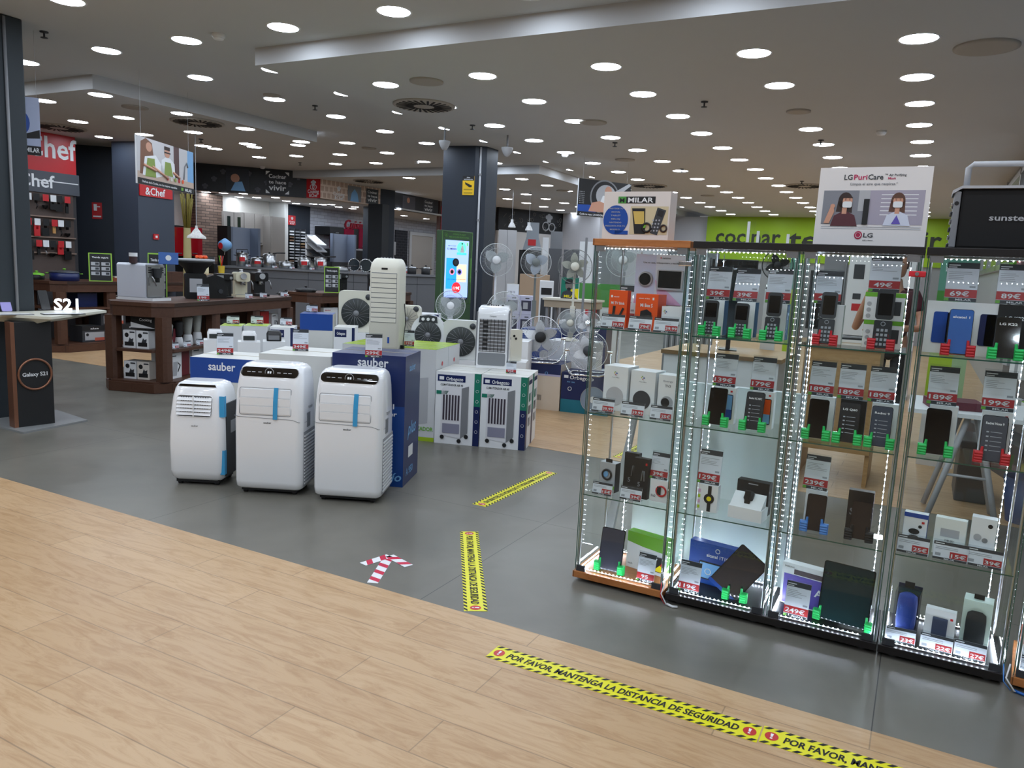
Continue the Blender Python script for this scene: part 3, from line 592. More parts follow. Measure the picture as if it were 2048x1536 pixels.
# ------------------------------------------------------------------ floor stickers
def tape(x, y, rz, lab):
    T = Matrix(((1, 0, 0, 0), (0, 0, 1, 0), (0, 1, 0, 0), (0, 0, 0, 1)))   # local xz -> floor xy
    m = MB().box(-.51, .51, -.052, .052, 0, .0012, mat('sticker_yellow', (232, 226, 20), .35))
    Z = -.0018
    def q(pts, mt, dz=0.0): m.add([(u, v, .0016+dz) for u, v in pts], [tuple(range(len(pts)))], mt)
    n = 30
    for k in range(n):
        u = -.51+k*1.02/n
        for v0, v1, s_ in ((.036, .052, 1), (-.052, -.036, 1)): q([(u, v0), (u+.017, v0), (u+.017+.016, v1), (u+.016, v1)] if u+.033 < .511 else [(u, v0), (u+.012, v0), (u+.017, v1), (u+.01, v1)], MBLACK)
    for cx_ in (-.478, .478):
        q([(cx_+.022*cos(a*pi/8), .025*sin(a*pi/8)) for a in range(16)], RED, .0002)
        q([(cx_-.003, -.004), (cx_+.003, -.004), (cx_+.005, .016), (cx_-.005, .016)], PAPER, .0005); q([(cx_-.004, -.015), (cx_+.004, -.015), (cx_+.004, -.008), (cx_-.004, -.008)], PAPER, .0005)
    vs, fs = text_geo('POR FAVOR, MANTENGA LA DISTANCIA DE SEGURIDAD')
    x0_, x1_ = min(v[0] for v in vs), max(v[0] for v in vs); kx = .88/(x1_-x0_); kz = .037/.72
    for dx in (0, .0012): m.add([((v[0]-(x0_+x1_)/2)*kx+.12*v[1]*kz+dx, -.018+v[1]*kz, .002+dx*.1) for v in vs], fs, MBLACK)
    o = m.obj('distance_sticker', loc=(x, y, .002 if y < 2.72 or (y > 5.74) else 0), rot=(0, 0, rz)); return tag(o, lab, 'floor sticker', 'yellow distance stickers on the floor')
tape(-.835, 2.49, 0, 'yellow and black safety distance strip lying whole on the near oak floor')
tape(.19, 2.50, 0, 'yellow and black safety distance strip cut off by the bottom edge of the picture')
tape(-1.86, 3.19, radians(-57), 'yellow and black distance strip on the grey floor, ending at the oak floor edge')
tape(-2.33, 4.58, radians(-91), 'yellow and black distance strip lying slanted further back on the grey floor')
tape(-2.05, 6.35, radians(-92), 'yellow and black distance strip on the far oak floor, seen past the glass cabinet edge')
ar = MB()
def bar_(L, w_, M):
    ar.box(0, L, -w_/2, w_/2, 0, .001, PAPER, M)
    n = max(2, int(L/.075))
    for k in range(n):
        u = L*k/n+.01; ar.add([(u, -w_/2, .0014), (u+L/n*.42, -w_/2, .0014), (min(L, u+L/n*.42+.03), w_/2, .0014), (u+.03, w_/2, .0014)], [(0, 1, 2, 3)], mat('arrow_magenta', (206, 30, 70), .4), M)
pA, pB = at(745, 1166), at(779, 1112); dd = pB-pA; ang = math.atan2(dd.y, dd.x)
bar_(dd.length, .052, Matrix.Translation(pA) @ Matrix.Rotation(ang, 4, 'Z'))
bar_(.17, .05, Matrix.Translation(pB+Vector((0, 0, .0011))) @ Matrix.Rotation(ang+radians(143), 4, 'Z'))
bar_(.17, .05, Matrix.Translation(pB+Vector((0, 0, .0011))) @ Matrix.Rotation(ang-radians(133), 4, 'Z'))
tag(ar.obj('floor_arrow'), 'red and white striped tape arrow stuck on the grey floor', 'floor sticker')
# ------------------------------------------------------------------ price cards
LINE = mat('print_grey_lines', (168, 172, 180), .6)
def card_mesh(m, w_, h_, price, kind, M=None):
    m.box(-w_/2, w_/2, 0, .0015, 0, h_, mat('card_face', (240, 244, 252), .5), M); y = -.0006
    if kind == 'tall':
        m.rect(-w_/2, w_/2, h_*.85, h_, y, DGREY, M); m.rect(-w_*.46, -w_*.1, h_*.92, h_*.945, y*2, PAPER, M); m.rect(-w_*.46, -w_*.2, h_*.87, h_*.89, y*2, PAPER, M)
        for k in range(5): m.rect(-w_*.44, w_*random.uniform(-.1, .4), h_*(.75-k*.045), h_*(.762-k*.045), y, LINE, M)
        m.rect(w_*.25, w_*.44, h_*.36, h_*.41, y, LINE, M)
        m.rect(-w_/2, w_/2, h_*.1, h_*.31, y, CRED, M); m.rect(-w_/2, w_/2, 0, h_*.09, y, DGREY, M); m.rect(-w_*.5, -w_*.36, h_*.01, h_*.08, y*2, GREEN, M)
        m.text(price, -w_*.04, h_*.14, w_*(.2*len(price)), y*2.5, PAPER, M, wide=h_*.12, align='F'); m.text('MILAR', w_*.1, h_*.02, w_*.5, y*2, PAPER, M, wide=h_*.05, align='F')
        if price[-1] == '€': pass
    else:
        m.rect(-w_/2, w_/2, h_*.82, h_, y, DGREY, M); m.rect(-w_*.46, -w_*.2, h_*.88, h_*.93, y*2, PAPER, M)
        for k in range(2): m.rect(-w_*.44, w_*.2, h_*(.68-k*.09), h_*(.71-k*.09), y, LINE, M)
        m.rect(-w_*.44, -w_*.28, h_*.2, h_*.36, y, LINE, M)
        m.rect(-w_*.02, w_*.48, h_*.14, h_*.5, y, CRED, M); m.text(price, w_*.23, h_*.2, w_*min(.45, .14*len(price)), y*2.5, PAPER, M, wide=h_*.2, align='F')
        m.rect(-w_/2, w_*.48, 0, h_*.12, y, DGREY, M); m.text('MILAR', -w_*.02, h_*.02, w_*.3, y*2, PAPER, M, wide=h_*.07, align='F')
def price_card(loc, w_, h_, price, kind, lab, rz=0, tilt=.15, group='price cards in clear stands'):
    o = thing('price_card', lab, 'price card', loc, rz, group); M = Matrix.Rotation(-tilt, 4, 'X')
    m = MB(); card_mesh(m, w_, h_, price, kind, M); m.obj('printed_card', o)
    h = MB().box(-w_/2-.002, w_/2+.002, -.003, -.0022, 0, h_+.008, CLEAR, M).box(-w_/2-.002, w_/2+.002, .0022, .003, 0, h_+.008, CLEAR, M).box(-w_/2, w_/2, 0, .035, 0, .0018, CLEAR)
    h.obj('acrylic_stand', o); return o
# ------------------------------------------------------------------ glass display cases
YF, YB = 3.33, 3.695
def case(x0, w_, top_m, lab, strips, lock=None, lockm=CHROME, rz=0):
    t = thing('display_case', lab, 'display case', (x0, YF, 0), rz, 'glass display cases in a row'); d = YB-YF
    MB().box(-.006, w_+.006, -.012, d, .02, .052, top_m).obj('base_plate', t, bevel=.002)
    MB().box(-.006, w_+.006, -.012, d, 1.612, 1.642, top_m).obj('top_plate', t, bevel=.002)
    for fx in (.05, w_-.05):
        for fy in (.04, d-.04): MB().cyl((fx, fy, .002 if False else 0), (fx, fy, .02), .018, n=12, m=GREY).obj('foot', t)
    g = .004
    def pane(nm, a, b, c, e):
        m = MB().box(a, b, c, e, .053, 1.611, CASEG); return m
    m = pane('', .012, w_-.012, 0, g); m.obj('glass_door', t)
    for nm, a, b in (('side_pane', .001, .001+g), ('side_pane', w_-.001-g, w_-.001)): MB().box(a, b, .006, d-.004, .053, 1.611, SIDEG).obj(nm, t)
    MB().box(.008, w_-.008, d-.008, d-.004, .053, 1.611, CASEG).obj('back_pane', t)
    e = MB()
    for a in (.009, w_-.0115): e.box(a, a+.0022, 0, .004, .053, 1.611, GEDGE)
    for a in (0, w_-.003): e.box(a, a+.003, .003, .006, .053, 1.611, GEDGE)
    e.obj('glass_edge', t)
    for fx in (.012, w_-.012):
        for fy in (.02, d-.014): MB().cyl((fx, fy, .053), (fx, fy, 1.611), .006, n=8, m=ALU).obj('corner_post', t)
    for z in (.43, .83, 1.23):
        s_ = MB().box(.014, w_-.014, .012, d-.012, z, z+.005, CASEG); s_.box(.014, w_-.014, .0112, .0118, z, z+.005, GEDGE).obj('glass_shelf', t)
    if lock is not None:
        L = MB().box(-.028, .03, -.014, -.002, -.011, .011, lockm); L.cyl((0, -.014, 0), (0, -.018, 0), .007, n=12, m=ALU); L.obj('lock', t, loc=(w_-.012, 0, lock), bevel=.004)
    for hx in (.03, w_-.03):
        MB().box(hx-.022, hx+.022, -.003, .006, 1.585, 1.611, STEEL).obj('hinge', t); MB().box(hx-.022, hx+.022, -.003, .006, .053, .08, MATS['dark_grey']).obj('hinge', t)
    # LED strips
    sm = MB(); rnd = random.Random(int(x0*100))
    def dots(p, q, step, nrm):
        p, q = Vector(p), Vector(q); n = int((q-p).length/step); u = (q-p).normalized()
        sm.tube([p, q], .0022, 4, WHITE2)
        for k in range(n):
            c = p+u*((k+.5)*step)+Vector(nrm)*.003
            sm.box(c.x-.0017, c.x+.0017, c.y-.0017, c.y+.0017, c.z-.0017, c.z+.0017, LEDM)
    for sx_ in strips: dots((sx_-x0, d-.018, .07), (sx_-x0, d-.018, 1.6), .027, (0, -1, 0))
    dots((.05, .016, .06), (w_-.05, .016, .06), .019, (0, -.3, 1)); dots((.05, .02, 1.603), (w_-.05, .02, 1.603), .018, (0, 0, -1))
    dots((.018, .03, .06), (.018, d-.03, .06), .0145, (.5, 0, 1)); dots((w_-.018, .03, .06), (w_-.018, d-.03, .06), .0145, (-.5, 0, 1)); dots((.05, d-.02, .06), (w_-.05, d-.02, .06), .0145, (0, 0, 1))
    sm.obj('led_strip', t); return t
CASES = [(-1.362, .44), (-.898, .43), (-.458, .43), (-.01, .43), (.45, .43)]
BTOP = mat('black_brown_board', (22, 18, 18), .4)
case(*CASES[0], OAK, 'glass display case with oak top and base, leftmost of the row', (-1.252,), 1.545)
case(*CASES[1], BTOP, 'black topped glass display case standing right beside the oak one', (-.851,), None)
case(*CASES[2], BTOP, 'black topped glass display case under the air purifier mask sign', (-.432, -.07), 1.54, HRED)
case(*CASES[3], BTOP, 'black topped glass display case under the black suitcase speaker', (.37,), None)
case(*CASES[4], OAK, 'oak based glass display case cut off by the right edge of the picture', (.47,), 1.5, rz=radians(-6))
tag(MB().box(-1.24, -.44, 3.78, 3.82, 0.0, 0.97, mat('pale_backing_panel', (226, 234, 236), .4)).obj('backing_panel'), 'pale white panel standing behind the two left display cases', 'panel')
lm = MB().tube([(-1.55, 3.9, .96), (-1.5, 3.9, .6), (-1.33, 3.86, .0)], .02, 6, GREY)
lg = MB().prism([(-1.235, .92), (-1.255, .92), (-1.41, .02), (-1.36, .02)], 3.79, 3.82, LGREY, 'Y')
tag(lg.obj('easel_leg'), 'slanting grey metal leg behind the oak display case', 'leg')
for i, (x, c_) in enumerate([(-.908, HRED), (.435, HBLUE)]):
    m = MB(); m.tube([(x, 3.32, .1), (x-.01, 3.30, .05), (x+.02, 3.29, .01), (x+.03, 3.3, .006)], .003, 6, WHITE2); m.tube([(x-.02, 3.33, .09), (x-.015, 3.31, .03), (x+.01, 3.3, .005)], .0022, 6, c_); m.tube([(x+.02, 3.3, .008), (x+.05, 3.29, .006), (x+.07, 3.3, .006)], .006, 6, WHITE2 if i == 0 else mat('blue_connector', (20, 90, 170), .4))
    tag(m.obj('power_lead'), ['thin red and white lead between the oak case and the next one', 'small lead with a blue connector beside the last oak case'][i], 'cable')
SZ = {'A': 1.236, 'B': .836, 'C': .436, 'D': .0535}
def cx_at(px, py, y): return aty(px, py, y).x
def clampx(x, w_):
    x0, cw = min(CASES, key=lambda c: abs(x-c[0]-c[1]/2)); return min(max(x, x0+w_/2+.016), x0+cw-w_/2-.016)
CASE_N = ['oak case', 'second case', 'third case', 'fourth case', 'last oak case']
SH_N = {'A': 'top shelf', 'B': 'second shelf', 'C': 'third shelf', 'D': 'floor'}
def ccard(c, s, px, py, price, kind, lab, y=3.385, w_=None, h_=None, z=None, tilt=.2, rz=None):
    w_ = w_ or (.1 if kind == 'tall' else .112); h_ = h_ or (.155 if kind == 'tall' else .066)
    zz = SZ[s] if z is None else z
    return price_card((clampx(cx_at(px, py, y), w_), y, zz), w_, h_, price, kind, lab, rz=random.uniform(-.08, .05) if rz is None else rz, tilt=tilt, group='price cards in the display cases')
def hand(m, x, z, mt, flip=1):
    for k in range(4): m.cyl((x-flip*.012, -.012, z+.006+k*.0105), (x+flip*.014, -.013, z+.006+k*.0105), .0062, n=8, m=mt); m.add([(x+flip*.014+.0062*cos(a*pi/3)*.6, -.013+.0062*sin(a*pi/3), z+.006+k*.0105) for a in range(6)], [tuple(range(6))], mt)
    m.box(x-.016, x+.016, -.008, .012, z, z+.044, mt); m.cyl((x+flip*.010, .0, z+.04), (x+flip*.012, .001, z+.062), .006, .0045, n=8, m=mt)
def phone_stand(loc, half, mt, lab, rz=0):
    o = thing('thumb_stand', lab, 'phone stand', loc, rz, 'thumbs up phone stands')
    for s_ in (-1, 1): m = MB(); hand(m, s_*half, 0, mt, -s_); m.obj('hand', o)
    m = MB().tube([(-half, .012, .006), (-half*.6, .035, .006), (half*.6, .035, .006), (half, .012, .006)], .005, 6, mt); m.obj('base_arc', o); return o
def phone_mesh(w_, h_, scr=None, txt=None, flip=False, M=None, sub=None):
    m = MB(); scr = scr or GLOSSB
    if flip:
        m.prism(rrect(-w_/2, w_/2, 0, h_*.47, .006), -.014, 0, mat('phone_body', (28, 30, 34), .35), 'Y', M); m.prism(rrect(-w_/2, w_/2, h_*.49, h_, .012), -.007, .003, MATS['phone_body'], 'Y', M)
        m.prism(rrect(-w_*.38, w_*.38, h_*.56, h_*.93, .004), -.0078, -.007, scr, 'Y', M)
        for r_ in range(4):
            for c in range(3): m.rect(-w_*.32+c*w_*.23, -w_*.17+c*w_*.23, h_*.04+r_*h_*.08, h_*.085+r_*h_*.08, -.0146, mat('key_grey', (150, 156, 164), .5), M)
        m.ring((0, -.0145, h_*.41), w_*.12, .0016, 12, MATS['key_grey'], M, 'Y', 4)
    elif flip is None:   # candybar with keypad
        m.prism(rrect(-w_/2, w_/2, 0, h_, .012), -.012, 0, mat('phone_body', (28, 30, 34), .35), 'Y', M); m.prism(rrect(-w_*.4, w_*.4, h_*.5, h_*.92, .004), -.0128, -.012, scr, 'Y', M)
        for r_ in range(4):
            for c in range(3): m.rect(-w_*.32+c*w_*.23, -w_*.17+c*w_*.23, h_*.06+r_*h_*.09, h_*.1+r_*h_*.09, -.0126, mat('key_grey', (150, 156, 164), .5), M)
    else:
        m.prism(rrect(-w_/2, w_/2, 0, h_, min(.01, w_*.12)), -.008, 0, mat('phone_edge', (30, 32, 36), .25, .6), 'Y', M); m.prism(rrect(-w_*.475, w_*.475, h_*.012, h_*.988, min(.008, w_*.1)), -.0086, -.008, scr, 'Y', M)
        if txt:
            m.text(txt, 0, h_*.8, w_*.7, -.0092, PAPER, M, wide=w_*.11, align='F')
            if sub: 
                for k in range(5): m.rect(-w_*.3, -w_*.2, h_*(.62-k*.1), h_*(.65-k*.1), -.0092, LINE, M); m.rect(-w_*.14, w_*.3, h_*(.63-k*.1), h_*(.642-k*.1), -.0092, LINE, M)
    return m
def phone(px, py, y, z, w_, h_, lab, stand=None, tilt=.22, name='smartphone', rz=0, **kw):
    x = clampx(cx_at(px, py, y), w_+.03*(stand is not None)); M = Matrix.Rotation(-tilt, 4, 'X')
    o = phone_mesh(w_, h_, M=M, **kw).obj(name, loc=(x, y, z+.006), rot=(0, 0, rz)); tag(o, lab, 'phone' if name != 'tablet' else 'tablet')
    if stand: phone_stand((x, y-.004, z), w_/2+.002, stand[0], stand[1], rz)
    return o
def pbox(name, lab, loc, w_, d, h_, m, side=None, rz=0, prints=None, cat='box', group=None, top=None, bevel=0, taper=None):
    mb = MB(); mb.box(-w_/2, w_/2, 0, d, 0, h_, m)
    if side: mb.box(-w_/2-.0006, w_/2+.0006, .0004, d+.0004, .0003, h_-.0003, side)
    if top: mb.box(-w_/2, w_/2, .0002, d, h_, h_+.0008, top)
    if prints: prints(mb, w_, h_, -.0008)
    o = mb.obj(name, loc=loc, rot=(0, 0, rz)); return tag(o, lab, cat, group)
def bx(px, py, y, s, name, lab, w_, d, h_, m, side=None, prints=None, z=None, rz=0, top=None, **kw):
    return pbox(name, lab, (clampx(cx_at(px, py, y), w_*cos(rz)+d*abs(sin(rz))+.005), y-abs(sin(rz))*w_*.0, SZ[s] if z is None else z), w_, d, h_, m, side, rz, prints, top=top, **kw)
def tline(mb, t, x, z, w_, h_, y, m): mb.text(t, x, z, w_, y-.0005, m, wide=h_, align='F')
GGREY = mat('pale_cloth_grey', (190, 188, 190), .6); CHARC = mat('charcoal_cloth', (60, 60, 64), .7)
# case 1, top shelf
bx(1318, 640, 3.60, 'A', 'kraft_box', 'kraft cardboard box on the top shelf of the oak case under the video doorbell box', .2, .07, .115, KRAFT)
def p_bell(mb, w_, h_, y):
    mb.rect(-w_/2, -w_*.1, 0, h_, y, mat('pale_lilac_print', (206, 216, 240), .5)); mb.poly([(w_*.0, 0), (w_*.45, 0), (-w_*.1, h_*.5)], y*1.5, PINK); mb.poly([(-w_*.5, 0), (-w_*.2, 0), (-w_*.45, h_*.2)], y*1.5, PINK)
    mb.lathe([(.036, 0), (.036, -.012), (.03, -.016), (.001, -.016)], LGREY, 24, Matrix.Translation((-w_*.28, 0, h_*.5)), 'Y', caps=False); mb.disc(-w_*.28, h_*.5, .029, -.0168, GLOSSB)
    mb.prism(rrect(-w_*.05, w_*.45, h_*.3, h_*.7, .006), -.014, 0, LGREY, 'Y'); mb.prism(rrect(-w_*.02, w_*.42, h_*.34, h_*.68, .003), -.0148, -.014, GLOSSB, 'Y')
    tline(mb, 'Una en casa, videoportero y mucho', -w_*.0, h_*.82, w_*.7, .008, y, DGREY); mb.rect(-w_*.02, w_*.0, h_*.92, h_*.95, y*2, RED); tline(mb, 'netatmo', w_*.1, h_*.915, w_*.16, .01, y, DGREY)
bx(1318, 590, 3.59, 'A', 'doorbell_display_box', 'pale lilac video doorbell box with a black screen, oak case top shelf', .25, .06, .235, mat('ice_white_print', (222, 230, 240), .45), z=1.236+.1155, prints=p_bell)
def p_stick(mb, w_, h_, y):
    tline(mb, 'Mi TV Stick', 0, h_*.62, w_*.75, .013, y, PAPER); mb.rect(-w_*.4, -w_*.3, h_*.8, h_*.86, y, PAPER); tline(mb, 'xiaomi', -w_*.1, h_*.81, w_*.3, .006, y, PAPER)
    mb.add([(-.028, y*3, .04), (-.016, y*3, .04), (-.01, y*3, .1), (-.024, y*3, .1)], [(0, 1, 2, 3)], MBLACK); mb.add([(0, y*3, .04), (.012, y*3, .04), (.036, y*3, .09), (.026, y*3, .095)], [(0, 1, 2, 3)], MBLACK)
bx(1233, 650, 3.47, 'A', 'orange_media_box', 'slim orange Mi TV Stick box with a hang tab in the oak case', .095, .035, .175, ORANGE, mat('deep_orange', (214, 70, 18), .45), p_stick, rz=-.12)
def p_mibox(mb, w_, h_, y):
    tline(mb, 'Mi Box S', 0, h_*.64, w_*.55, .016, y, PAPER); mb.rect(w_*.25, w_*.33, h_*.84, h_*.91, y, PAPER); tline(mb, 'xiaomi  mi box', -w_*.12, h_*.86, w_*.5, .006, y, PAPER)
    mb.poly([(-.03, .05), (-.002, .04), (.032, .05), (.028, .08), (.004, .095), (-.028, .085)], y*3, MBLACK)
bx(1290, 655, 3.46, 'A', 'orange_media_box', 'wider orange Mi Box S carton in the oak case', .112, .09, .165, ORANGE, MATS['deep_orange'], p_mibox, rz=-.12)
def p_g(mb, w_, h_, y, x=0, z=.8, big=1.0):
    for a, mm in ((0, BLUE), (1, GREEN), (2, YELLOW), (3, RED)): mb.tube([(w_*x+.009*big*cos(pi*.1+a*pi*.42+k*.2), y-.0005, h_*z+.009*big*sin(-.2+a*pi*.42+k*.2)) for k in range(5)], .002*big, 3, mm)
    mb.rect(w_*x, w_*x+.009*big, h_*z-.001, h_*z+.0015, y*2, BLUE)
bx(1352, 665, 3.44, 'A', 'streaming_stick_box', 'small white box with a coloured G at the right of the oak case top shelf', .115, .08, .115, PAPER, mat('pale_blue_side', (200, 212, 236), .5), lambda mb, w_, h_, y: (p_g(mb, w_, h_, y, -.34, .78, .8), mb.tube([(.0, y*3, .03), (.006, y*3, .055), (.018, y*3, .055), (.03, y*3, .03)], .004, 4, MBLACK)), rz=-.12)
ccard(0, 'A', 1224, 655, '39,99', 'wide', 'wide price card reading 39,99 in front of the orange TV stick box', 3.375)
ccard(0, 'A', 1278, 660, '79€', 'wide', 'wide price card reading 79 in front of the Mi Box carton', 3.375)
ccard(0, 'A', 1330, 665, '39,99', 'wide', 'wide price card reading 39,99 in front of the small white G box, top shelf', 3.375)
ccard(0, 'A', 1203, 600, '29€', 'tall', 'tall red topped offer card reading 29 at the left back of the oak case', 3.63, w_=.09, h_=.2)
def p_nest(mt, name):
    def f(mb, w_, h_, y): p_g(mb, w_, h_, y, 0, .84, .9); tline(mb, name, 0, h_*.74, w_*.3, .005, y, LINE); mb.disc(w_*.0, h_*.33, w_*.36, y*2, mt, 28)
    return f
bx(1226, 838, 3.46, 'B', 'smart_speaker_box', 'white speaker box printed with a pale grey round speaker, second shelf of the oak case', .125, .12, .215, PAPER, None, p_nest(GGREY, 'Nest Mini'), rz=-.1)
bx(1280, 843, 3.46, 'B', 'smart_speaker_box', 'white speaker box printed with a charcoal round speaker, second shelf of the oak case', .125, .12, .205, PAPER, None, p_nest(CHARC, 'Nest Mini'), rz=-.1)
bx(1330, 850, 3.45, 'B', 'camera_box', 'white box printed with a small round camera at the right of the second shelf', .095, .09, .2, PAPER, None, lambda mb, w_, h_, y: (tline(mb, 'Energy', 0, h_*.84, w_*.5, .008, y, LINE), tline(mb, 'TV3', 0, h_*.72, w_*.3, .012, y, GREY), mb.disc(0, h_*.36, w_*.32, y*2, LGREY), mb.disc(-w_*.08, h_*.36, w_*.22, y*3, MBLACK)), rz=-.1)
ccard(0, 'B', 1203, 830, '39,99', 'wide', 'wide price card reading 39,99 before the pale grey speaker box', 3.375)
ccard(0, 'B', 1263, 836, '39,99', 'wide', 'wide price card reading 39,99 before the charcoal speaker box', 3.375)
ccard(0, 'B', 1320, 843, '25€', 'wide', 'wide price card reading 25 before the small camera box', 3.375, w_=.1)
def p_watch1(mb, w_, h_, y): mb.ring((0, y*6, h_*.6), w_*.28, w_*.06, 20, MBLACK, None, 'Y', 5); mb.disc(-w_*.12, h_*.62, w_*.2, y*4, LBLUE); mb.rect(-w_/2, w_/2, h_*.12, h_*.24, y*2, GREEN); mb.box(-w_*.2, w_*.2, .01, .014, h_, h_*1.12, MBLACK)
bx(1212, 985, 3.44, 'C', 'smartwatch_pack', 'grey and green sports watch pack on the third shelf of the oak case', .085, .05, .145, LGREY, DGREY, p_watch1, rz=-.15)
def p_band(mb, w_, h_, y): tline(mb, '5', -w_*.1, h_*.3, w_*.18, .022, y, GREY); mb.rect(w_*.28, w_*.4, h_*.84, h_*.9, y, RED); mb.tube([(w_*.05, y*2, h_*.45), (w_*.12, y*2, h_*.7), (w_*.22, y*2, h_*.7), (w_*.25, y*2, h_*.45)], .003, 4, GREY)
bx(1258, 998, 3.47, 'C', 'fitness_band_box', 'black fitness band box half hidden behind its twin, third shelf of the oak case', .075, .03, .205, MBLACK, None, p_band, rz=-.1)
bx(1278, 1000, 3.43, 'C', 'fitness_band_box', 'black fitness band box standing in front of its twin', .075, .03, .195, MBLACK, None, p_band, rz=-.1)
bx(1317, 1006, 3.43, 'C', 'fitness_band_box', 'white Fit2 box with a red wrist band picture under the 39 card', .09, .04, .105, PAPER, None, lambda mb, w_, h_, y: (mb.ring((w_*.1, y*3, h_*.52), w_*.26, .005, 16, RED, None, 'Y', 4), mb.box(-w_*.12, w_*.08, y*8, y*2, h_*.35, h_*.72, MBLACK), tline(mb, 'Fit2', -w_*.32, h_*.2, w_*.25, .012, y, GREY)), rz=-.08)
ccard(0, 'C', 1317, 950, '39€', 'tall', 'tall price card reading 39 standing on the Fit2 box', 3.44, w_=.085, h_=.125, z=.436+.1065)
ccard(0, 'C', 1203, 990, '15€', 'wide', 'small wide price card reading 15 before the sports watch pack', 3.375, w_=.1, h_=.06)
ccard(0, 'C', 1260, 1000, '39€', 'wide', 'small wide price card reading 39 before the black band boxes', 3.375, w_=.105, h_=.062)
DUSK = mat('grey_screen', (62, 64, 78), .2, coat=.6)
phone(1217, 1160, 3.40, SZ['D'], .118, .205, 'dark tablet with a grey blue screen standing upright in the oak case', (HGREEN, 'green thumb stand holding the upright tablet in the oak case'), name='tablet', scr=DUSK, tilt=.2)
bx(1290, 1150, 3.50, 'D', 'tablet_box', 'green and white tablet box behind the 95 card', .22, .05, .185, PAPER, GREEN, lambda mb, w_, h_, y: (mb.poly([(-w_/2, h_*.72), (-w_*.1, h_*.66), (w_/2, h_*.62), (w_/2, h_), (-w_/2, h_)], y, GREEN), mb.prism(rrect(-w_*.05, w_*.45, h_*.1, h_*.5, .008), y*6, y, MBLACK, 'Y'), mb.poly([(w_*.2, h_*.12), (w_*.44, h_*.12), (w_*.44, h_*.4)], y*8, YELLOW), mb.poly([(w_*.36, h_*.3), (w_*.44, h_*.25), (w_*.44, h_*.45)], y*9, RED), tline(mb, 'tech', -w_*.4, h_*.1, w_*.12, .01, y, GREY)), rz=-.2, top=GREEN)
ccard(0, 'D', 1288, 1178, '95', 'tall', 'tall price card reading 95 on the floor of the oak case', 3.375, w_=.085, h_=.135)
# case 2
TS = mat('teal_box_side', (16, 92, 138), .4)
for k, (px, h_, fl, lab) in enumerate([(1417, .15, None, 'leftmost'), (1478, .145, None, 'middle'), (1541, .2, True, 'rightmost, flipped open')]):
    bx(px+10, 660, 3.50, 'A', 'phone_box', 'white and blue phone box behind the %s keypad phone of the second case' % lab.split(',')[0], .08, .06, .155, PAPER, TS, rz=-.06)
    phone(px, 680, 3.42, SZ['A'], .06, h_, 'black keypad phone on the second case top shelf, %s' % lab, (HGREEN, 'green thumb stand under the %s keypad phone of the second case' % lab.split(',')[0]), name='keypad_phone', flip=fl, tilt=.15)
    ccard(1, 'A', px+[11, 10, 13][k], 610, ['39€', '39€', '39€'][k], 'tall', 'tall price card reading 39 on the phone box, %s of three in the second case' % lab.split(',')[0], 3.52, w_=.105, h_=.15, z=1.236+.157, tilt=[.15, .3, .15][k])
def p_phone(c1, c2=None):
    def f(mb, w_, h_, y): mb.prism(rrect(w_*.0, w_*.4, h_*.12, h_*.82, .006), y*4, y, MBLACK, 'Y'); mb.rect(w_*.03, w_*.37, h_*.15, h_*.8, y*5, c1); (mb.rect(w_*.03, w_*.37, h_*.15, h_*.4, y*6, c2) if c2 else None); mb.rect(w_*.25, w_*.35, h_*.88, h_*.93, y, RED)
    return f
bx(1445, 845, 3.51, 'B', 'phone_box', 'white phone box with a blue screen picture under the 139 card', .095, .05, .165, PAPER, None, p_phone(LBLUE, BLUE))
phone(1429, 858, 3.42, SZ['B'], .078, .165, 'black smartphone on the left of the second case second shelf', (HGREEN, 'green thumb stand under the black smartphone below the 139 card'))
ccard(1, 'B', 1447, 775, '139€', 'tall', 'tall price card reading 139 on the white phone box', 3.52, w_=.1, h_=.15, z=.836+.167)
bx(1520, 860, 3.51, 'B', 'phone_box', 'white phone box with an orange screen picture under the 179 card', .095, .05, .165, PAPER, None, p_phone(ORANGE, LBLUE))
phone(1503, 866, 3.42, SZ['B'], .078, .165, 'dark smartphone with a text film below the 179 card', (HGREEN, 'green thumb stand under the smartphone below the 179 card'), scr=mat('film_black', (30, 32, 36), .3), txt='Redmi 9C NFC', sub=1)
ccard(1, 'B', 1523, 780, '179€', 'tall', 'tall price card reading 179 on the white phone box', 3.52, w_=.1, h_=.15, z=.836+.167)
bx(1412, 1028, 3.42, 'C', 'smartwatch_box', 'white watch box with a round black watch picture under the 129 card', .09, .05, .125, PAPER, None, lambda mb, w_, h_, y: (mb.disc(w_*.08, h_*.5, w_*.26, y*3, MBLACK), mb.rect(-w_*.0, w_*.18, h_*.02, h_*.98, y*2, MBLACK), mb.disc(w_*.08, h_*.5, w_*.12, y*4, YELLOW), [mb.rect(-w_*.48, -w_*.36, h_*(.1+.2*k), h_*(.22+.2*k), y*2, [LIME, PINK, LIME, PINK][k]) for k in range(4)]))
ccard(1, 'C', 1414, 985, '129€', 'tall', 'tall price card reading 129 on the round watch box', 3.43, w_=.1, h_=.155, z=.436+.127)
bx(1500, 1040, 3.52, 'C', 'watch_box_lid', 'black watch box lid standing behind the white tray', .145, .05, .15, MBLACK, None, lambda mb, w_, h_, y: mb.rect(-w_*.15, w_*.15, h_*.9, h_*.93, y, LINE), rz=-.1)
wb = thing('watch_tray', 'open white gift tray showing a black square smartwatch', 'box', (cx_at(1487, 1045, 3.4), 3.4, .436), -.12)
MB().box(-.075, .075, 0, .09, 0, .055, PAPER).prism([(0, .055), (.07, .055), (.07, .11)], -.07, .07, PAPER, 'X').obj('tray', wb)
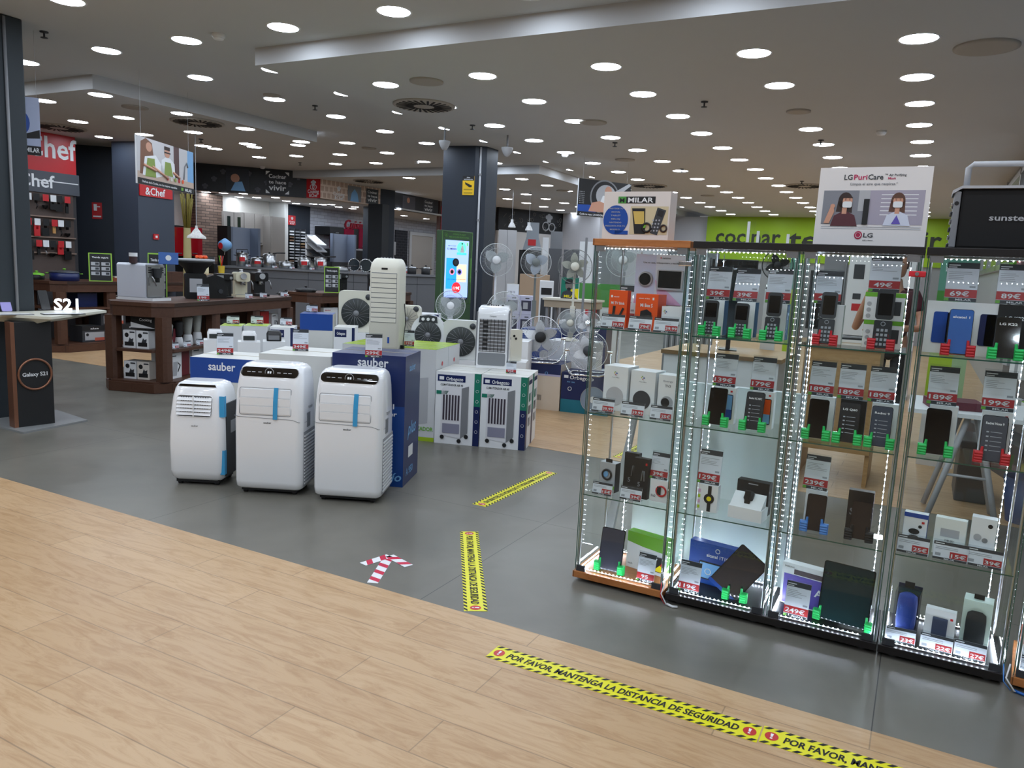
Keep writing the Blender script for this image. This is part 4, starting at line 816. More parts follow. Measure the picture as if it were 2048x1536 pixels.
MB().prism(rrect(-.02, .02, 0, .045, .008), -.006, .006, MBLACK, 'Y', Matrix.Translation((0, .03, .085)) @ Matrix.Rotation(-.8, 4, 'X')).box(-.012, .012, .02, .03, .06, .13, MBLACK).obj('smartwatch', wb)
bx(1422, 1165, 3.52, 'D', 'tablet_box', 'bright blue alcatel tablet box behind the tilted tablet', .235, .05, .2, BLUE, mat('deep_blue_side', (16, 56, 130), .4), lambda mb, w_, h_, y: (tline(mb, 'alcatel 1T10', .02, h_*.68, w_*.45, .016, y, PAPER), mb.ring((.02, y*2, h_*.86), .01, .0015, 14, PAPER, None, 'Y', 4), mb.prism(rrect(-w_*.28, w_*.45, h_*.12, h_*.55, .006), y*4, y, MBLACK, 'Y'), mb.rect(-w_*.26, w_*.43, h_*.15, h_*.52, y*5, LBLUE), mb.ring((-w_*.08, y*6, h_*.32), .014, .002, 14, PAPER, None, 'Y', 4)), rz=-.15)
tb = phone_mesh(.15, .225, scr=mat('screen_smoke', (44, 42, 48), .12, coat=1)); tb.box(-.078, .078, -.009, .001, -.004, .012, BLUE)
tag(tb.obj('tablet', loc=(cx_at(1443, 1185, 3.43), 3.43, aty(1443, 1185, 3.43).z+.012), rot=(-.2, radians(35), 0)), 'tablet with a blue edge tilted on its corner in the second case', 'tablet')
phone_stand((cx_at(1467, 1210, 3.41), 3.41, .0535), .04, HGREEN, 'green thumb stand under the tilted tablet')
ccard(1, 'D', 1374, 1200, '119€', 'tall', 'tall price card reading 119 on the floor of the second case', 3.375, w_=.098, h_=.145)
# case 3
bx(1660, 690, 3.52, 'A', 'phone_box', 'white phone box behind the tilted flip phone of the third case', .08, .05, .165, PAPER, LGREY)
phone(1648, 692, 3.42, SZ['A'], .062, .215, 'open black flip phone on the left of the third case', (HRED, 'red thumb stand under the left flip phone of the third case'), name='flip_phone', flip=True, tilt=.2)
ccard(2, 'A', 1652, 620, '45€', 'tall', 'tall price card half hidden behind the left flip phone', 3.53, w_=.105, h_=.14, z=1.236+.167)
def p_doro(mb, w_, h_, y): mb.rect(-w_/2, w_/2, h_*.85, h_, y, GREEN); [mb.disc(-w_*.38, h_*(.15+.22*k), w_*.06, y*2, LGREY, 10) for k in range(3)]; mb.rect(w_*.22, w_*.42, h_*.2, h_*.7, y*2, DGREY)
bx(1760, 702, 3.50, 'A', 'phone_box', 'green rimmed white phone box, lower of two stacked in the third case', .145, .08, .112, PAPER, GREEN, p_doro, top=GREEN)
bx(1764, 650, 3.50, 'A', 'phone_box', 'green rimmed white phone box, upper of two stacked in the third case', .148, .08, .112, PAPER, GREEN, p_doro, z=1.236+.1135, top=GREEN)
phone(1760, 700, 3.42, SZ['A'], .066, .235, 'open black flip phone before the green rimmed boxes', (HRED, 'red thumb stand under the flip phone before the green rimmed boxes'), name='flip_phone', flip=True, tilt=.12)
ccard(2, 'A', 1766, 590, '49€', 'tall', 'tall price card reading 49 on top of the green rimmed boxes', 3.53, w_=.115, h_=.15, z=1.236+.228, tilt=.06)
for k, (px, cpx, bm, scr, txt, nm, sb) in enumerate([(1630, 1640, PAPER, GLOSSB, None, 'plain black', 'left'), (1692, 1700, MBLACK, mat('film_black2', (22, 22, 24), .25), 'LG Q60', 'black LG Q60', 'middle'), (1756, 1762, PAPER, mat('film_blue_grey', (50, 58, 74), .3), 'Redmi 9', 'blue grey Redmi 9', 'right')]):
    bx(px+8, 870, 3.52, 'B', 'phone_box', '%s phone box behind the %s smartphone, third case' % ('black' if bm is MBLACK else 'white', nm), .1, .05, .17, bm)
    phone(px, 880+k*8, 3.42, SZ['B'], .078, .165, '%s smartphone on the second shelf of the third case' % nm, (HGREEN, 'green thumb stand under the %s smartphone' % nm), scr=scr, txt=txt, sub=1 if txt else None)
    ccard(2, 'B', cpx, 795, '189€', 'tall', 'tall price card reading 189 in the third case, %s one of three' % sb, 3.53, w_=.1, h_=.15, z=.836+.172)
bx(1627, 1040, 3.50, 'C', 'phone_box', 'white Galaxy phone box behind the dark brown phone', .085, .04, .16, PAPER, None, lambda mb, w_, h_, y: (tline(mb, 'Galaxy A20', 0, h_*.86, w_*.6, .008, y, DGREY), mb.rect(-w_*.35, w_*.1, h_*.2, h_*.75, y, MBLACK)))
phone(1626, 1068, 3.42, SZ['C'], .078, .155, 'dark brown smartphone in the blue stand', (HBLUE, 'blue thumb stand on the third shelf'), scr=mat('brown_screen', (40, 28, 24), .1, coat=1))
ccard(2, 'C', 1630, 970, '239€', 'tall', 'tall price card reading 239 on the white Galaxy box', 3.51, w_=.1, h_=.15, z=.436+.162)
bx(1715, 1060, 3.52, 'C', 'phone_box', 'tall dark phone box with a faint S on the third shelf', .1, .04, .185, mat('dark_brown_box', (36, 32, 32), .4), None, lambda mb, w_, h_, y: (tline(mb, 'S', -w_*.3, h_*.42, w_*.2, .03, y, GREY), mb.rect(w_*.26, w_*.36, h_*.68, h_*.7, y, LBLUE), mb.rect(w_*.3, w_*.32, h_*.65, h_*.73, y, LBLUE)))
phone(1716, 1082, 3.42, SZ['C'], .076, .155, 'dark smartphone in the black thumb stand', (MBLACK, 'black thumb stand on the third shelf'), scr=MATS['brown_screen'])
bx(1612, 1225, 3.50, 'D', 'tablet_box', 'purple and white Tab A7 box on the third case floor', .265, .05, .19, PAPER, None, lambda mb, w_, h_, y: (mb.rect(-w_*.46, w_*.5, h_*.03, h_*.74, y, PURPLE), mb.rect(-w_*.3, w_*.5, h_*.76, h_*.88, y, mat('bronze_print', (88, 76, 80), .4)), tline(mb, 'Tab A7', 0, h_*.36, w_*.62, .034, y*2, PAPER), tline(mb, 'SAMSUNG', -w_*.38, h_*.9, w_*.16, .007, y, GREY)), rz=-.18)
ccard(2, 'D', 1588, 1250, '249€', 'tall', 'tall price card reading 249 before the purple tablet box', 3.375, w_=.1, h_=.155)
phone(1693, 1262, 3.42, SZ['D'], .205, .25, 'large dark teal tablet leaning back in the third case', (HGREEN, 'green thumb stand gripping the large teal tablet'), name='tablet', scr=mat('teal_screen', (6, 40, 44), .04, coat=1), tilt=.2, rz=-.12)
# case 4
bx(1910, 715, 3.50, 'A', 'phone_box', 'wide white phone box with blue phones printed on it', .265, .05, .205, PAPER, None, lambda mb, w_, h_, y: [mb.prism(rrect(w_*a, w_*(a+.2), h_*.2, h_*.8, .008), y*4, y, mm, 'Y') for a, mm in ((-.4, BLUE), (-.22, DGREY), (.2, NAVY), (.28, DGREY))])
phone(1912, 722, 3.42, SZ['A'], .082, .175, 'blue screened smartphone before the wide white box', (HRED, 'red thumb stand under the blue screened smartphone'), scr=mat('blue_film', (24, 88, 170), .2), txt='alcatel 1')
ccard(3, 'A', 1915, 635, '69€', 'tall', 'tall price card reading 69 on the wide white box', 3.53, w_=.11, h_=.155, z=1.236+.207)
bx(2018, 715, 3.49, 'A', 'phone_box', 'black LG K phone box at the right edge of the fourth case', .11, .05, .205, MBLACK, None, lambda mb, w_, h_, y: tline(mb, 'LG K22', 0, h_*.72, w_*.55, .014, y, PAPER))
phone(2008, 722, 3.42, SZ['A'], .082, .155, 'black smartphone under the 89 card', (HGREEN, 'green thumb stand under the smartphone below the 89 card'), txt='LG K22')
ccard(3, 'A', 2018, 637, '89€', 'tall', 'tall price card reading 89 on the black phone box', 3.52, w_=.105, h_=.155, z=1.236+.207)
bx(1878, 895, 3.50, 'B', 'phone_box', 'white phone box behind the black phone under the fourth case 189 card', .1, .05, .19, PAPER, LBLUE)
phone(1868, 912, 3.42, SZ['B'], .088, .18, 'large plain black smartphone in the fourth case', (HGREEN, 'green thumb stand under the large plain black smartphone'))
ccard(3, 'B', 1880, 825, '189€', 'tall', 'tall price card reading 189 in the fourth case', 3.51, w_=.105, h_=.155, z=.836+.192)
bx(1985, 905, 3.50, 'B', 'phone_box', 'white phone box behind the grey Redmi Note 9', .1, .05, .19, PAPER, None, p_phone(LBLUE))
phone(1980, 930, 3.42, SZ['B'], .086, .178, 'dark grey Redmi Note 9 smartphone in the red stand', (HRED, 'red thumb stand under the Redmi Note 9'), scr=mat('film_grey', (64, 66, 76), .3), txt='Redmi Note 9', sub=1)
ccard(3, 'B', 1992, 835, '199€', 'tall', 'tall price card reading 199 in the fourth case', 3.51, w_=.108, h_=.155, z=.836+.192)
def p_buds(mb, w_, h_, y): mb.rect(-w_/2, w_/2, 0, h_*.2, y, BLUE); mb.rect(-w_/2, w_/2, h_*.88, h_, y, BLUE); mb.disc(-.002, h_*.5, .02, y*2, MBLACK, 16, rz=.012); mb.disc(-.002, h_*.34, .02, y*2, MBLACK, 16, rz=.009); mb.disc(.018, h_*.65, .007, y*2, MBLACK, 10); mb.rect(w_*.26, w_*.38, h_*.74, h_*.8, y*2, RED)
bx(1826, 1085, 3.44, 'C', 'earbuds_box', 'white and blue earbuds box in the fourth case', .085, .04, .15, PAPER, BLUE, p_buds, rz=-.08)
bx(1895, 1100, 3.44, 'C', 'card_reader_box', 'plain white box with grey label panels in the fourth case', .11, .04, .15, mat('warm_white_box', (232, 236, 232), .45), None, lambda mb, w_, h_, y: (mb.rect(-w_*.3, w_*.3, h_*.5, h_*.72, y, LGREY), mb.rect(-w_*.3, w_*.3, h_*.1, h_*.25, y, LGREY), tline(mb, 'CUBE GEO', 0, h_*.38, w_*.3, .008, y, DGREY)), rz=-.12)
bx(1960, 1110, 3.44, 'C', 'earbuds_box', 'white box with two white earbuds printed on it', .085, .05, .175, PAPER, mat('mint_side', (196, 226, 222), .5), lambda mb, w_, h_, y: (mb.disc(-w_*.2, h_*.55, w_*.16, y*2, LGREY, 14), mb.disc(w_*.1, h_*.5, w_*.12, y*2, GREY, 14), mb.disc(-w_*.1, h_*.15, w_*.13, y*2, GREY, 14), mb.disc(w_*.25, h_*.15, w_*.16, y*2, LGREY, 14), mb.disc(w_*.25, h_*.84, w_*.1, y*2, MBLACK, 12)), rz=-.1)
ccard(3, 'C', 1823, 1112, '25€', 'wide', 'wide price card reading 25 before the blue edged earbuds box', 3.375, w_=.115, h_=.07)
ccard(3, 'C', 1898, 1130, '15€', 'wide', 'wide price card reading 15 in the fourth case', 3.375, w_=.12, h_=.07)
ccard(3, 'C', 1965, 1145, '39€', 'wide', 'wide price card reading 39 in the fourth case', 3.375, w_=.12, h_=.07)
def speaker_pack(px, py, col, lab, y, boxm, clear):
    o = thing('speaker_pack', lab, 'speaker', (cx_at(px, py, y), y, SZ['D']), -.12)
    if clear: MB().box(-.045, .045, 0, .08, .0005, .19, clear).box(-.045, .045, .081, .083, 0, .2, mat('navy_back_card', (22, 28, 60), .5)).obj('carton', o)
    else: MB().box(-.05, .05, .012, .09, 0, .215, boxm).obj('carton', o)
    yy = .04 if clear else .008
    MB().lathe([(.018, .015), (.034, .022), (.037, .05), (.037, .14), (.034, .165), (.02, .175), (.001, .175)], col, 24, Matrix.Translation((0, yy, 0)) @ (Matrix.Identity(4) if clear else Matrix.Diagonal((.95, .2, 1, 1)))).obj('speaker_body', o)
    MB().box(-.018, .018, .04, .045, .2 if clear else .215, .225 if clear else .235, MBLACK).obj('hang_tab', o)
speaker_pack(1805, 1268, mat('blue_mesh', (18, 62, 160), .6, bump=.3, scale=400), 'blue cylindrical speaker in a clear dark pack', 3.45, None, CLEAR)
speaker_pack(1942, 1310, mat('black_mesh', (30, 36, 38), .7, bump=.3, scale=400), 'black speaker shown in a mint white carton', 3.44, mat('mint_white_box', (206, 224, 214), .5), None)
bx(1873, 1290, 3.43, 'D', 'power_bank_box', 'white box with a dark slate power bank printed on it', .108, .035, .155, PAPER, None, lambda mb, w_, h_, y: (mb.prism(rrect(-w_*.24, w_*.26, h_*.15, h_*.8, .004), y*4, y, mat('slate_print', (64, 74, 100), .5), 'Y'), mb.rect(w_*.33, w_*.42, h_*.78, h_*.84, y, RED)), rz=-.12)
ccard(3, 'D', 1797, 1298, '23€', 'wide', 'wide price card reading 23 before the blue speaker', 3.375, w_=.11, h_=.062)
ccard(3, 'D', 1869, 1312, '22€', 'wide', 'wide price card reading 22 before the power bank box', 3.375, w_=.115, h_=.066)
ccard(3, 'D', 1935, 1338, '27€', 'wide', 'wide price card reading 27 before the black speaker', 3.372, w_=.11, h_=.07)
# case 5 (edge)
bx(2045, 1310, 3.42, 'D', 'orange_media_box', 'orange box low in the last case at the picture edge', .14, .05, .06, ORANGE, z=.15)
bx(2045, 1330, 3.42, 'D', 'power_bank_box', 'white box low in the last case under the orange one', .14, .06, .096, PAPER)
ccard(4, 'D', 2050, 1360, '35€', 'wide', 'wide price card on the floor of the last case', 3.37, w_=.11, h_=.07)
ccard(4, 'A', 2066, 690, '99€', 'tall', 'tall price card at the edge of the last case', 3.5, w_=.1, h_=.15)
# on top of the cases --------------------------------------------------
YT = 3.48
def top_sign(name, lab, px0, px1, pyt, pyb, y, m, prints, th=.03, tilt=.04):
    a, b = aty(px0, pyb, y), aty(px1, pyb, y); W = b.x-a.x; z0 = 1.643; h_ = aty((px0+px1)/2, pyt, y).z-z0
    mb = MB().box(0, W, 0, th, 0, h_, m); prints(mb, W, h_, -.0008)
    o = mb.obj(name, loc=(a.x, y, z0), rot=(-tilt, 0, 0)); tag(o, lab, 'sign'); return o
def p_milar(mb, W, h, y):
    mb.rect(W*.22, W*.78, h*.76, h*.9, y, MBLACK); mb.rect(W*.22, W*.34, h*.76, h*.9, y*1.5, mat('logo_green', (70, 150, 60), .5)); mb.text('M', W*.28, h*.78, W*.07, y*2.5, MBLACK, wide=h*.09, align='F'); mb.text('MILAR', W*.56, h*.78, W*.38, y*2, PAPER, wide=h*.1, align='F')
    mb.disc(W*.2, h*.42, W*.19, y*2, BLUE, 28, rz=h*.3); mb.rect(W*.2, W*.4, h*.12, h*.2, y*2, BLUE)
    for k, t in enumerate(['PROTEGE TU', 'MOVIL', 'TABLET', 'RELOJ', 'NINTENDO', 'PREGUNTA POR TU', 'MODELO']): mb.text(t, W*.2, h*(.64-k*.072), W*(.05+.017*len(t)), y*4, LINE, wide=h*.028, align='F')
    mb.rect(W*.42, W*.98, h*.13, h*.7, y*1.2, mat('card_photo_tan', (206, 192, 156), .6)); mb.poly([(W*.44, h*.66), (W*.64, h*.66), (W*.66, h*.14), (W*.5, h*.14)], y*2.4, MBLACK); mb.poly([(W*.46, h*.6), (W*.625, h*.6), (W*.64, h*.34), (W*.5, h*.34)], y*3.2, mat('sunset_print', (206, 178, 90), .5))
    mb.poly([(W*.82, h*.68), (W*.95, h*.62), (W*.84, h*.12), (W*.73, h*.16)], y*2.4, DGREY); mb.poly([(W*.84, h*.64), (W*.92, h*.6), (W*.9, h*.48), (W*.82, h*.52)], y*3.2, MBLACK)
    for r_ in range(4):
        for c in range(3): mb.disc(W*(.77+.045*c-.008*r_), h*(.42-.07*r_), W*.013, y*3.6, LINE, 8)
    mb.ring((W*.68, y*5, h*.27), W*.06, W*.018, 16, MBLACK, None, 'Y', 4); mb.disc(W*.64, h*.3, W*.03, y*8, GREEN, 12); mb.ring((W*.93, y*5, h*.26), W*.045, W*.014, 16, mat('dark_band', (50, 36, 36), .5), None, 'Y', 4)
top_sign('shop_card_box', 'white card box with a shop logo, blue disc and gadget pictures on the oak case', 1203, 1335, 383, 479, 3.46, mat('cream_card', (222, 214, 208), .5), p_milar, .1, 0.02)
def woman(mb, x, z, s, y, hair, hx, top, mask=True):
    mb.disc(x, z, .3*s, y*2, hair, 20, rz=.38*s); mb.poly([(x-.3*s, z), (x+.3*s, z), (x+.33*s, z-.55*s), (x-.36*s, z-.5*s)], y*2, hair)
    mb.poly([(x-.55*s, z-1.15*s), (x-.42*s, z-.68*s), (x-.1*s, z-.5*s), (x+.12*s, z-.5*s), (x+.45*s, z-.66*s), (x+.6*s, z-1.15*s)], y*3, top); mb.rect(x-.1*s, x+.1*s, z-.6*s, z-.3*s, y*3.4, SKIN)
    mb.disc(x+hx*s, z-.02*s, .21*s, y*4, SKIN, 20, rz=.28*s); mb.poly([(x-.22*s+hx*s, z+.12*s), (x+.22*s+hx*s, z+.12*s), (x+.15*s, z+.3*s), (x-.18*s, z+.3*s)], y*5, hair)
    for e in (-.09, .09): mb.disc(x+(hx+e)*s, z+.03*s, .03*s, y*5, HAIR, 8, rz=.014*s); mb.rect(x+(hx+e-.04)*s, x+(hx+e+.04)*s, z+.075*s, z+.09*s, y*5, HAIR)
    mb.prism(rrect(x+(hx-.2)*s, x+(hx+.2)*s, z-.32*s, z-.04*s, .08*s), y*7, y*5, mat('mask_white', (226, 230, 232), .5), 'Y')
def p_lg(mb, W, h, y):
    mb.text('LG', W*.265, h*.845, W*.075, y*2, DGREY, wide=h*.065, align='F'); mb.text('Puri', W*.375, h*.845, W*.12, y*2, mat('magenta_print', (186, 26, 84), .5), wide=h*.065, align='F'); mb.text('Care', W*.51, h*.845, W*.135, y*2, DGREY, wide=h*.065, align='F'); mb.text('TM', W*.6, h*.9, W*.025, y*2, DGREY, wide=h*.015, align='F')
    mb.text('Air Purifying', W*.70, h*.885, W*.15, y*2, DGREY, wide=h*.028, align='F'); mb.text('Mask', W*.655, h*.845, W*.07, y*2, MATS['magenta_print'], wide=h*.028, align='F'); mb.text('Limpia el aire que respiras.*', W*.5, h*.775, W*.42, y*2, GREY, wide=h*.032, align='F')
    mb.rect(W*.055, W*.48, h*.28, h*.71, y, mat('photo_grey', (130, 132, 140), .5)); mb.rect(W*.48, W*.955, h*.28, h*.71, y, mat('photo_lilac', (166, 160, 176), .5)); mb.rect(W*.38, W*.48, h*.45, h*.71, y*1.5, LGREY)
    woman(mb, W*.26, h*.58, h*.28, y, HAIR, .1, mat('maroon_print', (84, 34, 44), .5)); woman(mb, W*.73, h*.58, h*.27, y, mat('brown_hair_print', (92, 58, 42), .5), 0, mat('pale_blouse', (210, 216, 232), .5))
    mb.poly([(W*.08, h*.29), (W*.13, h*.5), (W*.16, h*.5), (W*.17, h*.44), (W*.13, h*.29)], y*6, SKIN); mb.disc(W*.15, h*.51, W*.022, y*6.5, SKIN, 12); mb.rect(W*.43, W*.48, h*.28, h*.6, y*6, MBLACK)
    for k in range(6): mb.rect(W*.58, W*.9, h*(.4+.05*k), h*(.41+.05*k), y*1.4, PAPER)
    mb.poly([(W*.69, h*.29), (W*.73, h*.4), (W*.77, h*.29)], y*5, PURPLE)
    for k in range(2): mb.rect(W*.06, W*.95, h*(.245-.022*k), h*(.252-.022*k), y, LINE)
    mb.disc(W*.41, h*.145, W*.036, y*2, mat('lg_red', (176, 26, 70), .4), 24, rz=h*.052); mb.text('LG', W*.5, h*.12, W*.085, y*2, DGREY, wide=h*.055, align='F'); mb.text('Life’s Good', W*.5, h*.075, W*.09, y*2, DGREY, wide=h*.014, align='F')
    mb.ring((W*.41, y*3, h*.145), W*.024, W*.0025, 16, PAPER, None, 'Y', 3)
top_sign('purifier_sign', 'white PuriCare air purifying mask sign with two masked women', 1625, 1849, 333, 491, 3.47, mat('white_display_board', (226, 222, 220), .5), p_lg, .012, .05)
# suitcase speaker
a = aty(1897, 497, 3.44); sp = thing('suitcase_speaker', 'black suitcase speaker with silver carry handle on the fourth case', 'speaker', (a.x+.02, 3.44, 1.643), 0)
MB().box(0, .38, 0, .16, 0, .225, mat('black_fabric', (10, 10, 11), .8)).obj('cover', sp, bevel=.012)
m = MB().box(-.022, 0, -.005, .17, .005, .215, GREY); 
for k in range(6): m.box(-.03, -.022, .01, .15, .01+k*.03, .022+k*.03, [DGREY, CHROME][k % 2])
m.disc(-.012, .17, .008, -.006, MBLACK, 12); m.obj('side_trim', sp, bevel=.004)
MB().prism([(-.03, .205), (.0, .225), (.38, .225), (.38, .235), (-.0, .235), (-.03, .218)], -.01, .17, LGREY, 'Y').obj('top_trim', sp)
MB().tube([(.015, .08, .23), (.015, .08, .31), (.03, .08, .325), (.36, .08, .325), (.375, .08, .31), (.375, .08, .23)], .011, 8, LGREY).obj('carry_handle', sp)
m = MB(); m.text('sunstech', .175, .108, .15, -.003, LGREY, wide=.022, align='F')
for a_ in (0, .6, 1.2): m.box(0, .012, -.003, -.002, -.0015, .0015, YELLOW, Matrix.Translation((.252, 0, .135)) @ Matrix.Rotation(-a_-.1, 4, 'Y') @ Matrix.Translation((.008, 0, 0)))
m.obj('lettering', sp)
for i, (px, pt, pb) in enumerate([(1492, 443, 484), (1512, 462, 484), (1572, 468, 486)]):
    p = aty(px, pb, 3.5); h_ = aty(px, pt, 3.5).z-1.643
    m = MB().box(0, .035 if i != 1 else .05, 0, .002, 0, h_, CLEAR).box(0, .05, 0, .05, 0, .002, CLEAR).box(0, .012, -.001, 0, .004, h_, PAPER)
    tag(m.obj('acrylic_holder', loc=(p.x, 3.5, 1.643)), 'empty clear acrylic holder on the black case tops, %s' % ['tallest', 'low one beside the tallest', 'nearest the mask sign'][i], 'card holder')
# ------------------------------------------------------------------ helpers for the shop floor
def face(p, off=0.0): return math.atan2(-p[0], p[1])+off
def loft(mb, secs, m, r_n=4, smooth=True):
    # secs: (z, x0, x1, y0, y1, r)
    vs = []; n = None
    for z, x0, x1, y0, y1, r in secs:
        pts = rrect(x0, x1, y0, y1, r, r_n); n = len(pts); vs += [(u, v, z) for u, v in pts]
    fs = [(j*n+i, j*n+(i+1) % n, (j+1)*n+(i+1) % n, (j+1)*n+i) for j in range(len(secs)-1) for i in range(n)]
    mb.add(vs, fs, m, None, smooth); mb.add(vs, [tuple(range(n-1, -1, -1)), tuple((len(secs)-1)*n+i for i in range(n))], m); return mb
GW_ = mat('gloss_white_shell', (242, 244, 246), .18, coat=.6, var=.01, scale=2)
GV = mat('vent_grey', (150, 152, 156), .5)
SEAM = mat('seam_grey', (120, 124, 130), .6)
# ------------------------------------------------------------------ portable air conditioners
def portable_ac(loc, rz, w_, h_, d, lab, kind):
    t = thing('portable_air_conditioner', lab, 'air conditioner', loc, rz, 'white portable air conditioners')
    a = w_/2; b = .035
    if kind == 2:
        secs = [(b, -a+.02, a-.02, .02, d-.02, .03), (b+.012, -a+.004, a-.004, .006, d-.006, .04), (b+.05, -a, a, 0, d, .045), (h_*.6, -a, a, 0, d, .045), (h_*.74, -a+.004, a-.004, .002, d, .05), (h_*.86, -a+.008, a-.008, .018, d, .055), (h_*.93, -a+.014, a-.014, .034, d-.005, .055), (h_*.965, -a+.022, a-.022, .05, d-.015, .055), (h_*.99, -a+.04, a-.04, .075, d-.04, .05), (h_, -a+.07, a-.07, .11, d-.07, .04)]
    else:
        secs = [(b, -a+.03, a-.03, .03, d-.03, .03), (b+.015, -a+.012, a-.012, .012, d-.01, .045), (b+.06, -a, a, 0, d, .05), (h_*.4, -a, a, -.008, d, .05), (h_*.66, -a+.002, a-.002, .002, d, .05), (h_*.85, -a+.01, a-.01, .025, d-.01, .055), (h_*.93, -a+.02, a-.02, .042, d-.02, .055), (h_*.975, -a+.035, a-.035, .06, d-.035, .05), (h_, -a+.065, a-.065, .09, d-.07, .04)]
    loft(MB(), secs, GW_, 6).obj('housing', t)
    def yf(z):
        for s0, s1 in zip(secs, secs[1:]):
            if s0[0] <= z <= s1[0]: return s0[3]+(s1[3]-s0[3])*(z-s0[0])/(s1[0]-s0[0])
        return secs[-1][3]
    def patch(mb, pts, off, m):   # a flat outline laid on the curved front
        mb.add([(u, yf(v)-off, v) for u, v in pts], [tuple(range(len(pts)))], m)
    if kind == 2:
        p = MB(); z0, z1 = h_*.905, h_*.972
        def capsule(x0, x1, za, zb, n=8):
            r = (zb-za)/2; c = (za+zb)/2
            return [(x1-r+r*cos(-pi/2+pi*i/n), c+r*sin(-pi/2+pi*i/n)) for i in range(n+1)]+[(x0+r+r*cos(pi/2+pi*i/n), c+r*sin(pi/2+pi*i/n)) for i in range(n+1)]
        pts = capsule(-a+.035, a-.035, z0, z1)
        vs = [(u, yf(v)-.003, v) for u, v in pts]; vb = [(u, yf(v)+.012, v) for u, v in pts]; n = len(pts)
        p.add(vs, [tuple(range(n))], GLOSSB); p.add(vs+vb, [(i, (i+1) % n, n+(i+1) % n, n+i) for i in range(n)], GLOSSB)
        c = (z0+z1)/2; p.ring((0, yf(c)-.0045, c), .027, .0018, 24, LGREY, Matrix.Identity(4), 'Y', 4)
        for x in (-.13, -.1, -.06, .06, .1, .13): patch(p, [(x-.011, c-.002), (x+.011, c-.002), (x+.011, c+.002), (x-.011, c+.002)], .004, LGREY)
        patch(p, [(-.012, c-.006), (-.002, c-.006), (-.002, c+.007), (-.012, c+.007)], .0045, PAPER); patch(p, [(.002, c-.006), (.012, c-.006), (.012, c+.007), (.002, c+.007)], .0045, PAPER)
        p.obj('control_panel', t)
        lv = MB(); zb_, zt = h_*.625, h_*.815; x0, x1 = -a+.045, a-.075
        for k in range(3):
            za, zz = zb_+(zt-zb_)*k/3+.002, zb_+(zt-zb_)*(k+1)/3-.002
            lv.add([(x0, yf(za)-.004, za), (x1, yf(za)-.004, za), (x1, yf(zz)-.007, zz), (x0, yf(zz)-.007, zz), (x0, yf(za)+.01, za), (x1, yf(za)+.01, za), (x1, yf(zz)+.01, zz), (x0, yf(zz)+.01, zz)], [(0, 1, 2, 3), (4, 0, 3, 7), (1, 5, 6, 2), (3, 2, 6, 7), (0, 4, 5, 1)], GW_)
        lv.tube([(u, yf(v)-.001, v) for u, v in rrect(x0-.006, x1+.006, zb_-.006, zt+.006, .012)], .0014, 4, SEAM, closed=True)
        lv.obj('louver_flap', t)
        s_ = MB(); s_.tube([(-a+.002, yf(h_*.585)+.01, h_*.605), (-a+.03, yf(h_*.6)-.0005, h_*.6), (a-.06, yf(h_*.595)-.0005, h_*.592), (a-.02, yf(h_*.58)+.001, h_*.575), (a-.001, .05, h_*.565), (a, .1, h_*.565)], .0016, 4, SEAM)
        s_.text('sauber', -.0, h_*.555, .05, -.0012, DGREY, wide=.012, align='F'); s_.obj('seam_and_logo', t)
        g = MB()
        for k in range(15): g.box(a-.002, a+.006, .05, d-.03, .07+k*.022, .08+k*.022, GW_)
        g.box(a-.004, a+.001, .04, d-.02, .06, .41, GV); g.box(a-.003, a+.003, .1, .16, h_*.52, h_*.63, SEAM); g.box(a-.002, a+.004, .13, .2, h_*.66, h_*.68, GV)
        g.obj('side_grille', t)
        patch_t = MB(); x = .03 if w_ < .43 else .05
        zz = [h_*.59, h_*.66, h_*.72, h_*.78, h_*.83]; vs = [(x-.014+(v-h_*.59)*.02+s__, yf(v)-.009, v) for v in zz for s__ in (0, .028)]
        patch_t.add(vs, [(2*i, 2*i+1, 2*i+3, 2*i+2) for i in range(4)], TAPEB); patch_t.obj('protective_tape', t)
    else:
        v_ = MB(); x0, x1, zb_, zt = -a+.055, a-.075, h_*.675, h_*.875
        v_.tube([(u, yf(v)-.001, v) for u, v in rrect(x0, x1, zb_, zt, .02)], .003, 5, GW_, closed=True)
        patch(v_, rrect(x0+.003, x1-.003, zb_+.003, zt-.003, .017), .0006, mat('vent_shadow_grey', (96, 98, 102), .7))
        for k in range(5):
            z = zb_+.012+k*(zt-zb_-.02)/5
            v_.add([(x0+.004, yf(z)-.013, z), (x1-.004, yf(z)-.013, z), (x1-.004, yf(z+.016)-.002, z+.019), (x0+.004, yf(z+.016)-.002, z+.019)], [(0, 1, 2, 3)], GW_)
            for q in range(12): v_.box(x0+.03+q*.0155, x0+.033+q*.0155, yf(z)-.006, yf(z)-.002, z+.018, z+.024, MBLACK)
        v_.box((x0+x1)/2-.003, (x0+x1)/2+.003, yf(zb_)-.01, yf(zb_), zb_, zt, GW_); v_.obj('air_outlet', t)
        p = MB(); z = h_*.955
        p.add([(-a+.05, yf(z)-.003, z), (a-.06, yf(z)-.003, z), (a-.07, yf(z+.014)-.004, z+.014), (-a+.065, yf(z+.014)-.004, z+.014)], [(0, 1, 2, 3)], GLOSSB); p.obj('control_panel', t)
        l = MB(); l.text('sauber', -.0, h_*.585, .045, -.0085, DGREY, wide=.011, align='F'); l.obj('logo', t)
        s_ = MB().box(a-.012, a+.002, .05, d-.03, .06, h_*.8, mat('dark_side', (50, 52, 56), .5)); s_.box(a, a+.006, .12, .2, h_*.5, h_*.62, GV); s_.obj('side_panel', t)
        tp = MB()
        for za, zb2 in ((.08, .24), (h_*.68, h_*.88)): tp.box(a-.028, a+.0035, .012, .016, za, zb2, TAPEB).box(a+.0025, a+.004, .012, .045, za, zb2, TAPEB)
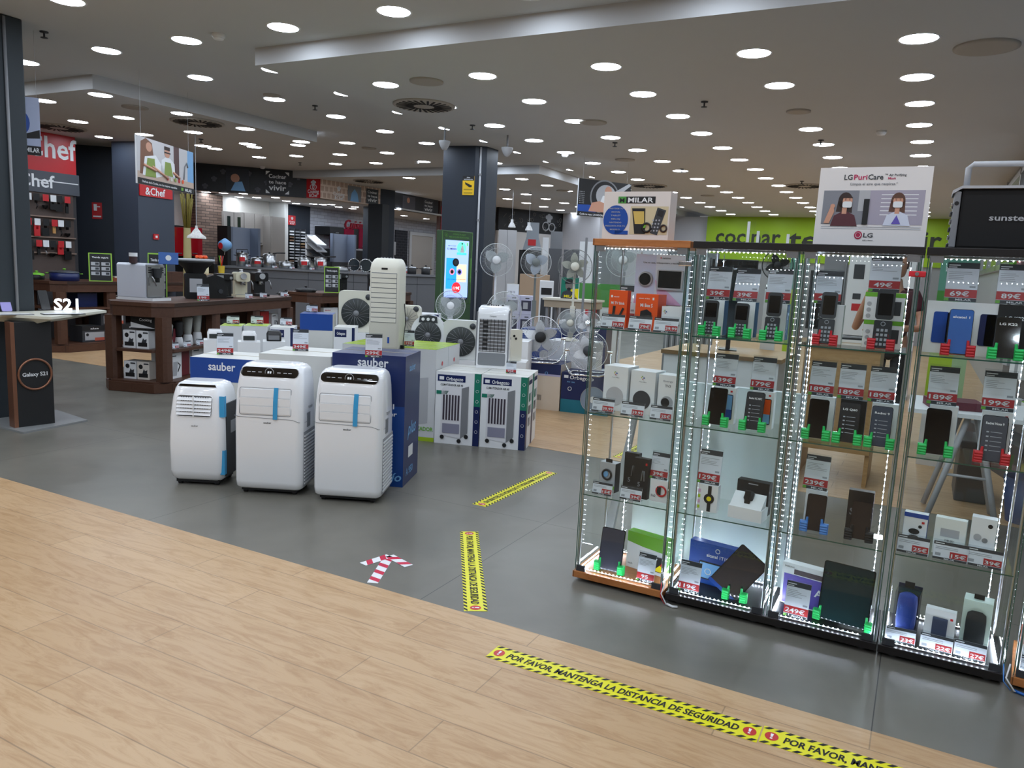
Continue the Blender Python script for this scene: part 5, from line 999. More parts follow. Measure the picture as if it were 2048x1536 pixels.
        tp.obj('protective_tape', t)
    for fx in (-a+.06, a-.06):
        for fy in (.05, d-.05): MB().cyl((fx-.012, fy, .018), (fx+.012, fy, .018), .018, n=12, m=MBLACK).box(fx-.016, fx+.016, fy-.016, fy+.016, .02, b+.004, MBLACK).obj('caster', t)
    MB().box(-a+.04, a-.04, .03, d-.03, .018, b+.006, MBLACK).obj('underside', t)
    return t
portable_ac(at(392, 972), radians(27), .36, .675, .3, 'small white portable air conditioner with open louvres, leftmost of the three', 1)
portable_ac(at(535, 990), radians(25), .435, .83, .30, 'white portable air conditioner with blue tape, middle of the three', 2)
portable_ac(at(692, 1006), radians(24), .43, .83, .32, 'white portable air conditioner with blue tape before the dark blue carton', 2)
# ------------------------------------------------------------------ cartons
def carton(name, lab, loc, rz, w_, d, h_, m, top=None, prints=None, group=None, cat='box', sides=None, rprints=None):
    mb = MB().box(0, w_, 0, d, 0, h_, m)
    if top: mb.rect(0, w_, 0, d, 0, top, Matrix(((1, 0, 0, 0), (0, 0, 1, 0), (0, 1, 0, h_+.001), (0, 0, 0, 1))))
    mb.box(-.0004, w_+.0004, d*.49, d*.51, h_, h_+.0015, mat('clear_packing_tape', (186, 176, 150), .25))
    if prints: prints(mb, w_, h_, -.0015)
    if rprints: rprints(mb, d, h_, Matrix(((0, -1, 0, w_), (1, 0, 0, 0), (0, 0, 1, 0), (0, 0, 0, 1))))
    return tag(mb.obj(name, loc=loc, rot=(0, 0, rz)), lab, cat, group)
def cface(px, py, D): p = atd(px, py, D); return Vector((p.x, p.y, 0))
ROYAL = mat('royal_blue_carton', (22, 70, 150), .35); DBLUE = mat('deep_blue_carton', (18, 38, 92), .3); OFFW = mat('off_white_carton', (214, 214, 208), .5, var=.02)
R20 = radians(20)
# sauber cartons behind the air conditioners
def p_s1(mb, w_, h_, y): mb.rect(0, w_, h_-.17, h_, y, ROYAL); mb.text('sauber', w_*.47, h_-.088, .2, y*2, PAPER, wide=.06, align='F'); [mb.rect(w_*(.02+.03*k), w_*(.025+.03*k), .1, h_-.17, y, LGREY) for k in range(10)]
def p_s1r(mb, d, h_, M): mb.rect(0, d, h_-.17, h_, -.0015, ROYAL, M)
sl = cface(380, 700, 5.95); carton('appliance_carton', 'white carton with a royal blue sauber band, left behind the air conditioners', sl, radians(24), .5, .42, .755, OFFW, None, p_s1, rprints=p_s1r)
sm_ = cface(518, 700, 5.6); carton('appliance_carton', 'plain off white carton between the two sauber cartons', sm_, radians(24), .51, .5, .825, OFFW)
sb = at(805, 975); sb0 = sb-Vector((cos(radians(21)), sin(radians(21)), 0))*.5
BGRAD = mat('bright_blue_print', (22, 92, 170), .35)
def p_s3(mb, w_, h_, y):
    mb.rect(.0, w_, 0, h_*.62, y*.5, mat('mid_blue_print', (20, 66, 138), .3)); mb.text('sauber', w_*.56, h_-.078, .21, y*2, PAPER, wide=.06, align='F')
    mb.text('portátil', w_*.66, h_*.6, .2, y*2, PAPER, wide=.034, align='F'); mb.text('conditioner', w_*.62, h_*.545, .28, y*2, PAPER, wide=.03, align='F'); mb.text('frío', w_*.84, .04, .13, y*2, LBLUE, wide=.06, align='F', slant=.3)
def p_s3r(mb, d, h_, M):
    mb.text('sauber', d*.45, h_-.11, .16, -.0015, LBLUE, M, wide=.05, align='F'); mb.text('plus', d*.5, h_*.38, .2, -.0015, LBLUE, M, wide=.09, align='F', slant=.3); mb.rect(d*.3, d*.6, h_*.2, h_*.29, -.0015, PAPER, M); mb.text('A 950', d*.4, .06, .18, -.0015, LBLUE, M, wide=.05, align='F')
carton('appliance_carton', 'tall deep blue sauber carton behind the right air conditioner', sb0, radians(21), .5, .4, .885, DBLUE, None, p_s3, rprints=p_s3r)
# lime topped cartons
LT = mat('lime_carton_top', (166, 196, 44), .25); GCART = mat('pale_grey_carton', (208, 210, 212), .45)
def p_gt(mb, w_, h_, y):
    mb.rect(0, w_, 0, .035, y, LT); mb.poly([(w_*.3, .12), (w_*.85, .16), (w_*.85, h_*.7), (w_*.35, h_*.66)], y, LGREY); mb.text('CLIMATIZADOR', w_*.62, .09, .3, y*2, GREEN, wide=.035, align='F')
    for k in range(12): mb.rect(w_*.58, w_*.6, .3+k*.022, .31+k*.022, y*2, MBLACK)
def p_gtr(mb, d, h_, M): mb.disc(d*.5, h_-.13, .02, -.0015, RED, 10, M); mb.text('BIO', d*.5, h_-.2, .06, -.0015, DGREY, M, wide=.03, align='F')
g1 = at(867, 884); R16 = radians(15); ux = Vector((cos(R16), sin(R16), 0)); uy = Vector((-sin(R16), cos(R16), 0))
GTW, GTD, GTH = .42, .33, .785
for i, (a_, b_, lab) in enumerate([(1, 0, 'front one right of the deep blue carton'), (1, 1, 'directly behind the front right one'), (2.02, 0, 'front one hidden behind the deep blue carton'), (2.02, 1, 'back one under the tower cooler')]):
    carton('cooler_carton', 'lime topped white carton, %s' % lab, g1-ux*GTW*a_+uy*(GTD+.006)*b_, R16, GTW, GTD, GTH, GCART, LT, p_gt, 'lime topped cartons', rprints=p_gtr)
# AIR 40 cartons
def p_cooler_pic(mb, x, z, s, y):
    mb.poly([(x-.1*s, z), (x+.07*s, z-.02*s), (x+.07*s, z+.4*s), (x-.07*s, z+.42*s), (x-.1*s, z+.38*s)], y, mat('cooler_print', (226, 226, 230), .5)); mb.poly([(x+.07*s, z-.02*s), (x+.13*s, z+.03*s), (x+.13*s, z+.42*s), (x+.07*s, z+.4*s)], y, GREY)
    for k in range(6): mb.rect(x-.085*s+k*.025*s, x-.07*s+k*.025*s, z+.13*s, z+.34*s, y*2, mat('slot_print', (60, 50, 62), .6))
    mb.rect(x-.085*s, x+.06*s, z+.02*s, z+.1*s, y*2, mat('tank_print', (140, 140, 160), .5))
    for cx_, cz_ in ((x-.085*s, z-.015*s), (x+.06*s, z-.04*s), (x+.12*s, z+.0*s)): mb.disc(cx_, cz_, .018*s, y*2, MBLACK, 12)
def p_air(mb, w_, h_, y):
    mb.rect(w_*.86, w_, 0, h_*.55, y, NAVY); mb.rect(w_*.86, w_, h_*.55, h_, y, TEAL); mb.rect(w_*.04, w_*.66, h_*.87, h_*.96, y, NAVY); mb.text('Orbegozo', w_*.42, h_*.885, w_*.38, y*2, PAPER, wide=.03, align='F'); mb.box(w_*.08, w_*.18, y*3, y, h_*.89, h_*.935, PAPER)
    mb.text('CLIMATIZADOR AIR 40', w_*.36, h_*.81, w_*.5, y*2, DGREY, wide=.018, align='F'); mb.poly([(w_*.02, h_*.74), (w_*.3, h_*.74), (w_*.25, h_*.69), (w_*.02, h_*.69)], y*2, TEAL); p_cooler_pic(mb, w_*.4, h_*.12, 1.02, y*2)
    for k in range(6): mb.ring((w_*.93, y*2, h_*(.9-.14*k)), .012, .0015, 12, PAPER, None, 'Y', 3)
def p_airr(mb, d, h_, M):
    mb.rect(0, d*.25, 0, h_*.5, -.0015, NAVY, M); mb.rect(0, d*.25, h_*.5, h_, -.0015, TEAL, M)
    mb.rect(d*.3, d*.9, h_*.88, h_*.94, -.0015, NAVY, M)
    for k in range(3): mb.rect(d*.4, d*.62, h_*(.3+.17*k), h_*(.42+.17*k), -.0015, [GREY, DGREY, TEAL][k], M); mb.rect(d*.7, d*.88, h_*(.3+.17*k), h_*(.42+.17*k), -.0015, LGREY, M)
a1 = at(868, 885); RA = radians(17); vx = Vector((cos(RA), sin(RA), 0)); vy = Vector((-sin(RA), cos(RA), 0))
for i, (a_, b_, lab) in enumerate([(0, 0, 'front left of the pair'), (1, 0, 'front right of the pair'), (1, 1, 'right one of the row behind'), (0, 1, 'left one of the row behind')]):
    carton('cooler_carton', 'white, navy and green AIR 40 cooler carton, %s' % lab, a1+vx*.392*a_+vy*.262*b_, RA, .386, .256, .612, PAPER, OFFW, p_air, 'AIR 40 cartons', rprints=p_airr)
# air cooler on the AIR 40 cartons
def orb_cooler(loc, rz):
    t = thing('air_cooler', 'white air cooler with a dark grid front on the AIR 40 cartons', 'air cooler', loc, rz); a, h_, d = .14, .545, .26
    loft(MB(), [(.0, -a, a, 0, d, .012), (h_*.86, -a, a, 0, d, .02), (h_*.95, -a+.004, a-.004, .012, d, .03), (h_, -a+.02, a-.02, .06, d-.01, .03)], GW_, 4).obj('housing', t)
    MB().box(a-.004, a+.005, .0, .02, .02, h_*.9, GREY).box(a-.002, a+.006, .02, .06, h_*.9, h_*.94, GREY).box(-a-.005, -a+.004, .0, .02, .02, h_*.9, GREY).obj('side_trim', t)
    g = MB().box(-a+.025, a-.025, -.004, .002, h_*.27, h_*.79, mat('grille_shadow', (112, 110, 110), .6))
    for k in range(8): g.box(-a+.025+k*.0325, -a+.028+k*.0325, -.009, -.004, h_*.27, h_*.79, MBLACK)
    for k in range(10): g.box(-a+.025, a-.025, -.0075, -.004, h_*(.28+.055*k), h_*(.29+.055*k)+.003, LGREY)
    for k in range(7): g.box(-a+.055, -a+.1, -.0085, -.004, h_*(.3+.07*k), h_*(.34+.07*k), MBLACK)
    g.obj('front_grille', t)
    MB().prism(rrect(-a+.02, a-.02, h_*.05, h_*.25, .012), -.004, .002, mat('tank_grey', (132, 136, 140), .25), 'Y').obj('water_tank', t)
    k_ = MB()
    for q in (-.06, -.03, -.01, .01, .03, .07): k_.cyl((q, .09, h_), (q, .09, h_+.008), .006 if abs(q) < .05 else .012, n=10, m=BLACK)
    k_.obj('control_buttons', t)
    l = MB(); l.text('Orbegozo', -.0, h_*.83, .06, -.0025, GREY, wide=.01, align='F'); l.obj('logo', t); return t
pc = at(982, 737, .614); orb_cooler((pc.x, pc.y, .614), radians(22))
def tower(loc, rz):
    t = thing('air_cooler', 'tall white tower air cooler with closed louvres on the lime cartons', 'air cooler', loc, rz); a, h_, d = .125, .735, .27
    loft(MB(), [(.0, -a+.01, a-.01, 0.01, d, .02), (.02, -a, a, 0, d, .03), (h_*.88, -a, a, 0, d, .035), (h_*.94, -a+.006, a-.006, .01, d, .04), (h_*.985, -a+.02, a-.02, .05, d-.01, .04), (h_, -a+.035, a-.035, .08, d-.03, .035)], CREAM, 5).obj('housing', t)
    l = MB()
    for k in range(10): l.box(-a+.02, a-.025, -.006, .0, h_*(.3+.054*k), h_*(.3+.054*k)+.034, CREAM)
    l.box(-a+.018, a-.023, -.001, .002, h_*.295, h_*.84, SEAM).obj('louvres', t)
    MB().box(-.025, .025, -.002, .002, h_*.875, h_*.895, BLACK).obj('display_slot', t); MB().box(.035, .05, -.002, .002, .05, .1, BLUE).obj('water_gauge', t)
    m = MB()
    for q in range(5): m.cyl((-.05+q*.025, .1, h_-.004), (-.05+q*.025, .1, h_+.006), .008, n=10, m=LGREY)
    m.obj('control_buttons', t); MB().tube([(a+.002, .2, h_*.5), (a+.015, .2, h_*.3), (a+.004, .18, .06), (a+.02, .1, .02)], .004, 6, BLACK).box(a, a+.03, .08, .11, .0, .03, BLACK).obj('power_cord', t)
tower_p = atd(766, 690, 6.35); tower((tower_p.x, tower_p.y, GTH+.003), radians(24))
# price cards on the cartons
def gcard(px, py, z, D, w_, h_, price, kind, lab):
    p = atd(px, py, D); return price_card((p.x, p.y, z), w_, h_, price, kind, lab, rz=face(p)-.12, tilt=.1, group='price cards on the cartons')
gcard(450, 692, .757, 6.05, .115, .16, '249€', 'tall', 'price card reading 249 on the royal blue banded carton')
gcard(601, 692, .827, 5.75, .11, .155, '349€', 'tall', 'price card reading 349 on the plain off white carton')
gcard(747, 706, .887, 4.95, .105, .148, '299€', 'tall', 'price card reading 299 on the deep blue sauber carton')
gcard(817, 690, .789, 6.62, .095, .135, '119€', 'tall', 'price card reading 119 beside the tower cooler')
gcard(1022, 742, .615, 6.42, .085, .1, '99€', 'tall', 'price card reading 99 beside the grid front air cooler')
# ------------------------------------------------------------------ fans
def guard(R, m, wires=72, dep=.05, name='guard', y0=0.0, thick=.0013):
    g = MB()
    for s_, yo in ((-1, -dep), (1, dep*.7)):
        for k in range(wires):
            a = 2*pi*k/wires; g.tube([(R*.16*cos(a), y0+yo, R*.16*sin(a)), (R*.7*cos(a), y0+yo*.95, R*.7*sin(a)), (R*cos(a), y0, R*sin(a))], thick, 3, m)
        for rr in (.38, .7): g.ring((0, y0+yo*.98, 0), R*rr, thick*1.2, 36, m, None, 'Y', 3)
    g.ring((0, y0, 0), R, .0045, 48, m, None, 'Y', 6)
    return g
def blades(R, n, m, y=0.0, wid=.42, tw=.25):
    b = MB(); wid = {3: .78, 4: .56, 5: .5}.get(n, wid)
    for k in range(n):
        a = 2*pi*k/n+.4; pts = []
        for i in range(7):
            u = .16+.7*i/6; ww = wid*sin(pi*(i+.8)/7.2)
            pts.append((u*R, ww*R))
        vs = []
        for u, ww in pts:
            for s_ in (-.45, .55):
                t = a+s_*ww/u; vs.append((u*cos(t), y-s_*tw*R*.25, u*sin(t)))
        nv = len(vs); vs += [(p[0], p[1]+.002, p[2]) for p in vs]
        fs = [(2*i, 2*i+1, 2*i+3, 2*i+2) for i in range(6)]; fs += [(nv+2*i, nv+2*i+2, nv+2*i+3, nv+2*i+1) for i in range(6)]
        b.add(vs, fs, m, None, True)
    return b
TBL = mat('translucent_blade', (190, 198, 200), .3, alpha=.6)
GW2 = mat('white_wire', (200, 204, 204), .4); 
def fan(kind, loc, rz, R, hh, lab, hub=WHITE, wire=None, bladem=None, nb=5, cat='fan', tilt=0.0, hubr=.26, name='pedestal_fan'):
    t = thing(name, lab, cat, loc, rz, 'electric fans on show'); wire = wire or GW2; bladem = bladem or TBL
    T = Matrix.Translation((0, 0, hh)) @ Matrix.Rotation(tilt, 4, 'X')
    def put(mb, nm): mb.v = [tuple(T @ Vector(v)) for v in mb.v]; return mb.obj(nm, t)
    put(guard(R, wire, dep=R*.2), 'wire_guard'); put(blades(R*.95, nb, bladem), 'blades')
    put(MB().lathe([(.001, -R*.27), (R*hubr*.8, -R*.26), (R*hubr, -R*.2), (R*hubr, -.0)], hub, 20, None, 'Y', caps=False), 'hub_cap')
    put(MB().lathe([(R*.12, .01), (R*.3, R*.15), (R*.3, R*.45), (R*.2, R*.62), (.001, R*.66)], hub if hub is not MBLACK else CHROME, 18, None, 'Y', caps=False), 'motor_housing')
    if kind in ('ped', 'desk'):
        MB().cyl((0, R*.35, .02), (0, R*.35, hh-.02), .016 if kind == 'ped' else .022, .014, 10, hub).box(-.03, .03, R*.35-.03, R*.35+.03, hh*(.45 if kind == 'ped' else .25), hh*(.62 if kind == 'ped' else .45), hub).obj('pole', t)
        MB().lathe([(R*.9 if kind == 'ped' else R*.62, 0), (R*.9 if kind == 'ped' else R*.62, .012), (.05, .035), (.001, .036)], hub, 28, Matrix.Translation((0, R*.3, 0)), caps=False).obj('base', t)
    elif kind == 'floor':
        m = MB().tube([(-R-.03, .0, hh), (-R-.035, .02, hh*.4), (-R*.9, -.02, .012), (-R*.7, -.12, .01), (R*.7, -.12, .01), (R*.9, -.02, .012), (R+.035, .02, hh*.4), (R+.03, 0, hh)], .01, 8, CHROME)
        m.tube([(-R*.9, -.02, .012), (-R*.85, .16, .01), (R*.85, .16, .01), (R*.9, -.02, .012)], .01, 8, CHROME); m.cyl((-R-.045, 0, hh), (-R+.005, 0, hh), .014, n=8, m=CHROME).cyl((R-.005, 0, hh), (R+.045, 0, hh), .014, n=8, m=CHROME)
        m.obj('tube_stand', t)
    return t
def stand(lab, px, D, w_, d, h_, m, rz=None, top=None, prints=None, name='appliance_carton', cx_=None):
    p = atd(px, 600, D); r = face(p)-.15 if rz is None else rz; o = Vector((p.x, p.y, 0))-Vector((cos(r), sin(r), 0))*w_/2
    return carton(name, lab, o, r, w_, d, h_, m, top, prints)
# steel floor fans and their boxes
def p_blueband(mb, w_, h_, y): mb.rect(0, w_, h_*.78, h_, y, NAVY); mb.rect(0, w_, h_*.74, h_*.78, y, mat('lilac_print', (176, 172, 206), .5)); mb.ring((w_*.74, y*2, h_*.8), .015, .004, 10, LBLUE, None, 'Y', 3); [mb.rect(w_*(.55+.02*k), w_*(.56+.02*k), h_*.2, h_*.32, y, DGREY) for k in range(6)]
def p_fanbox(mb, w_, h_, y):
    mb.rect(0, w_, 0, h_*.33, y, mat('sea_print', (18, 110, 130), .4)); mb.text('Orbegozo', w_*.42, h_*.84, w_*.5, y*2, PAPER, wide=.04, align='F'); mb.box(w_*.05, w_*.14, y*3, y, h_*.86, h_*.93, PAPER); mb.text('PW 1346', w_*.2, h_*.75, w_*.16, y*2, LBLUE, wide=.014, align='F')
    mb.disc(w_*.68, h_*.38, w_*.26, y*2, mat('fan_print', (130, 146, 166), .5), 28); mb.ring((w_*.68, y*3, h_*.38), w_*.26, .004, 28, LGREY, None, 'Y', 3); mb.disc(w_*.68, h_*.38, w_*.07, y*4, PAPER, 14); mb.ring((w_*.18, y*2, h_*.6), .02, .004, 12, PAPER, None, 'Y', 3)
pb = at(1119, 823); RB = radians(8); bx_ = Vector((cos(RB), sin(RB), 0))
carton('fan_carton', 'cream carton with a navy band under the large steel fan', pb-bx_*.62, RB, .61, .4, .5, mat('cream_carton', (214, 200, 182), .5), NAVY, p_blueband)
carton('fan_carton', 'navy and sea blue fan carton under the smaller steel fan', pb+bx_*.004, RB, .52, .36, .43, NAVY, NAVY, p_fanbox)
p = atd(1080, 700, 8.25); fan('floor', (p.x, p.y, .503), face(p)-.1, .225, .27, 'large chrome floor fan standing on the navy banded carton', MBLACK, mat('bright_wire', (215, 217, 220), .25, .6), mat('bright_blade', (200, 202, 204), .3, .7), 5, name='floor_fan', tilt=-.1)
p = atd(1177, 700, 7.95); fan('floor', (p.x, p.y, .433), face(p)-.1, .2, .25, 'smaller chrome floor fan on the navy and sea blue carton', DGREY, MATS['bright_wire'], MATS['bright_blade'], 4, name='floor_fan', tilt=-.12)
def p_2(mb, w_, h_, y): mb.rect(w_*.05, w_*.55, h_*.72, h_*.92, y, PAPER); mb.text('Orbegozo', w_*.36, h_*.76, w_*.34, y*2, NAVY, wide=h_*.1, align='F'); mb.disc(w_*.75, h_*.5, .06, y, LGREY, 16)
for k, zz in enumerate((0, .2, .4, .6)):
    p = cface(1042, 650, 9.1); o = carton('fan_carton', 'flat royal blue fan carton behind the large steel fan, %s of the stack' % ['lowest', 'second', 'third', 'topmost'][k], (p.x, p.y, zz), radians(10), .4, .36, .198, mat('royal_carton2', (20, 60, 130), .35), None, p_2, 'flat royal blue cartons')
p = cface(1118, 650, 9.9)
carton('cool_box_carton', 'navy carton with a white lid edge behind the smaller steel fan', (p.x, p.y, 0), radians(10), .62, .4, .86, NAVY, PAPER, lambda mb, w_, h_, y: (mb.text('60L/65CN', w_*.5, h_*.86, w_*.3, y*2, LBLUE, wide=.03, align='F'), mb.rect(0, w_, h_*.95, h_, y, PAPER)))
p = atd(1146, 650, 8.5); stand('white low carton carrying two small fans', 1150, 8.5, .55, .3, .72, PAPER, radians(8))
p = atd(1140, 660, 8.55); fan('desk', (p.x, p.y, .723), face(p)-.1, .15, .2, 'small white desk fan behind the chrome ones', CREAM, GW2, TBL, 4, name='desk_fan')
p = atd(1176, 650, 8.4); fan('desk', (p.x, p.y, .723), face(p)-.1, .14, .21, 'small chrome retro desk fan above the smaller floor fan', CHROME, MATS['bright_wire'], MATS['bright_blade'], 4, name='desk_fan', tilt=-.3)
# pedestal fans
for px, py, D, R, hb, wr, bl, nb, lab, kz in [(993, 520, 9.6, .2, WHITE, GW2, TBL, 3, 'white pedestal fan in front of the navy column, leftmost of three', .2), (1072, 525, 10.0, .195, mat('fan_grey_hub', (120, 126, 124), .4), mat('chrome_wire', (210, 214, 214), .3, .5), mat('milky_blade', (188, 200, 214), .35), 3, 'pedestal fan with milky blades and grey hub, middle of three', .2), (1150, 533, 9.25, .2, CREAM, mat('grey_wire', (120, 124, 122), .4), mat('ivory_blade', (190, 192, 178), .4), 5, 'ivory pedestal fan with five blades, rightmost of three', .2)]:
    p = atd(px, py, D); base = .3
    fan('ped', (p.x, p.y, base), face(p), R, p.z-base, lab, hb, wr, bl, nb, tilt=kz-.2)
    r = face(p); stand('low white platform carton under the %s' % lab.split(',')[0], px, D-.25, .44, .44, base-.001, PAPER, r)
p = atd(1246, 520, 9.4); fan('ped', (p.x, p.y, .3), face(p), .2, p.z-.3, 'white pedestal fan seen through the oak display case', WHITE, GW2, TBL, 3)
stand('low white platform carton under the fan behind the oak case', 1246, 9.15, .44, .44, .299, PAPER, face(p))
# desk fans, box fans
def box_fan(loc, rz, w_, h_, lab, body, gr, arc=False):
    t = thing('box_fan', lab, 'fan', loc, rz, 'electric fans on show'); a = w_/2
    if arc:
        pts = [(-a, 0), (a, 0)]+[(a*cos(pi*i/16), h_-a+a*sin(pi*i/16)) for i in range(17)]
        MB().prism(pts, 0, .12, body, 'Y').obj('housing', t, bevel=.012)
        MB().prism([(-a*.55, h_-a*.45), (a*.55, h_-a*.45), (a*.5, h_-a*.08), (0, h_-a*.0), (-a*.5, h_-a*.08)], -.01, .02, DGREY, 'Y').obj('control_panel', t)
        for k in (-.5, 0, .5): MB().cyl((k*a*.6, -.01, h_-a*.25), (k*a*.6, -.022, h_-a*.25), .016, n=12, m=WHITE).obj('knob', t)
        cz_, R = h_*.42, a*.78
    else:
        MB().prism(rrect(-a, a, 0, h_, .045, 6), 0, .12, body, 'Y').obj('housing', t, bevel=.01); cz_, R = h_*.46, a*.84
        MB().lathe([(.03, .0), (.028, -.015), (.001, -.016)], DGREY, 16, Matrix.Translation((a*.66, 0, h_*.86)), 'Y', caps=False).obj('knob', t)
    g = MB().lathe([(R, 0), (R, -.012), (R*.95, -.018), (R*.25, -.02), (.001, -.02)], gr, 32, Matrix.Translation((0, 0, cz_)), 'Y', caps=False)
    for k in range(18):
        aa = 2*pi*k/18; g.tube([(R*.22*cos(aa), -.024, cz_+R*.22*sin(aa)), (R*.93*cos(aa+.4), -.021, cz_+R*.93*sin(aa+.4))], .0022, 3, GREY)
    g.lathe([(R*.2, -.02), (R*.18, -.03), (.001, -.031)], GREY, 16, Matrix.Translation((0, 0, cz_)), 'Y', caps=False); g.obj('round_grille', t); return t
GRD = mat('grille_dark', (44, 50, 50), .5)
def on_box(px, py, D, h_, w_, d, lab, m=PAPER, top=None, prints=None, name='fan_carton', dz=.002):   # a carton whose top is seen at (px, py)
    p = atd(px, py, D); r = face(p)-.12; o = Vector((p.x, p.y, 0))-Vector((cos(r), sin(r), 0))*w_/2-Vector((-sin(r), cos(r), 0))*.05
    carton(name, lab, o, r, w_, d, p.z-dz, m, top, prints); return p, r
p, r = on_box(920, 719, 7.45, 0, .34, .3, 'white carton under the dark grilled box fan', PAPER, None)
box_fan((p.x, p.y, p.z), r, .34, .38, 'white box fan with a large dark round grille behind the lime cartons', mat('fan_white', (214, 216, 212), .35), GRD)
p, r = on_box(855, 698, 7.7, 0, .36, .3, 'white carton under the arched fan')
box_fan((p.x, p.y, p.z), r, .34, .34, 'white arched box fan with three knobs on a dark panel', WHITE, GRD, True)
p, r = on_box(712, 664, 8.05, 0, .36, .3, 'white carton under the cream box fan')
box_fan((p.x, p.y, p.z), r, .36, .42, 'cream box fan left of the tower cooler', CREAM, GRD)
p, r = on_box(812, 660, 8.2, 0, .3, .3, 'white carton under the half hidden cream fan')
box_fan((p.x, p.y, p.z), r, .3, .26, 'cream box fan half hidden right of the tower cooler', CREAM, mat('cream_grille', (170, 166, 150), .5))
def p_orb(mb, w_, h_, y): mb.rect(w_*.04, w_*.6, h_-.09, h_-.02, y, NAVY); mb.text('Orbegozo', w_*.34, h_-.07, w_*.4, y*2, PAPER, wide=.028, align='F'); mb.rect(w_*.86, w_, 0, h_, y, NAVY)
p = atd(850, 628, 9.0); r = face(p)-.12; carton('fan_carton', 'white and navy Orbegozo carton behind the arched fan', Vector((p.x, p.y, 0))-Vector((cos(r), sin(r), 0))*.2, r, .36, .3, p.z, PAPER, PAPER, p_orb)
p = atd(905, 652, 8.9); 
stand('tall white carton carrying the clear guarded desk fan', 903, 8.6, .36, .36, .82, PAPER)
p = atd(901, 611, 8.75); fan('desk', (p.x, p.y, .822), face(p), .165, p.z-.822, 'white desk fan with a clear looking guard before the screen', WHITE, GW2, TBL, 3, name='desk_fan')
stand('white carton behind the grid front cooler', 1022, 7.9, .4, .36, .75, PAPER)
p = atd(1008, 624, 8.1); fan('desk', (p.x, p.y, .752), face(p)+.3, .19, p.z-.752+.02, 'white desk fan half hidden behind the grid front air cooler', WHITE, GW2, TBL, 3, name='desk_fan')
p = atd(1030, 715, 7.3); on_box(1022, 722, 7.3, 0, .3, .25, 'low white carton behind the right AIR 40 carton')
t = thing('tower_heater', 'slim ivory heater with two dark dials right of the grid front cooler', 'heater', (p.x, p.y, atd(1022, 722, 7.3).z+.001), face(p)+.5); MB().prism(rrect(-.07, .07, 0, .3, .02), 0, .08, CREAM, 'Y').obj('housing', t); MB().cyl((-.02, -.004, .24), (-.02, .01, .24), .012, n=10, m=BLACK).cyl((.0, -.004, .215), (0, .01, .215), .012, n=10, m=BLACK).obj('dials', t)
# smaller cartons on the left behind the sauber cartons, with cards
def p_grey(mb, w_, h_, y): mb.disc(w_*.75, h_*.5, .035, y, RED, 14); mb.disc(w_*.75, h_*.5, .025, y*2, GCART, 14)
for i, (px0, px1, py, D, m, top, pr, lab) in enumerate([(440, 486, 652, 7.4, GCART, LT, p_grey, 'pale grey carton with a lime top, left one behind the blue banded carton'), (487, 537, 652, 7.4, GCART, LT, p_grey, 'pale grey carton with a lime top, right one behind the blue banded carton'), (539, 590, 655, 7.5, PAPER, OFFW, p_orb, 'white and navy Orbegozo carton behind the plain off white carton'), (600, 668, 628, 7.9, OFFW, ROYAL, lambda mb, w_, h_, y: mb.rect(0, w_, h_*.83, h_, y, ROYAL), 'off white carton with a royal blue upper band and top'), (668, 712, 655, 7.4, PAPER, OFFW, p_orb, 'white and navy Orbegozo carton left of the tower cooler')]):
    p = atd(px0, py, D); q = atd(px1, py, D); carton('small_carton', lab, (p.x, p.y, 0), math.atan2(q.y-p.y, q.x-p.x)-.12, (q-p).xy.length-.01, .3, (p.z+q.z)/2, m, top, pr)
for px, py, D, pr, lab in [(466, 653, 7.6, '59€', 'small card on the left lime topped grey carton'), (514, 654, 7.6, '69€', 'small card on the right lime topped grey carton'), (572, 656, 7.7, '79€', 'small card on the white and navy carton behind the plain one'), (624, 631, 8.1, '89€', 'small card on the royal blue topped carton')]:
    z = {466: atd(463, 652, 7.4).z, 514: atd(512, 652, 7.4).z, 572: atd(565, 655, 7.5).z, 624: atd(634, 628, 7.9).z}[px]; gcard(px, py, z+.003, D, .11, .075, pr, 'wide', lab)
for px, py, D, m, lab in [(430, 680, 6.9, WHITE, 'small white fan heater at the left end'), (498, 684, 6.75, WHITE, 'small white fan heater in the middle'), (548, 683, 6.8, BLACK, 'small black fan heater beside the plain carton')]:
    p = atd(px, py, D); r = face(p); hz = p.z
    carton('small_carton', 'low white carton under the %s' % lab, Vector((p.x, p.y, 0))-Vector((cos(r), sin(r), 0))*.09, r, .18, .16, hz-.001, PAPER)
    t = thing('fan_heater', lab, 'heater', (p.x, p.y, hz), r); loft(MB(), [(0, -.06, .06, .02, .12, .02), (.06, -.062, .062, .018, .125, .03), (.085, -.05, .05, .035, .115, .03)], m, 4).obj('housing', t); MB().rect(-.045, .045, .012, .05, .0155, GRD if m is WHITE else GREY).obj('grille', t)
# advertising screen
SCR = mat('screen_glow', (150, 176, 246), .4, emit=1.0)
def glow(n, c, e=1.0): return mat('screen_'+n, c, .4, emit=e)
k0, k1 = atd(882, 500, 9.6), atd(945, 500, 9.9); r = math.atan2(k1.y-k0.y, k1.x-k0.x); W = (k1-k0).xy.length; zt = atd(880, 460, 9.7).z; zb = atd(912, 612, 9.7).z
ks = thing('advertising_screen', 'green framed upright advertising screen before the navy column', 'screen', (k0.x, k0.y, 0), r)
FG = mat('frame_green', (58, 84, 56), .4); LG_ = mat('frame_light_green', (96, 150, 70), .4)
MB().box(0, W, 0, .1, .05, zt, FG).obj('frame', ks, bevel=.005); MB().box(-.1, W+.1, -.15, .3, 0, .05, DGREY).obj('base', ks)
m = MB(); hz = zt-zb
m.tube([(.012, -.003, zb+.03), (W-.012, -.003, zb+.03), (W-.012, -.003, zt-.012), (.012, -.003, zt-.012)], .0035, 4, LG_, closed=True)
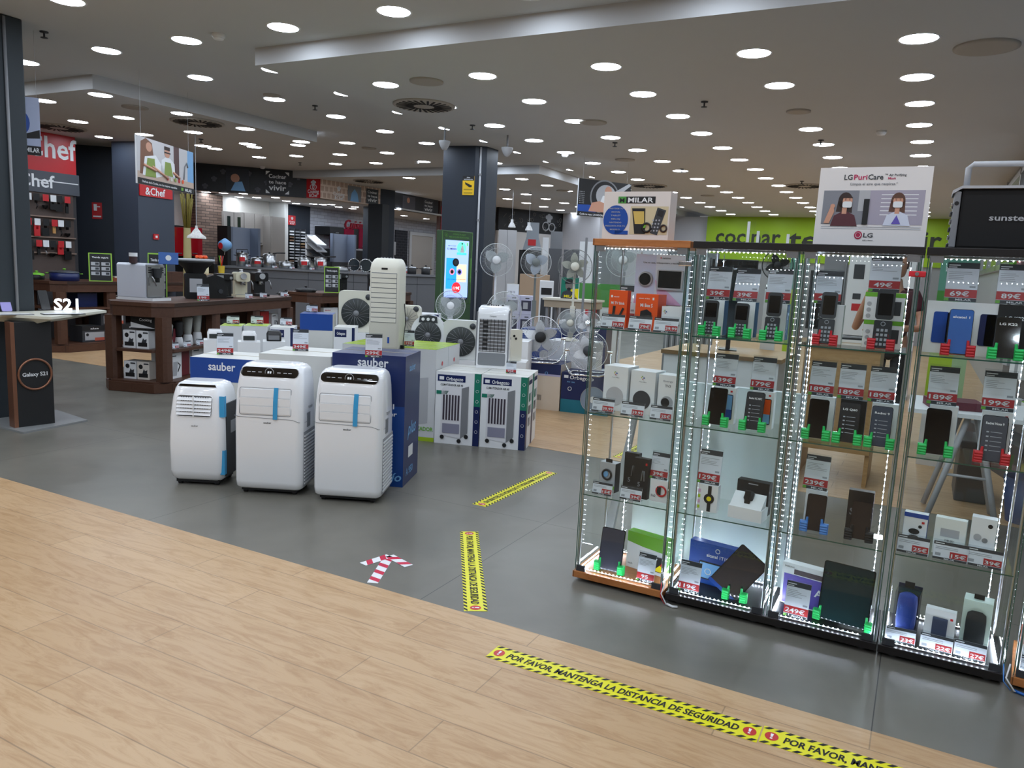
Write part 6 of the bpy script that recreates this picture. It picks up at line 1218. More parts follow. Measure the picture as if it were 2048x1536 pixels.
m.text('CONSULTA AQUI', W*.55, zt-.05, W*.4, -.002, LG_, wide=.02, align='F'); m.text('MAS DE 25.000 PRODUCTOS', W*.55, zt-.085, W*.62, -.002, LG_, wide=.02, align='F'); m.ring((W*.14, -.003, zt-.055), .025, .003, 16, LG_, None, 'Y', 3); m.rect(W*.13, W*.15, zt-.07, zt-.042, -.002, LG_); m.rect(W*.94, W*.97, zb+.3, zb+.6, -.003, LG_); m.obj('frame_graphics', ks)
x0, x1, z0, z1 = W*.13, W*.87, zb+.08, zt-.115; w2, h2 = x1-x0, z1-z0
m = MB().box(x0, x1, -.006, 0, z0, z1, SCR); y = -.0075
U = lambda u: x0+w2*u
V = lambda v: z0+h2*v
m.rect(U(.05), U(.5), V(.18), V(.7), y, glow('azure', (40, 150, 246))); m.rect(U(.5), U(.92), V(.3), V(.6), y, glow('peach', (240, 206, 170))); m.disc(U(.68), V(.88), w2*.2, y, glow('mint', (96, 208, 180)), 20)
m.poly([(U(.62), V(.8)), (U(.8), V(.8)), (U(.74), V(.92)), (U(.68), V(.92))], y*1.1, PAPER); m.disc(U(.7), V(.95), w2*.03, y*1.1, MBLACK, 10); m.rect(U(.48), U(.9), V(.76), V(.8), y, glow('cyan', (70, 190, 226)))
m.text('12 MESES', U(.27), V(.84), w2*.38, y*1.1, NAVY, wide=h2*.03, align='F'); m.text('paga tu compra', U(.27), V(.9), w2*.34, y*1.1, NAVY, wide=h2*.015, align='F')
for cx_, cz_, rr, mm in ((.45, .63, .14, MBLACK), (.3, .47, .11, glow('rose', (226, 130, 160))), (.62, .47, .11, glow('lav', (120, 120, 200)))): m.disc(U(cx_), V(cz_), w2*rr, y*1.15, mm, 20); m.disc(U(cx_), V(cz_), w2*rr*.6, y*1.3, MBLACK if mm is not MBLACK else DGREY, 16)
m.text('reloj inteligente con llamadas', U(.5), V(.34), w2*.8, y*1.1, NAVY, wide=h2*.012, align='F'); m.disc(U(.5), V(.2), w2*.19, y*1.2, glow('red', (220, 40, 50)), 24); m.text('119€', U(.5), V(.17), w2*.28, y*1.4, glow('white', (255, 255, 255)), wide=h2*.05, align='F'); m.rect(U(.0), U(1), V(0), V(.035), y*1.1, NAVY); m.text('MILAR', U(.84), V(.008), w2*.2, y*1.3, PAPER, wide=h2*.018, align='F'); m.rect(U(.9), U(.96), V(.92), V(.97), y*1.2, glow('green', (100, 180, 90)))
m.obj('lit_display', ks)
M, W, H_ = front_of((-6.98, 10.55), (-6.44, 10.63), 925, 948, 352, 390, .012)
m = MB().box(0, W, 0, .008, 0, H_, mat('cctv_yellow', (240, 196, 20), .4), M); m.rect(0, W, H_*.76, H_, -.001, MBLACK, M); m.text('ZONA', W*.5, H_*.89, W*.3, -.002, PAPER, M, wide=H_*.06, align='F'); m.text('VIDEOVIGILADA', W*.5, H_*.79, W*.8, -.002, PAPER, M, wide=H_*.06, align='F')
m.poly([(W*.2, H_*.68), (W*.65, H_*.55), (W*.72, H_*.45), (W*.6, H_*.4), (W*.25, H_*.56)], -.001, MBLACK, M); m.disc(W*.72, H_*.47, W*.1, -.002, MBLACK, 10, M); [m.rect(W*.12, W*.88, H_*z, H_*(z+.015), -.001, MBLACK, M) for z in (.3, .26, .12, .08)]
tag(m.obj('cctv_sign'), 'yellow and black video surveillance sign on the navy column', 'sign')
# ------------------------------------------------------------------ hanging posters
def poster(name, lab, pxl, Dl, pxr, Dr, pyt, pyb, draw, ztop=ZH, cat='poster'):
    a, b = atd(pxl, pyt[0], Dl), atd(pxr, pyt[1], Dr); zl, zr = a.z, b.z; z1 = (zl+zr)/2; z0 = (atd(pxl, pyb[0], Dl).z+atd(pxr, pyb[1], Dr).z)/2
    W = (b-a).xy.length; h_ = z1-z0; t = thing(name, lab, cat, (a.x, a.y, z0), math.atan2(b.y-a.y, b.x-a.x))
    m = MB().box(0, W, 0, .02, 0, h_, PAPER); draw(m, W, h_, -.001); m.obj('board', t)
    c = MB()
    for u in (.08, .92): c.cyl((W*u, .01, h_), (W*u, .01, ztop-z0), .0015, n=4, m=LGREY)
    c.obj('hanging_wires', t); return t
OLIVE = mat('apron_green', (136, 158, 70), .5)
def d_cook(m, W, h, y):
    m.rect(0, W, 0, h, y, mat('kitchen_light_print', (206, 204, 206), .5)); m.rect(W*.62, W*.72, h*.3, h, y*1.2, mat('brown_door_print', (86, 54, 52), .5)); m.rect(W*.88, W, h*.15, h, y*1.2, LBLUE); m.rect(0, W, 0, h*.27, y*1.5, mat('worktop_print', (200, 176, 160), .5))
    m.poly([(W*.04, h*.22), (W*.06, h*.9), (W*.14, h*.99), (W*.24, h*.92), (W*.28, h*.5), (W*.12, h*.22)], y*2, mat('long_hair_print', (126, 84, 60), .5)); m.disc(W*.19, h*.82, W*.05, y*3, SKIN, 14, rz=h*.1); m.poly([(W*.08, h*.2), (W*.12, h*.6), (W*.3, h*.68), (W*.4, h*.5), (W*.5, h*.3), (W*.3, h*.2)], y*3, PAPER); m.poly([(W*.12, h*.18), (W*.16, h*.58), (W*.28, h*.6), (W*.3, h*.2)], y*4, OLIVE)
    m.disc(W*.5, h*.8, W*.05, y*3, SKIN, 14, rz=h*.11); m.rect(W*.45, W*.55, h*.86, h*.94, y*4, HAIR); m.rect(W*.45, W*.56, h*.79, h*.82, y*4, MBLACK); m.poly([(W*.38, h*.3), (W*.4, h*.62), (W*.47, h*.7), (W*.55, h*.7), (W*.63, h*.6), (W*.64, h*.3)], y*3, PAPER); m.poly([(W*.44, h*.3), (W*.46, h*.6), (W*.56, h*.6), (W*.6, h*.3)], y*4, OLIVE)
    for a_ in ((.24, .42, .5, .24), (.6, .4, .72, .3), (.1, .42, .3, .34)): m.tube([(W*a_[0], y*5, h*a_[1]), (W*a_[2], y*5, h*a_[3])], W*.012, 4, SKIN)
    for q in range(5): m.disc(W*(.5+.07*q), h*.24, W*.02, y*6, [RED, CREAM, OLIVE, RED, ORANGE][q], 10)
    m.tube([(W*.8, y*3, h*.3), (W*.82, y*3, h*.6), (W*.86, y*3, h*.7), (W*.88, y*3, h*.6)], W*.008, 4, GREY)
    m.rect(0, W, 0, h*.13, y*9, MBLACK); m.text('Disfruta de la Cocina, con los mejores utensilios', W*.36, h*.04, W*.6, y*10, PAPER, wide=h*.045, align='F'); m.text('MILAR', W*.88, h*.03, W*.13, y*10, PAPER, wide=h*.07, align='F'); m.rect(W*.74, W*.78, h*.03, h*.1, y*10, GREEN)
poster('cooking_poster', 'hanging poster of two people in green aprons cooking', 273, 9.2, 386, 10.3, (279, 297), (375, 381), d_cook)
def d_wash(m, W, h, y):
    m.rect(0, W, 0, h, y, MBLACK); m.disc(W*.5, h*.55, W*.28, y*1.5, GREY, 28, rz=h*.48); m.disc(W*.5, h*.55, W*.255, y*2, MBLACK, 28, rz=h*.44); m.disc(W*.52, h*.6, W*.19, y*2.5, LGREY, 24, rz=h*.3)
    for r_ in range(7):
        for c in range(4): m.disc(W*(.03+.025*c), h*(.35+.05*r_), W*.007, y*2, LGREY, 6)
    m.disc(W*.56, h*.7, W*.07, y*4, SKIN, 16, rz=h*.17); m.poly([(W*.4, h*.35), (W*.46, h*.6), (W*.66, h*.6), (W*.7, h*.35)], y*3.5, PAPER)
    m.poly([(0, h*.12), (0, h*.3), (W*.3, h*.32), (W*.34, h*.12)], y*5, BLUE); m.poly([(W*.2, h*.14), (W*.26, h*.38), (W*.4, h*.44), (W*.56, h*.36), (W*.5, h*.14)], y*6, SKIN); m.poly([(W*.7, h*.75), (W*.95, h), (W, h*.96), (W*.8, h*.7)], y*4, LGREY)
    m.rect(0, W, 0, h*.12, y*8, MBLACK); m.text('Cuida tu ropa. LAVADORAS de última', W*.36, h*.03, W*.64, y*9, PAPER, wide=h*.05, align='F')
poster('washing_poster', 'hanging poster of a man reaching into a washing machine drum', 1158, 12.0, 1263, 12.6, (361, 364), (433, 438), d_wash, ZL)
def d_left(m, W, h, y):
    m.rect(0, W, h*.1, h, y, mat('pale_blue_photo', (176, 186, 214), .5)); m.disc(W*.45, h*.55, W*.25, y*2, BLUE, 20, rz=h*.2); m.poly([(W*.5, h*.35), (W*.98, h*.45), (W*.98, h*.3), (W*.6, h*.28)], y*2, MBLACK); m.rect(0, W, 0, h*.16, y*3, MBLACK); m.text('MILAR', W*.75, h*.05, W*.4, y*4, PAPER, wide=h*.08, align='F')
poster('shop_poster', 'hanging shop poster half hidden behind the dark slate column', 8, 8.3, 78, 8.3, (188, 196), (305, 311), d_left)
# ------------------------------------------------------------------ wooden gondola tables
def gondola(lab, org, rz, L, W, H, ch=.16, bays=3, shelf=.44, hidden=False):
    t = thing('display_table', lab, 'display table', (org[0], org[1], 0), rz, 'dark walnut display tables')
    def plan(o): return [(ch-o, -o), (L-ch+o, -o), (L+o, ch-o), (L+o, W-ch+o), (L-ch+o, W+o), (ch-o, W+o), (-o, W-ch+o), (-o, ch-o)]
    MB().prism(plan(.0), H-.04, H, DWOOD, 'Z').prism(plan(-.012), H-.15, H-.04, DWOOD, 'Z').obj('tabletop', t)
    MB().prism(plan(.03), 0.003, .1, DWOOD, 'Z').prism(plan(.01), .1, .12, DWOOD, 'Z').obj('plinth', t)
    MB().prism(plan(-.03), shelf-.015, shelf+.015, DWOOD, 'Z').obj('shelf', t)
    for k in range(bays+1):
        u = .03+(L-.06-.15)*k/bays
        for v in (.03, W-.17): MB().prism([(u+.03, v), (u+.12, v), (u+.15, v+.03), (u+.15, v+.11), (u+.12, v+.14), (u+.03, v+.14), (u, v+.11), (u, v+.03)], .12, H-.15, DWOOD, 'Z').obj('post', t)
    MB().box(L*.34, L*.36, .2, W-.2, .12, H-.15, DWOOD).box(L*.66, L*.68, .2, W-.2, .12, H-.15, DWOOD).obj('divider', t)
    return t
T1 = (-6.95, 5.38); R1 = radians(107); H1 = .955
gondola('dark walnut display table carrying the coffee machines', T1, R1, 2.95, .8, H1)
T2 = (-10.72, 6.55); R2 = radians(90); H2 = 1.01
gondola('dark walnut display table with bakeware, far left behind the phone stand', T2, R2, 2.5, .9, H2, shelf=.62)
T3 = (-7.98, 8.75); R3 = radians(90); H3 = .985
gondola('dark walnut display table behind the tower cooler', T3, R3, 2.6, .7, H3)
def on(T, R, u, v, z): return Vector((T[0]+u*cos(R)-v*sin(R), T[1]+u*sin(R)+v*cos(R), z))
def mini(name, lab, cat, loc, rz, build, group=None):
    t = thing(name, lab, cat, loc, rz, group); build(t); return t
# appliances on the near table
def espresso_white(t):
    MB().prism([(-.14, .03), (.14, .03), (.14, .38), (.12, .4), (-.12, .4), (-.14, .38)], .06, .44, mat('cool_white_metal', (206, 210, 220), .3), 'Y').obj('body', t, bevel=.006)
    f = MB().box(-.13, .13, .045, .06, .04, .385, STEEL)
    for k in range(3):
        for s_ in (-1, 1): f.box(s_*.09-.022, s_*.09+.022, .041, .045, .35-k*.025, .362-k*.025, BLACK)
    f.obj('front_panel', t); MB().box(-.14, .14, -.03, .44, 0, .03, WHITE).box(-.12, .12, -.025, .05, .03, .034, STEEL).obj('drip_tray', t)
    MB().cyl((0, .02, .35), (0, .02, .25), .05, .035, 16, DGREY).cyl((0, .02, .25), (0, .02, .2), .02, .02, 10, BLACK).obj('coffee_spout', t); MB().tube([(-.08, .03, .27), (-.075, .01, .24), (-.05, -.0, .16)], .008, 6, STEEL).obj('steam_wand', t)
mini('espresso_machine', 'white and steel automatic espresso machine at the near end of the walnut table', 'coffee machine', on(T1, R1, .42, .36, H1), R1-radians(6), espresso_white)
t = thing('jar', 'small white lidded jar standing on the white espresso machine', 'jar', on(T1, R1, .32, .6, H1+.4), 0); MB().cyl((0, 0, 0), (0, 0, .07), .042, n=16, m=mat('brown_glass', (70, 54, 56), .2)).obj('body', t); MB().cyl((0, 0, .07), (0, 0, .11), .044, n=16, m=WHITE).obj('lid', t)
tag(MB().box(-.1, .1, 0, .01, 0, .13, mat('blue_photo_print', (70, 110, 180), .4)).disc(.0, .07, .03, -.001, PAPER, 12).box(-.1, .1, 0, .06, 0, .004, BLUE).obj('leaflet_stand', loc=on(T1, R1, .5, .3, H1+.4005), rot=(0, 0, radians(55))), 'small blue picture leaflet standing on the espresso machine', 'leaflet stand')
def cooker(t):
    MB().prism(rrect(-.12, .12, 0, .3, .03), 0, .22, BLACK, 'Y').obj('body', t, bevel=.01); MB().box(-.07, .07, -.004, .0, .08, .24, LGREY).obj('glass_jug', t)
    MB().lathe([(.1, .3), (.13, .36), (.2, .42), (.21, .44), (.001, .44)], MBLACK, 24, Matrix.Translation((0, .1, 0)), caps=False).obj('hopper', t)
    MB().lathe([(.2, .44), (.225, .45), (.22, .47), (.001, .475)], LGREY, 24, Matrix.Translation((0, .1, 0)), caps=False).obj('tray', t)
mini('food_processor', 'tall black food processor with a wide grey tray of orange balls', 'food processor', on(T1, R1, 1.08, .35, H1), radians(55), cooker)
pf = on(T1, R1, 1.08, .35, H1+.475)
for k in range(7): a = k*.9; tag(MB().lathe([(.001, 0), (.018, .006), (.022, .02), (.016, .036), (.001, .04)], ORANGE, 10, caps=False).obj('orange_ball', loc=(pf.x+.0+.05*cos(a)*(k > 0), pf.y+.08+.05*sin(a)*(k > 0), pf.z)), 'little orange ball on the grey tray of the food processor', 'decoration', 'orange balls on the tray')
def toaster(t, m=BLACK): MB().prism([(-.13, 0), (.13, 0), (.14, .12), (.1, .25), (0, .29), (-.1, .25), (-.14, .12)], 0, .24, m, 'Y').obj('body', t, bevel=.02); MB().cyl((.06, -.002, .09), (.06, -.02, .09), .028, n=14, m=DGREY).obj('dial', t)
mini('fryer', 'rounded gloss black fryer with a large dial beside the food processor', 'fryer', on(T1, R1, 1.4, .3, H1), radians(60), toaster)
def drip(t, m=BLACK, top=None):
    MB().box(-.1, .1, .12, .24, 0, .28, m).box(-.1, .1, 0, .24, .22, .3, m).box(-.1, .1, 0, .12, 0, .02, m).obj('body', t, bevel=.008); MB().box(-.1, -.02, -.008, 0, .21, .28, top or STEEL).obj('front_panel', t)
    MB().cyl((0, .06, .02), (0, .06, .14), .05, .045, 14, CLEAR).obj('glass_pot', t); MB().cyl((.07, -.008, .25), (.07, 0, .25), .018, n=12, m=STEEL).obj('knob', t)
mini('coffee_maker', 'square black coffee maker with a steel control plate on the walnut table', 'coffee machine', on(T1, R1, 1.62, .3, H1), radians(60), drip)
def retro(m, trim):
    def f(t):
        MB().prism(rrect(-.09, .09, .2, .32, .03), -.02, .2, m, 'Y').box(-.08, .08, .08, .2, .02, .22, m).obj('body', t, bevel=.008); MB().box(-.1, .1, -.04, .2, 0, .03, m).box(-.08, .08, -.035, .07, .03, .034, STEEL).obj('drip_tray', t)
        MB().cyl((0, -.02, .27), (0, -.05, .27), .04, n=16, m=trim).obj('gauge', t); MB().cyl((0, .02, .2), (0, .02, .16), .03, n=12, m=STEEL).tube([(0, 0, .175), (0, -.11, .165)], .009, 6, BLACK).obj('portafilter', t); MB().lathe([(.03, .32), (.02, .34), (.028, .355), (.001, .36)], STEEL, 12, Matrix.Translation((0, .08, 0)), caps=False).obj('cap', t); MB().tube([(.1, 0, .22), (.12, -.02, .18), (.125, -.03, .1)], .006, 6, STEEL).obj('steam_wand', t)
    return f
mini('espresso_machine', 'cream retro espresso machine on the walnut table', 'coffee machine', on(T1, R1, 2.03, .3, H1), radians(62), retro(mat('cream_enamel', (224, 218, 190), .3, coat=.5), CHROME))
mini('espresso_machine', 'black and chrome espresso machine at the far end of the walnut table', 'coffee machine', on(T1, R1, 2.5, .3, H1), radians(64), retro(BLACK, CHROME))
price_card(on(T1, R1, .84, .1, H1), .13, .19, '199', 'tall', 'red and white price card reading 199 by the white espresso machine', rz=radians(60), group='price cards on the walnut tables')
for u, pr, lab in ((1.8, '89€', 'small price card before the square black coffee maker'), (2.16, '99€', 'small price card before the cream espresso machine'), (2.72, '79€', 'small price card at the far end of the near walnut table')):
    price_card(on(T1, R1, u, .08, H1), .09, .07, pr, 'wide', lab, rz=radians(62), group='price cards on the walnut tables')
def poster_stand(loc, rz, lab, w_=.2, h_=.3):
    t = thing('price_board', lab, 'sign', loc, rz, 'green rimmed price boards'); M = Matrix.Rotation(-.12, 4, 'X')
    m = MB().box(-w_/2, w_/2, 0, .008, 0, h_, mat('board_lime', (150, 200, 60), .4), M); m.rect(-w_*.45, w_*.45, h_*.03, h_*.97, -.001, MBLACK, M); m.text('Tienda segura', -.0, h_*.82, w_*.7, -.002, PAPER, M, wide=h_*.06, align='F')
    for r_ in range(3):
        for c in (-1, 1): m.rect(c*w_*.22-w_*.18, c*w_*.22+w_*.18, h_*(.56-.17*r_), h_*(.68-.17*r_), -.002, LGREY, M); m.rect(c*w_*.22, c*w_*.22+w_*.15, h_*(.58-.17*r_), h_*(.66-.17*r_), -.003, DGREY, M)
    m.obj('board', t); MB().box(-w_*.3, w_*.3, 0, .08, 0, .003, CLEAR).obj('foot', t)
poster_stand(on(T1, R1, .75, .62, H1+.0), radians(50), 'green rimmed price board standing behind the espresso machine', .2, .52)
poster_stand(on(T2, R2, .75, .12, H2), radians(58), 'green rimmed price board on the bakeware table', .31, .42)
poster_stand(on(T3, R3, .5, .12, H3), radians(45), 'green rimmed price board left of the tower cooler', .23, .4)
# items on table 2
def pot(loc, r_, h_, m, lab, lid=None, handles=BLACK, name='cooking_pot', rz=0, high=False, label=None, cat='pot', long=False):
    t = thing(name, lab, cat, loc, rz, 'cookware on show'); MB().lathe([(r_*.92, 0), (r_, .01), (r_, h_), (r_*.97, h_)], m, 24).obj('pot_body', t)
    MB().lathe([(r_*1.03, h_), (r_*.9, h_+.018), (r_*.3, h_+.03), (.001, h_+.032)], lid or m, 24, caps=False).lathe([(.008, h_+.03), (.022, h_+.045), (.02, h_+.055), (.001, h_+.057)], handles, 12, caps=False).obj('lid', t)
    g = MB().tube([(-r_, 0, h_*.85), (-r_-.04, -.02, h_*.88), (-r_-.04, .02, h_*.88), (-r_, .0, h_*.85)], .008, 6, handles)
    if long: g.tube([(r_*.5, 0, h_+.03), (r_+.02, 0, h_+.045), (r_+.17, 0, h_+.05)], .015, 6, handles)
    else: g.tube([(r_, 0, h_*.85), (r_+.04, -.02, h_*.88), (r_+.04, .02, h_*.88), (r_, .0, h_*.85)], .008, 6, handles)
    if high: g.tube([(-r_*1.0, 0, h_), (-r_*.9, 0, h_+.08), (r_*.9, 0, h_+.085), (r_, 0, h_)], .009, 6, handles)
    g.obj('handles', t)
    if label: m2 = MB(); m2.add([((r_+.0015)*cos(a), (r_+.0015)*sin(a), z) for z in (h_*.4, h_*.75) for a in [-pi/2-.45+.15*k for k in range(7)]], [(k, k+1, k+8, k+7) for k in range(6)], label); m2.obj('label', t)
pot(on(T2, R2, .28, .25, H2), .19, .12, NAVY, 'dark blue casserole with green silicone handles on the bakeware table', lid=DGREY, handles=GREEN, rz=.9)
pot(on(T2, R2, -.0+.1, .62, H2), .1, .07, MBLACK, 'small black pot with green handles at the left of the bakeware table', lid=GREEN, handles=GREEN)
TC = mat('terracotta', (150, 76, 44), .5)
for k, (u, v, lab) in enumerate([(1.15, .2, 'terracotta baking dish right of the price board'), (1.5, .2, 'terracotta loaf dish at the right of the bakeware table')]):
    tag(MB().prism(rrect(-.16, .16, 0, .055, .02), -.08, .08, TC, 'Y').box(-.12, .1, -.06, .06, .055, .075, [CREAM, TC][k]).obj('baking_dish', loc=on(T2, R2, u, v, H2), rot=(0, 0, radians(70))), lab, 'baking dish')
t = thing('display_riser', 'small walnut riser box at the far end of the bakeware table', 'riser', on(T2, R2, 2.0, .3, H2+.001), R2); MB().box(-.2, .3, -.15, .15, .0, .16, DWOOD).obj('box', t)
def p_cook(mb, w_, h_, y): mb.rect(0, w_, h_*.7, h_, y, MBLACK); mb.text('alza', w_*.5, h_*.78, w_*.35, y*2, PAPER, wide=h_*.1, align='F'); mb.rect(w_*.1, w_*.9, h_*.1, h_*.6, y, LGREY); mb.rect(w_*.5, w_*.9, h_*.05, h_*.25, y*2, mat('food_red', (190, 90, 70), .5)); mb.disc(w_*.2, h_*.45, w_*.06, y*2, MBLACK, 10)
def p_mini(mb, w_, h_, y): mb.disc(w_*.3, h_*.72, w_*.17, y, MBLACK, 14); mb.rect(w_*.55, w_*.95, h_*.85, h_*.93, y, DGREY); mb.rect(w_*.12, w_*.88, h_*.12, h_*.34, y, MBLACK); mb.poly([(w_*.4, h_*.3), (w_*.8, h_*.3), (w_*.85, h_*.55), (w_*.65, h_*.5), (w_*.55, h_*.6)], y, DGREY)
def shbox(T, R, u, v, z, w_, d, h_, lab, m=PAPER, pr=None, extra=0.0, group=None):
    o = on(T, R, u, v, z); return carton('product_box', lab, o, R+extra, w_, d, h_, m, None, pr, group)
for k, (u, z, lab) in enumerate([(.42, .123, 'cookware box on the plinth of the bakeware table, left'), (1.05, .123, 'cookware box on the plinth of the bakeware table, right'), (.72, .36, 'cookware box stacked on the two plinth boxes of the bakeware table')]):
    shbox(T2, R2, u, .1, z, .38 if k != 2 else .4, .3, .235, lab, DGREY, p_cook, group='cookware boxes')
for k, (u, m) in enumerate([(.4, NAVY), (.85, PAPER), (1.4, mat('blue_grey_box', (90, 96, 130), .5))]): shbox(T2, R2, u, .15, .636, .3, .25, .2, 'box on the upper shelf of the bakeware table, %s' % ['navy with small pictures', 'white with food pictures', 'blue grey'][k], m, p_cook if k == 1 else None)
# shelf contents of table 1: end bay seen from the short side
RE = R1-radians(90)
def endbox(v, z, w_, h_, m, pr, lab, u=.1): o = on(T1, R1, u, v, z); return carton('product_box', lab, o, RE, w_, .16, h_, m, None, pr, 'small appliance boxes')
for k, (v, z, m, lab) in enumerate([(.58, .456, PAPER, 'white appliance box with a round mark on the middle shelf, left'), (.42, .456, PAPER, 'white appliance box with a round mark on the middle shelf, right'), (.58, .122, PAPER, 'white appliance box on the plinth, left'), (.42, .122, mat('white_brown_box', (226, 218, 208), .5), 'white and brown appliance box on the plinth, right')]):
    endbox(v, z, .145, .19, m, p_mini, lab)
endbox(.5, .66, .3, .15, MBLACK, lambda mb, w_, h_, y: (mb.text('Cooking', w_*.6, h_*.6, w_*.5, y*2, PAPER, wide=h_*.2, align='F'), mb.poly([(0, h_*.1), (0, h_*.5), (w_, h_*.1)], y, PAPER)), 'black Cooking box above the middle shelf boxes', u=.12)
for o_ in [endbox(.5, .456, .3, .2, mat('maroon_box', (110, 30, 40), .5), None, 'maroon box behind the two white ones on the middle shelf', u=.3)]: pass
# long side shelf: blenders, kettles
def jug(loc, h_, r_, m, lab, dark=False, rz=0):
    t = thing('jug_blender', lab, 'blender', loc, rz, 'blenders on the walnut table shelf'); MB().lathe([(r_*.9, 0), (r_, .02), (r_*.8, h_*.35), (r_*.7, h_*.4)], m, 16).obj('motor_base', t)
    MB().lathe([(r_*.6, h_*.4), (r_*.95, h_), (r_*.8, h_+.02), (.001, h_+.03)], mat('frosted_jug', (170, 172, 166), .3) if not dark else MBLACK, 16, caps=False).tube([(r_*.8, 0, h_*.9), (r_*1.5, 0, h_*.8), (r_*1.3, 0, h_*.5), (r_*.7, 0, h_*.48)], .009, 6, MBLACK).obj('jug', t)
for k, (u, h_, dk, lab) in enumerate([(.32, .24, False, 'steel jug blender nearest on the middle shelf'), (.5, .26, True, 'dark jug blender second on the middle shelf'), (.68, .3, False, 'cream jug blender third on the middle shelf'), (.86, .34, False, 'tall cream jug blender fourth on the middle shelf')]):
    jug(on(T1, R1, u, .2, .456), h_, .06, STEEL if k == 0 else WHITE2, lab, dk, R1)
for k, u in enumerate((.26, .48, .72, .92)): price_card(on(T1, R1, u, .07, .456), .1, .07, ['29€', '39€', '49€', '35€'][k], 'wide', 'small price card on the middle shelf of the near walnut table, %s' % ['nearest', 'second', 'third', 'farthest'][k], rz=R1-.25, group='price cards on the walnut tables')
def p_white(mb, w_, h_, y): mb.rect(w_*.1, w_*.6, h_*.86, h_*.9, y, DGREY); mb.poly([(w_*.3, h_*.1), (w_*.38, h_*.65), (w_*.72, h_*.65), (w_*.62, h_*.1)], y, LGREY); mb.tube([(w_*.72, y*2, h_*.6), (w_*.88, y*2, h_*.5), (w_*.7, y*2, h_*.25)], .005, 4, MBLACK)
shbox(T1, R1, .2, .12, .122, .24, .2, .28, 'white kettle box on the plinth nearest the white air conditioner', PAPER, p_white)
shbox(T1, R1, .47, .18, .122, .2, .2, .28, 'maroon blender box on the plinth beside the kettle box', mat('maroon_box', (110, 30, 40), .5))
shbox(T1, R1, .7, .16, .122, .22, .2, .3, 'white blender box on the plinth, second from the kettle box', PAPER, p_white)
for k, (u, v, z, w_, h_, m, lab) in enumerate([(1.15, .2, .456, .3, .2, MBLACK, 'black box on the middle shelf of the near table'), (1.55, .2, .456, .2, .24, LGREY, 'silver grey box on the middle shelf of the near table'), (1.95, .2, .456, .26, .28, PAPER, 'white box on the middle shelf of the near table'), (2.3, .2, .456, .22, .3, RED, 'red topped box on the middle shelf at the far end'), (2.6, .2, .456, .18, .26, PAPER, 'white box on the middle shelf at the far end')]):
    shbox(T1, R1, u, v, z, w_, .2, h_, lab, m, p_white if m is PAPER else None)
# items on table 3
def drip2(t): drip(t, BLACK)
mini('coffee_maker', 'black drip coffee maker right of the tower cooler', 'coffee machine', on(T3, R3, 1.75, .25, H3), radians(50), drip2)
mini('coffee_maker', 'black coffee maker left of the tower cooler', 'coffee machine', on(T3, R3, .95, .3, H3), radians(50), drip2)
tag(MB().prism([(-.09, 0), (.09, 0), (.12, .1), (0, .18), (-.12, .1)], 0, .006, MBLACK, 'Y').box(-.05, .05, 0, .05, 0, .004, MBLACK).obj('leaflet_stand', loc=on(T3, R3, 2.35, .2, H3), rot=(0, 0, radians(50))), 'small black pentagon board on the table behind the tower cooler', 'sign')
for u, lab in ((1.45, 'small card left of the drip coffee maker'), (2.05, 'small card right of the drip coffee maker')): price_card(on(T3, R3, u, .1, H3), .08, .11, '49€', 'tall', lab, rz=radians(50), group='price cards on the walnut tables')
pot(on(T3, R3, .18, .35, H3), .15, .035, MBLACK, 'low black lidded pan at the near end of the middle walnut table', lid=MBLACK)
shbox(T3, R3, .3, .1, .456, .32, .3, .3, 'white moulinex box under the middle walnut table', PAPER, lambda mb, w_, h_, y: (mb.text('Moulinex', w_*.3, h_*.85, w_*.4, y, RED, wide=h_*.06, align='F'), mb.ring((w_*.6, y*2, h_*.4), w_*.18, .008, 16, RED, None, 'Y', 4), mb.rect(w_*.1, w_*.4, h_*.4, h_*.6, y, NAVY)))
shbox(T3, R3, 2.0, .1, .456, .4, .3, .22, 'white box with a blue upper band under the middle table', PAPER, lambda mb, w_, h_, y: mb.rect(0, w_, h_*.5, h_, y, ROYAL))
shbox(T3, R3, 2.45, .1, .456, .3, .3, .26, 'small white box under the far end of the middle table', PAPER, p_white)
# pressure cooker counter
CG = mat('counter_grey', (120, 122, 126), .35); CG2 = mat('counter_panel', (104, 106, 110), .5)
cpts = [atd(438, 523, 16.2), atd(762, 549, 15.0), atd(884, 547, 16.0)]; CZ = 1.28
ct = thing('cookware_counter', 'long grey cookware counter with a kinked plan under the red kitchen signs', 'counter', (0, 0, 0))
for i in range(2):
    p, q = cpts[i], cpts[i+1]; d = (q-p).xy.normalized(); n = Vector((-d.y, d.x)); 
    if n.dot(p.xy) < 0: n = -n
    M = Matrix(((d.x, n.x, 0, p.x), (d.y, n.y, 0, p.y), (0, 0, 1, 0), (0, 0, 0, 1))); L = (q-p).xy.length
    MB().box(-.02, L+.02, -.04, .5, CZ-.04, CZ, CG, M).obj('worktop', ct)
    m = MB().box(0, L, .0, .46, .1, CZ-.04, CG2, M).box(.02, L-.02, .05, .44, 0, .1, DGREY, M)
    for k in range(int(L/.9)+1): m.box(k*.9, k*.9+.008, -.002, 0, .1, CZ-.05, DGREY, M)
    m.box(0, L, -.003, 0, CZ-.2, CZ-.19, DGREY, M); m.obj('front_panel', ct)
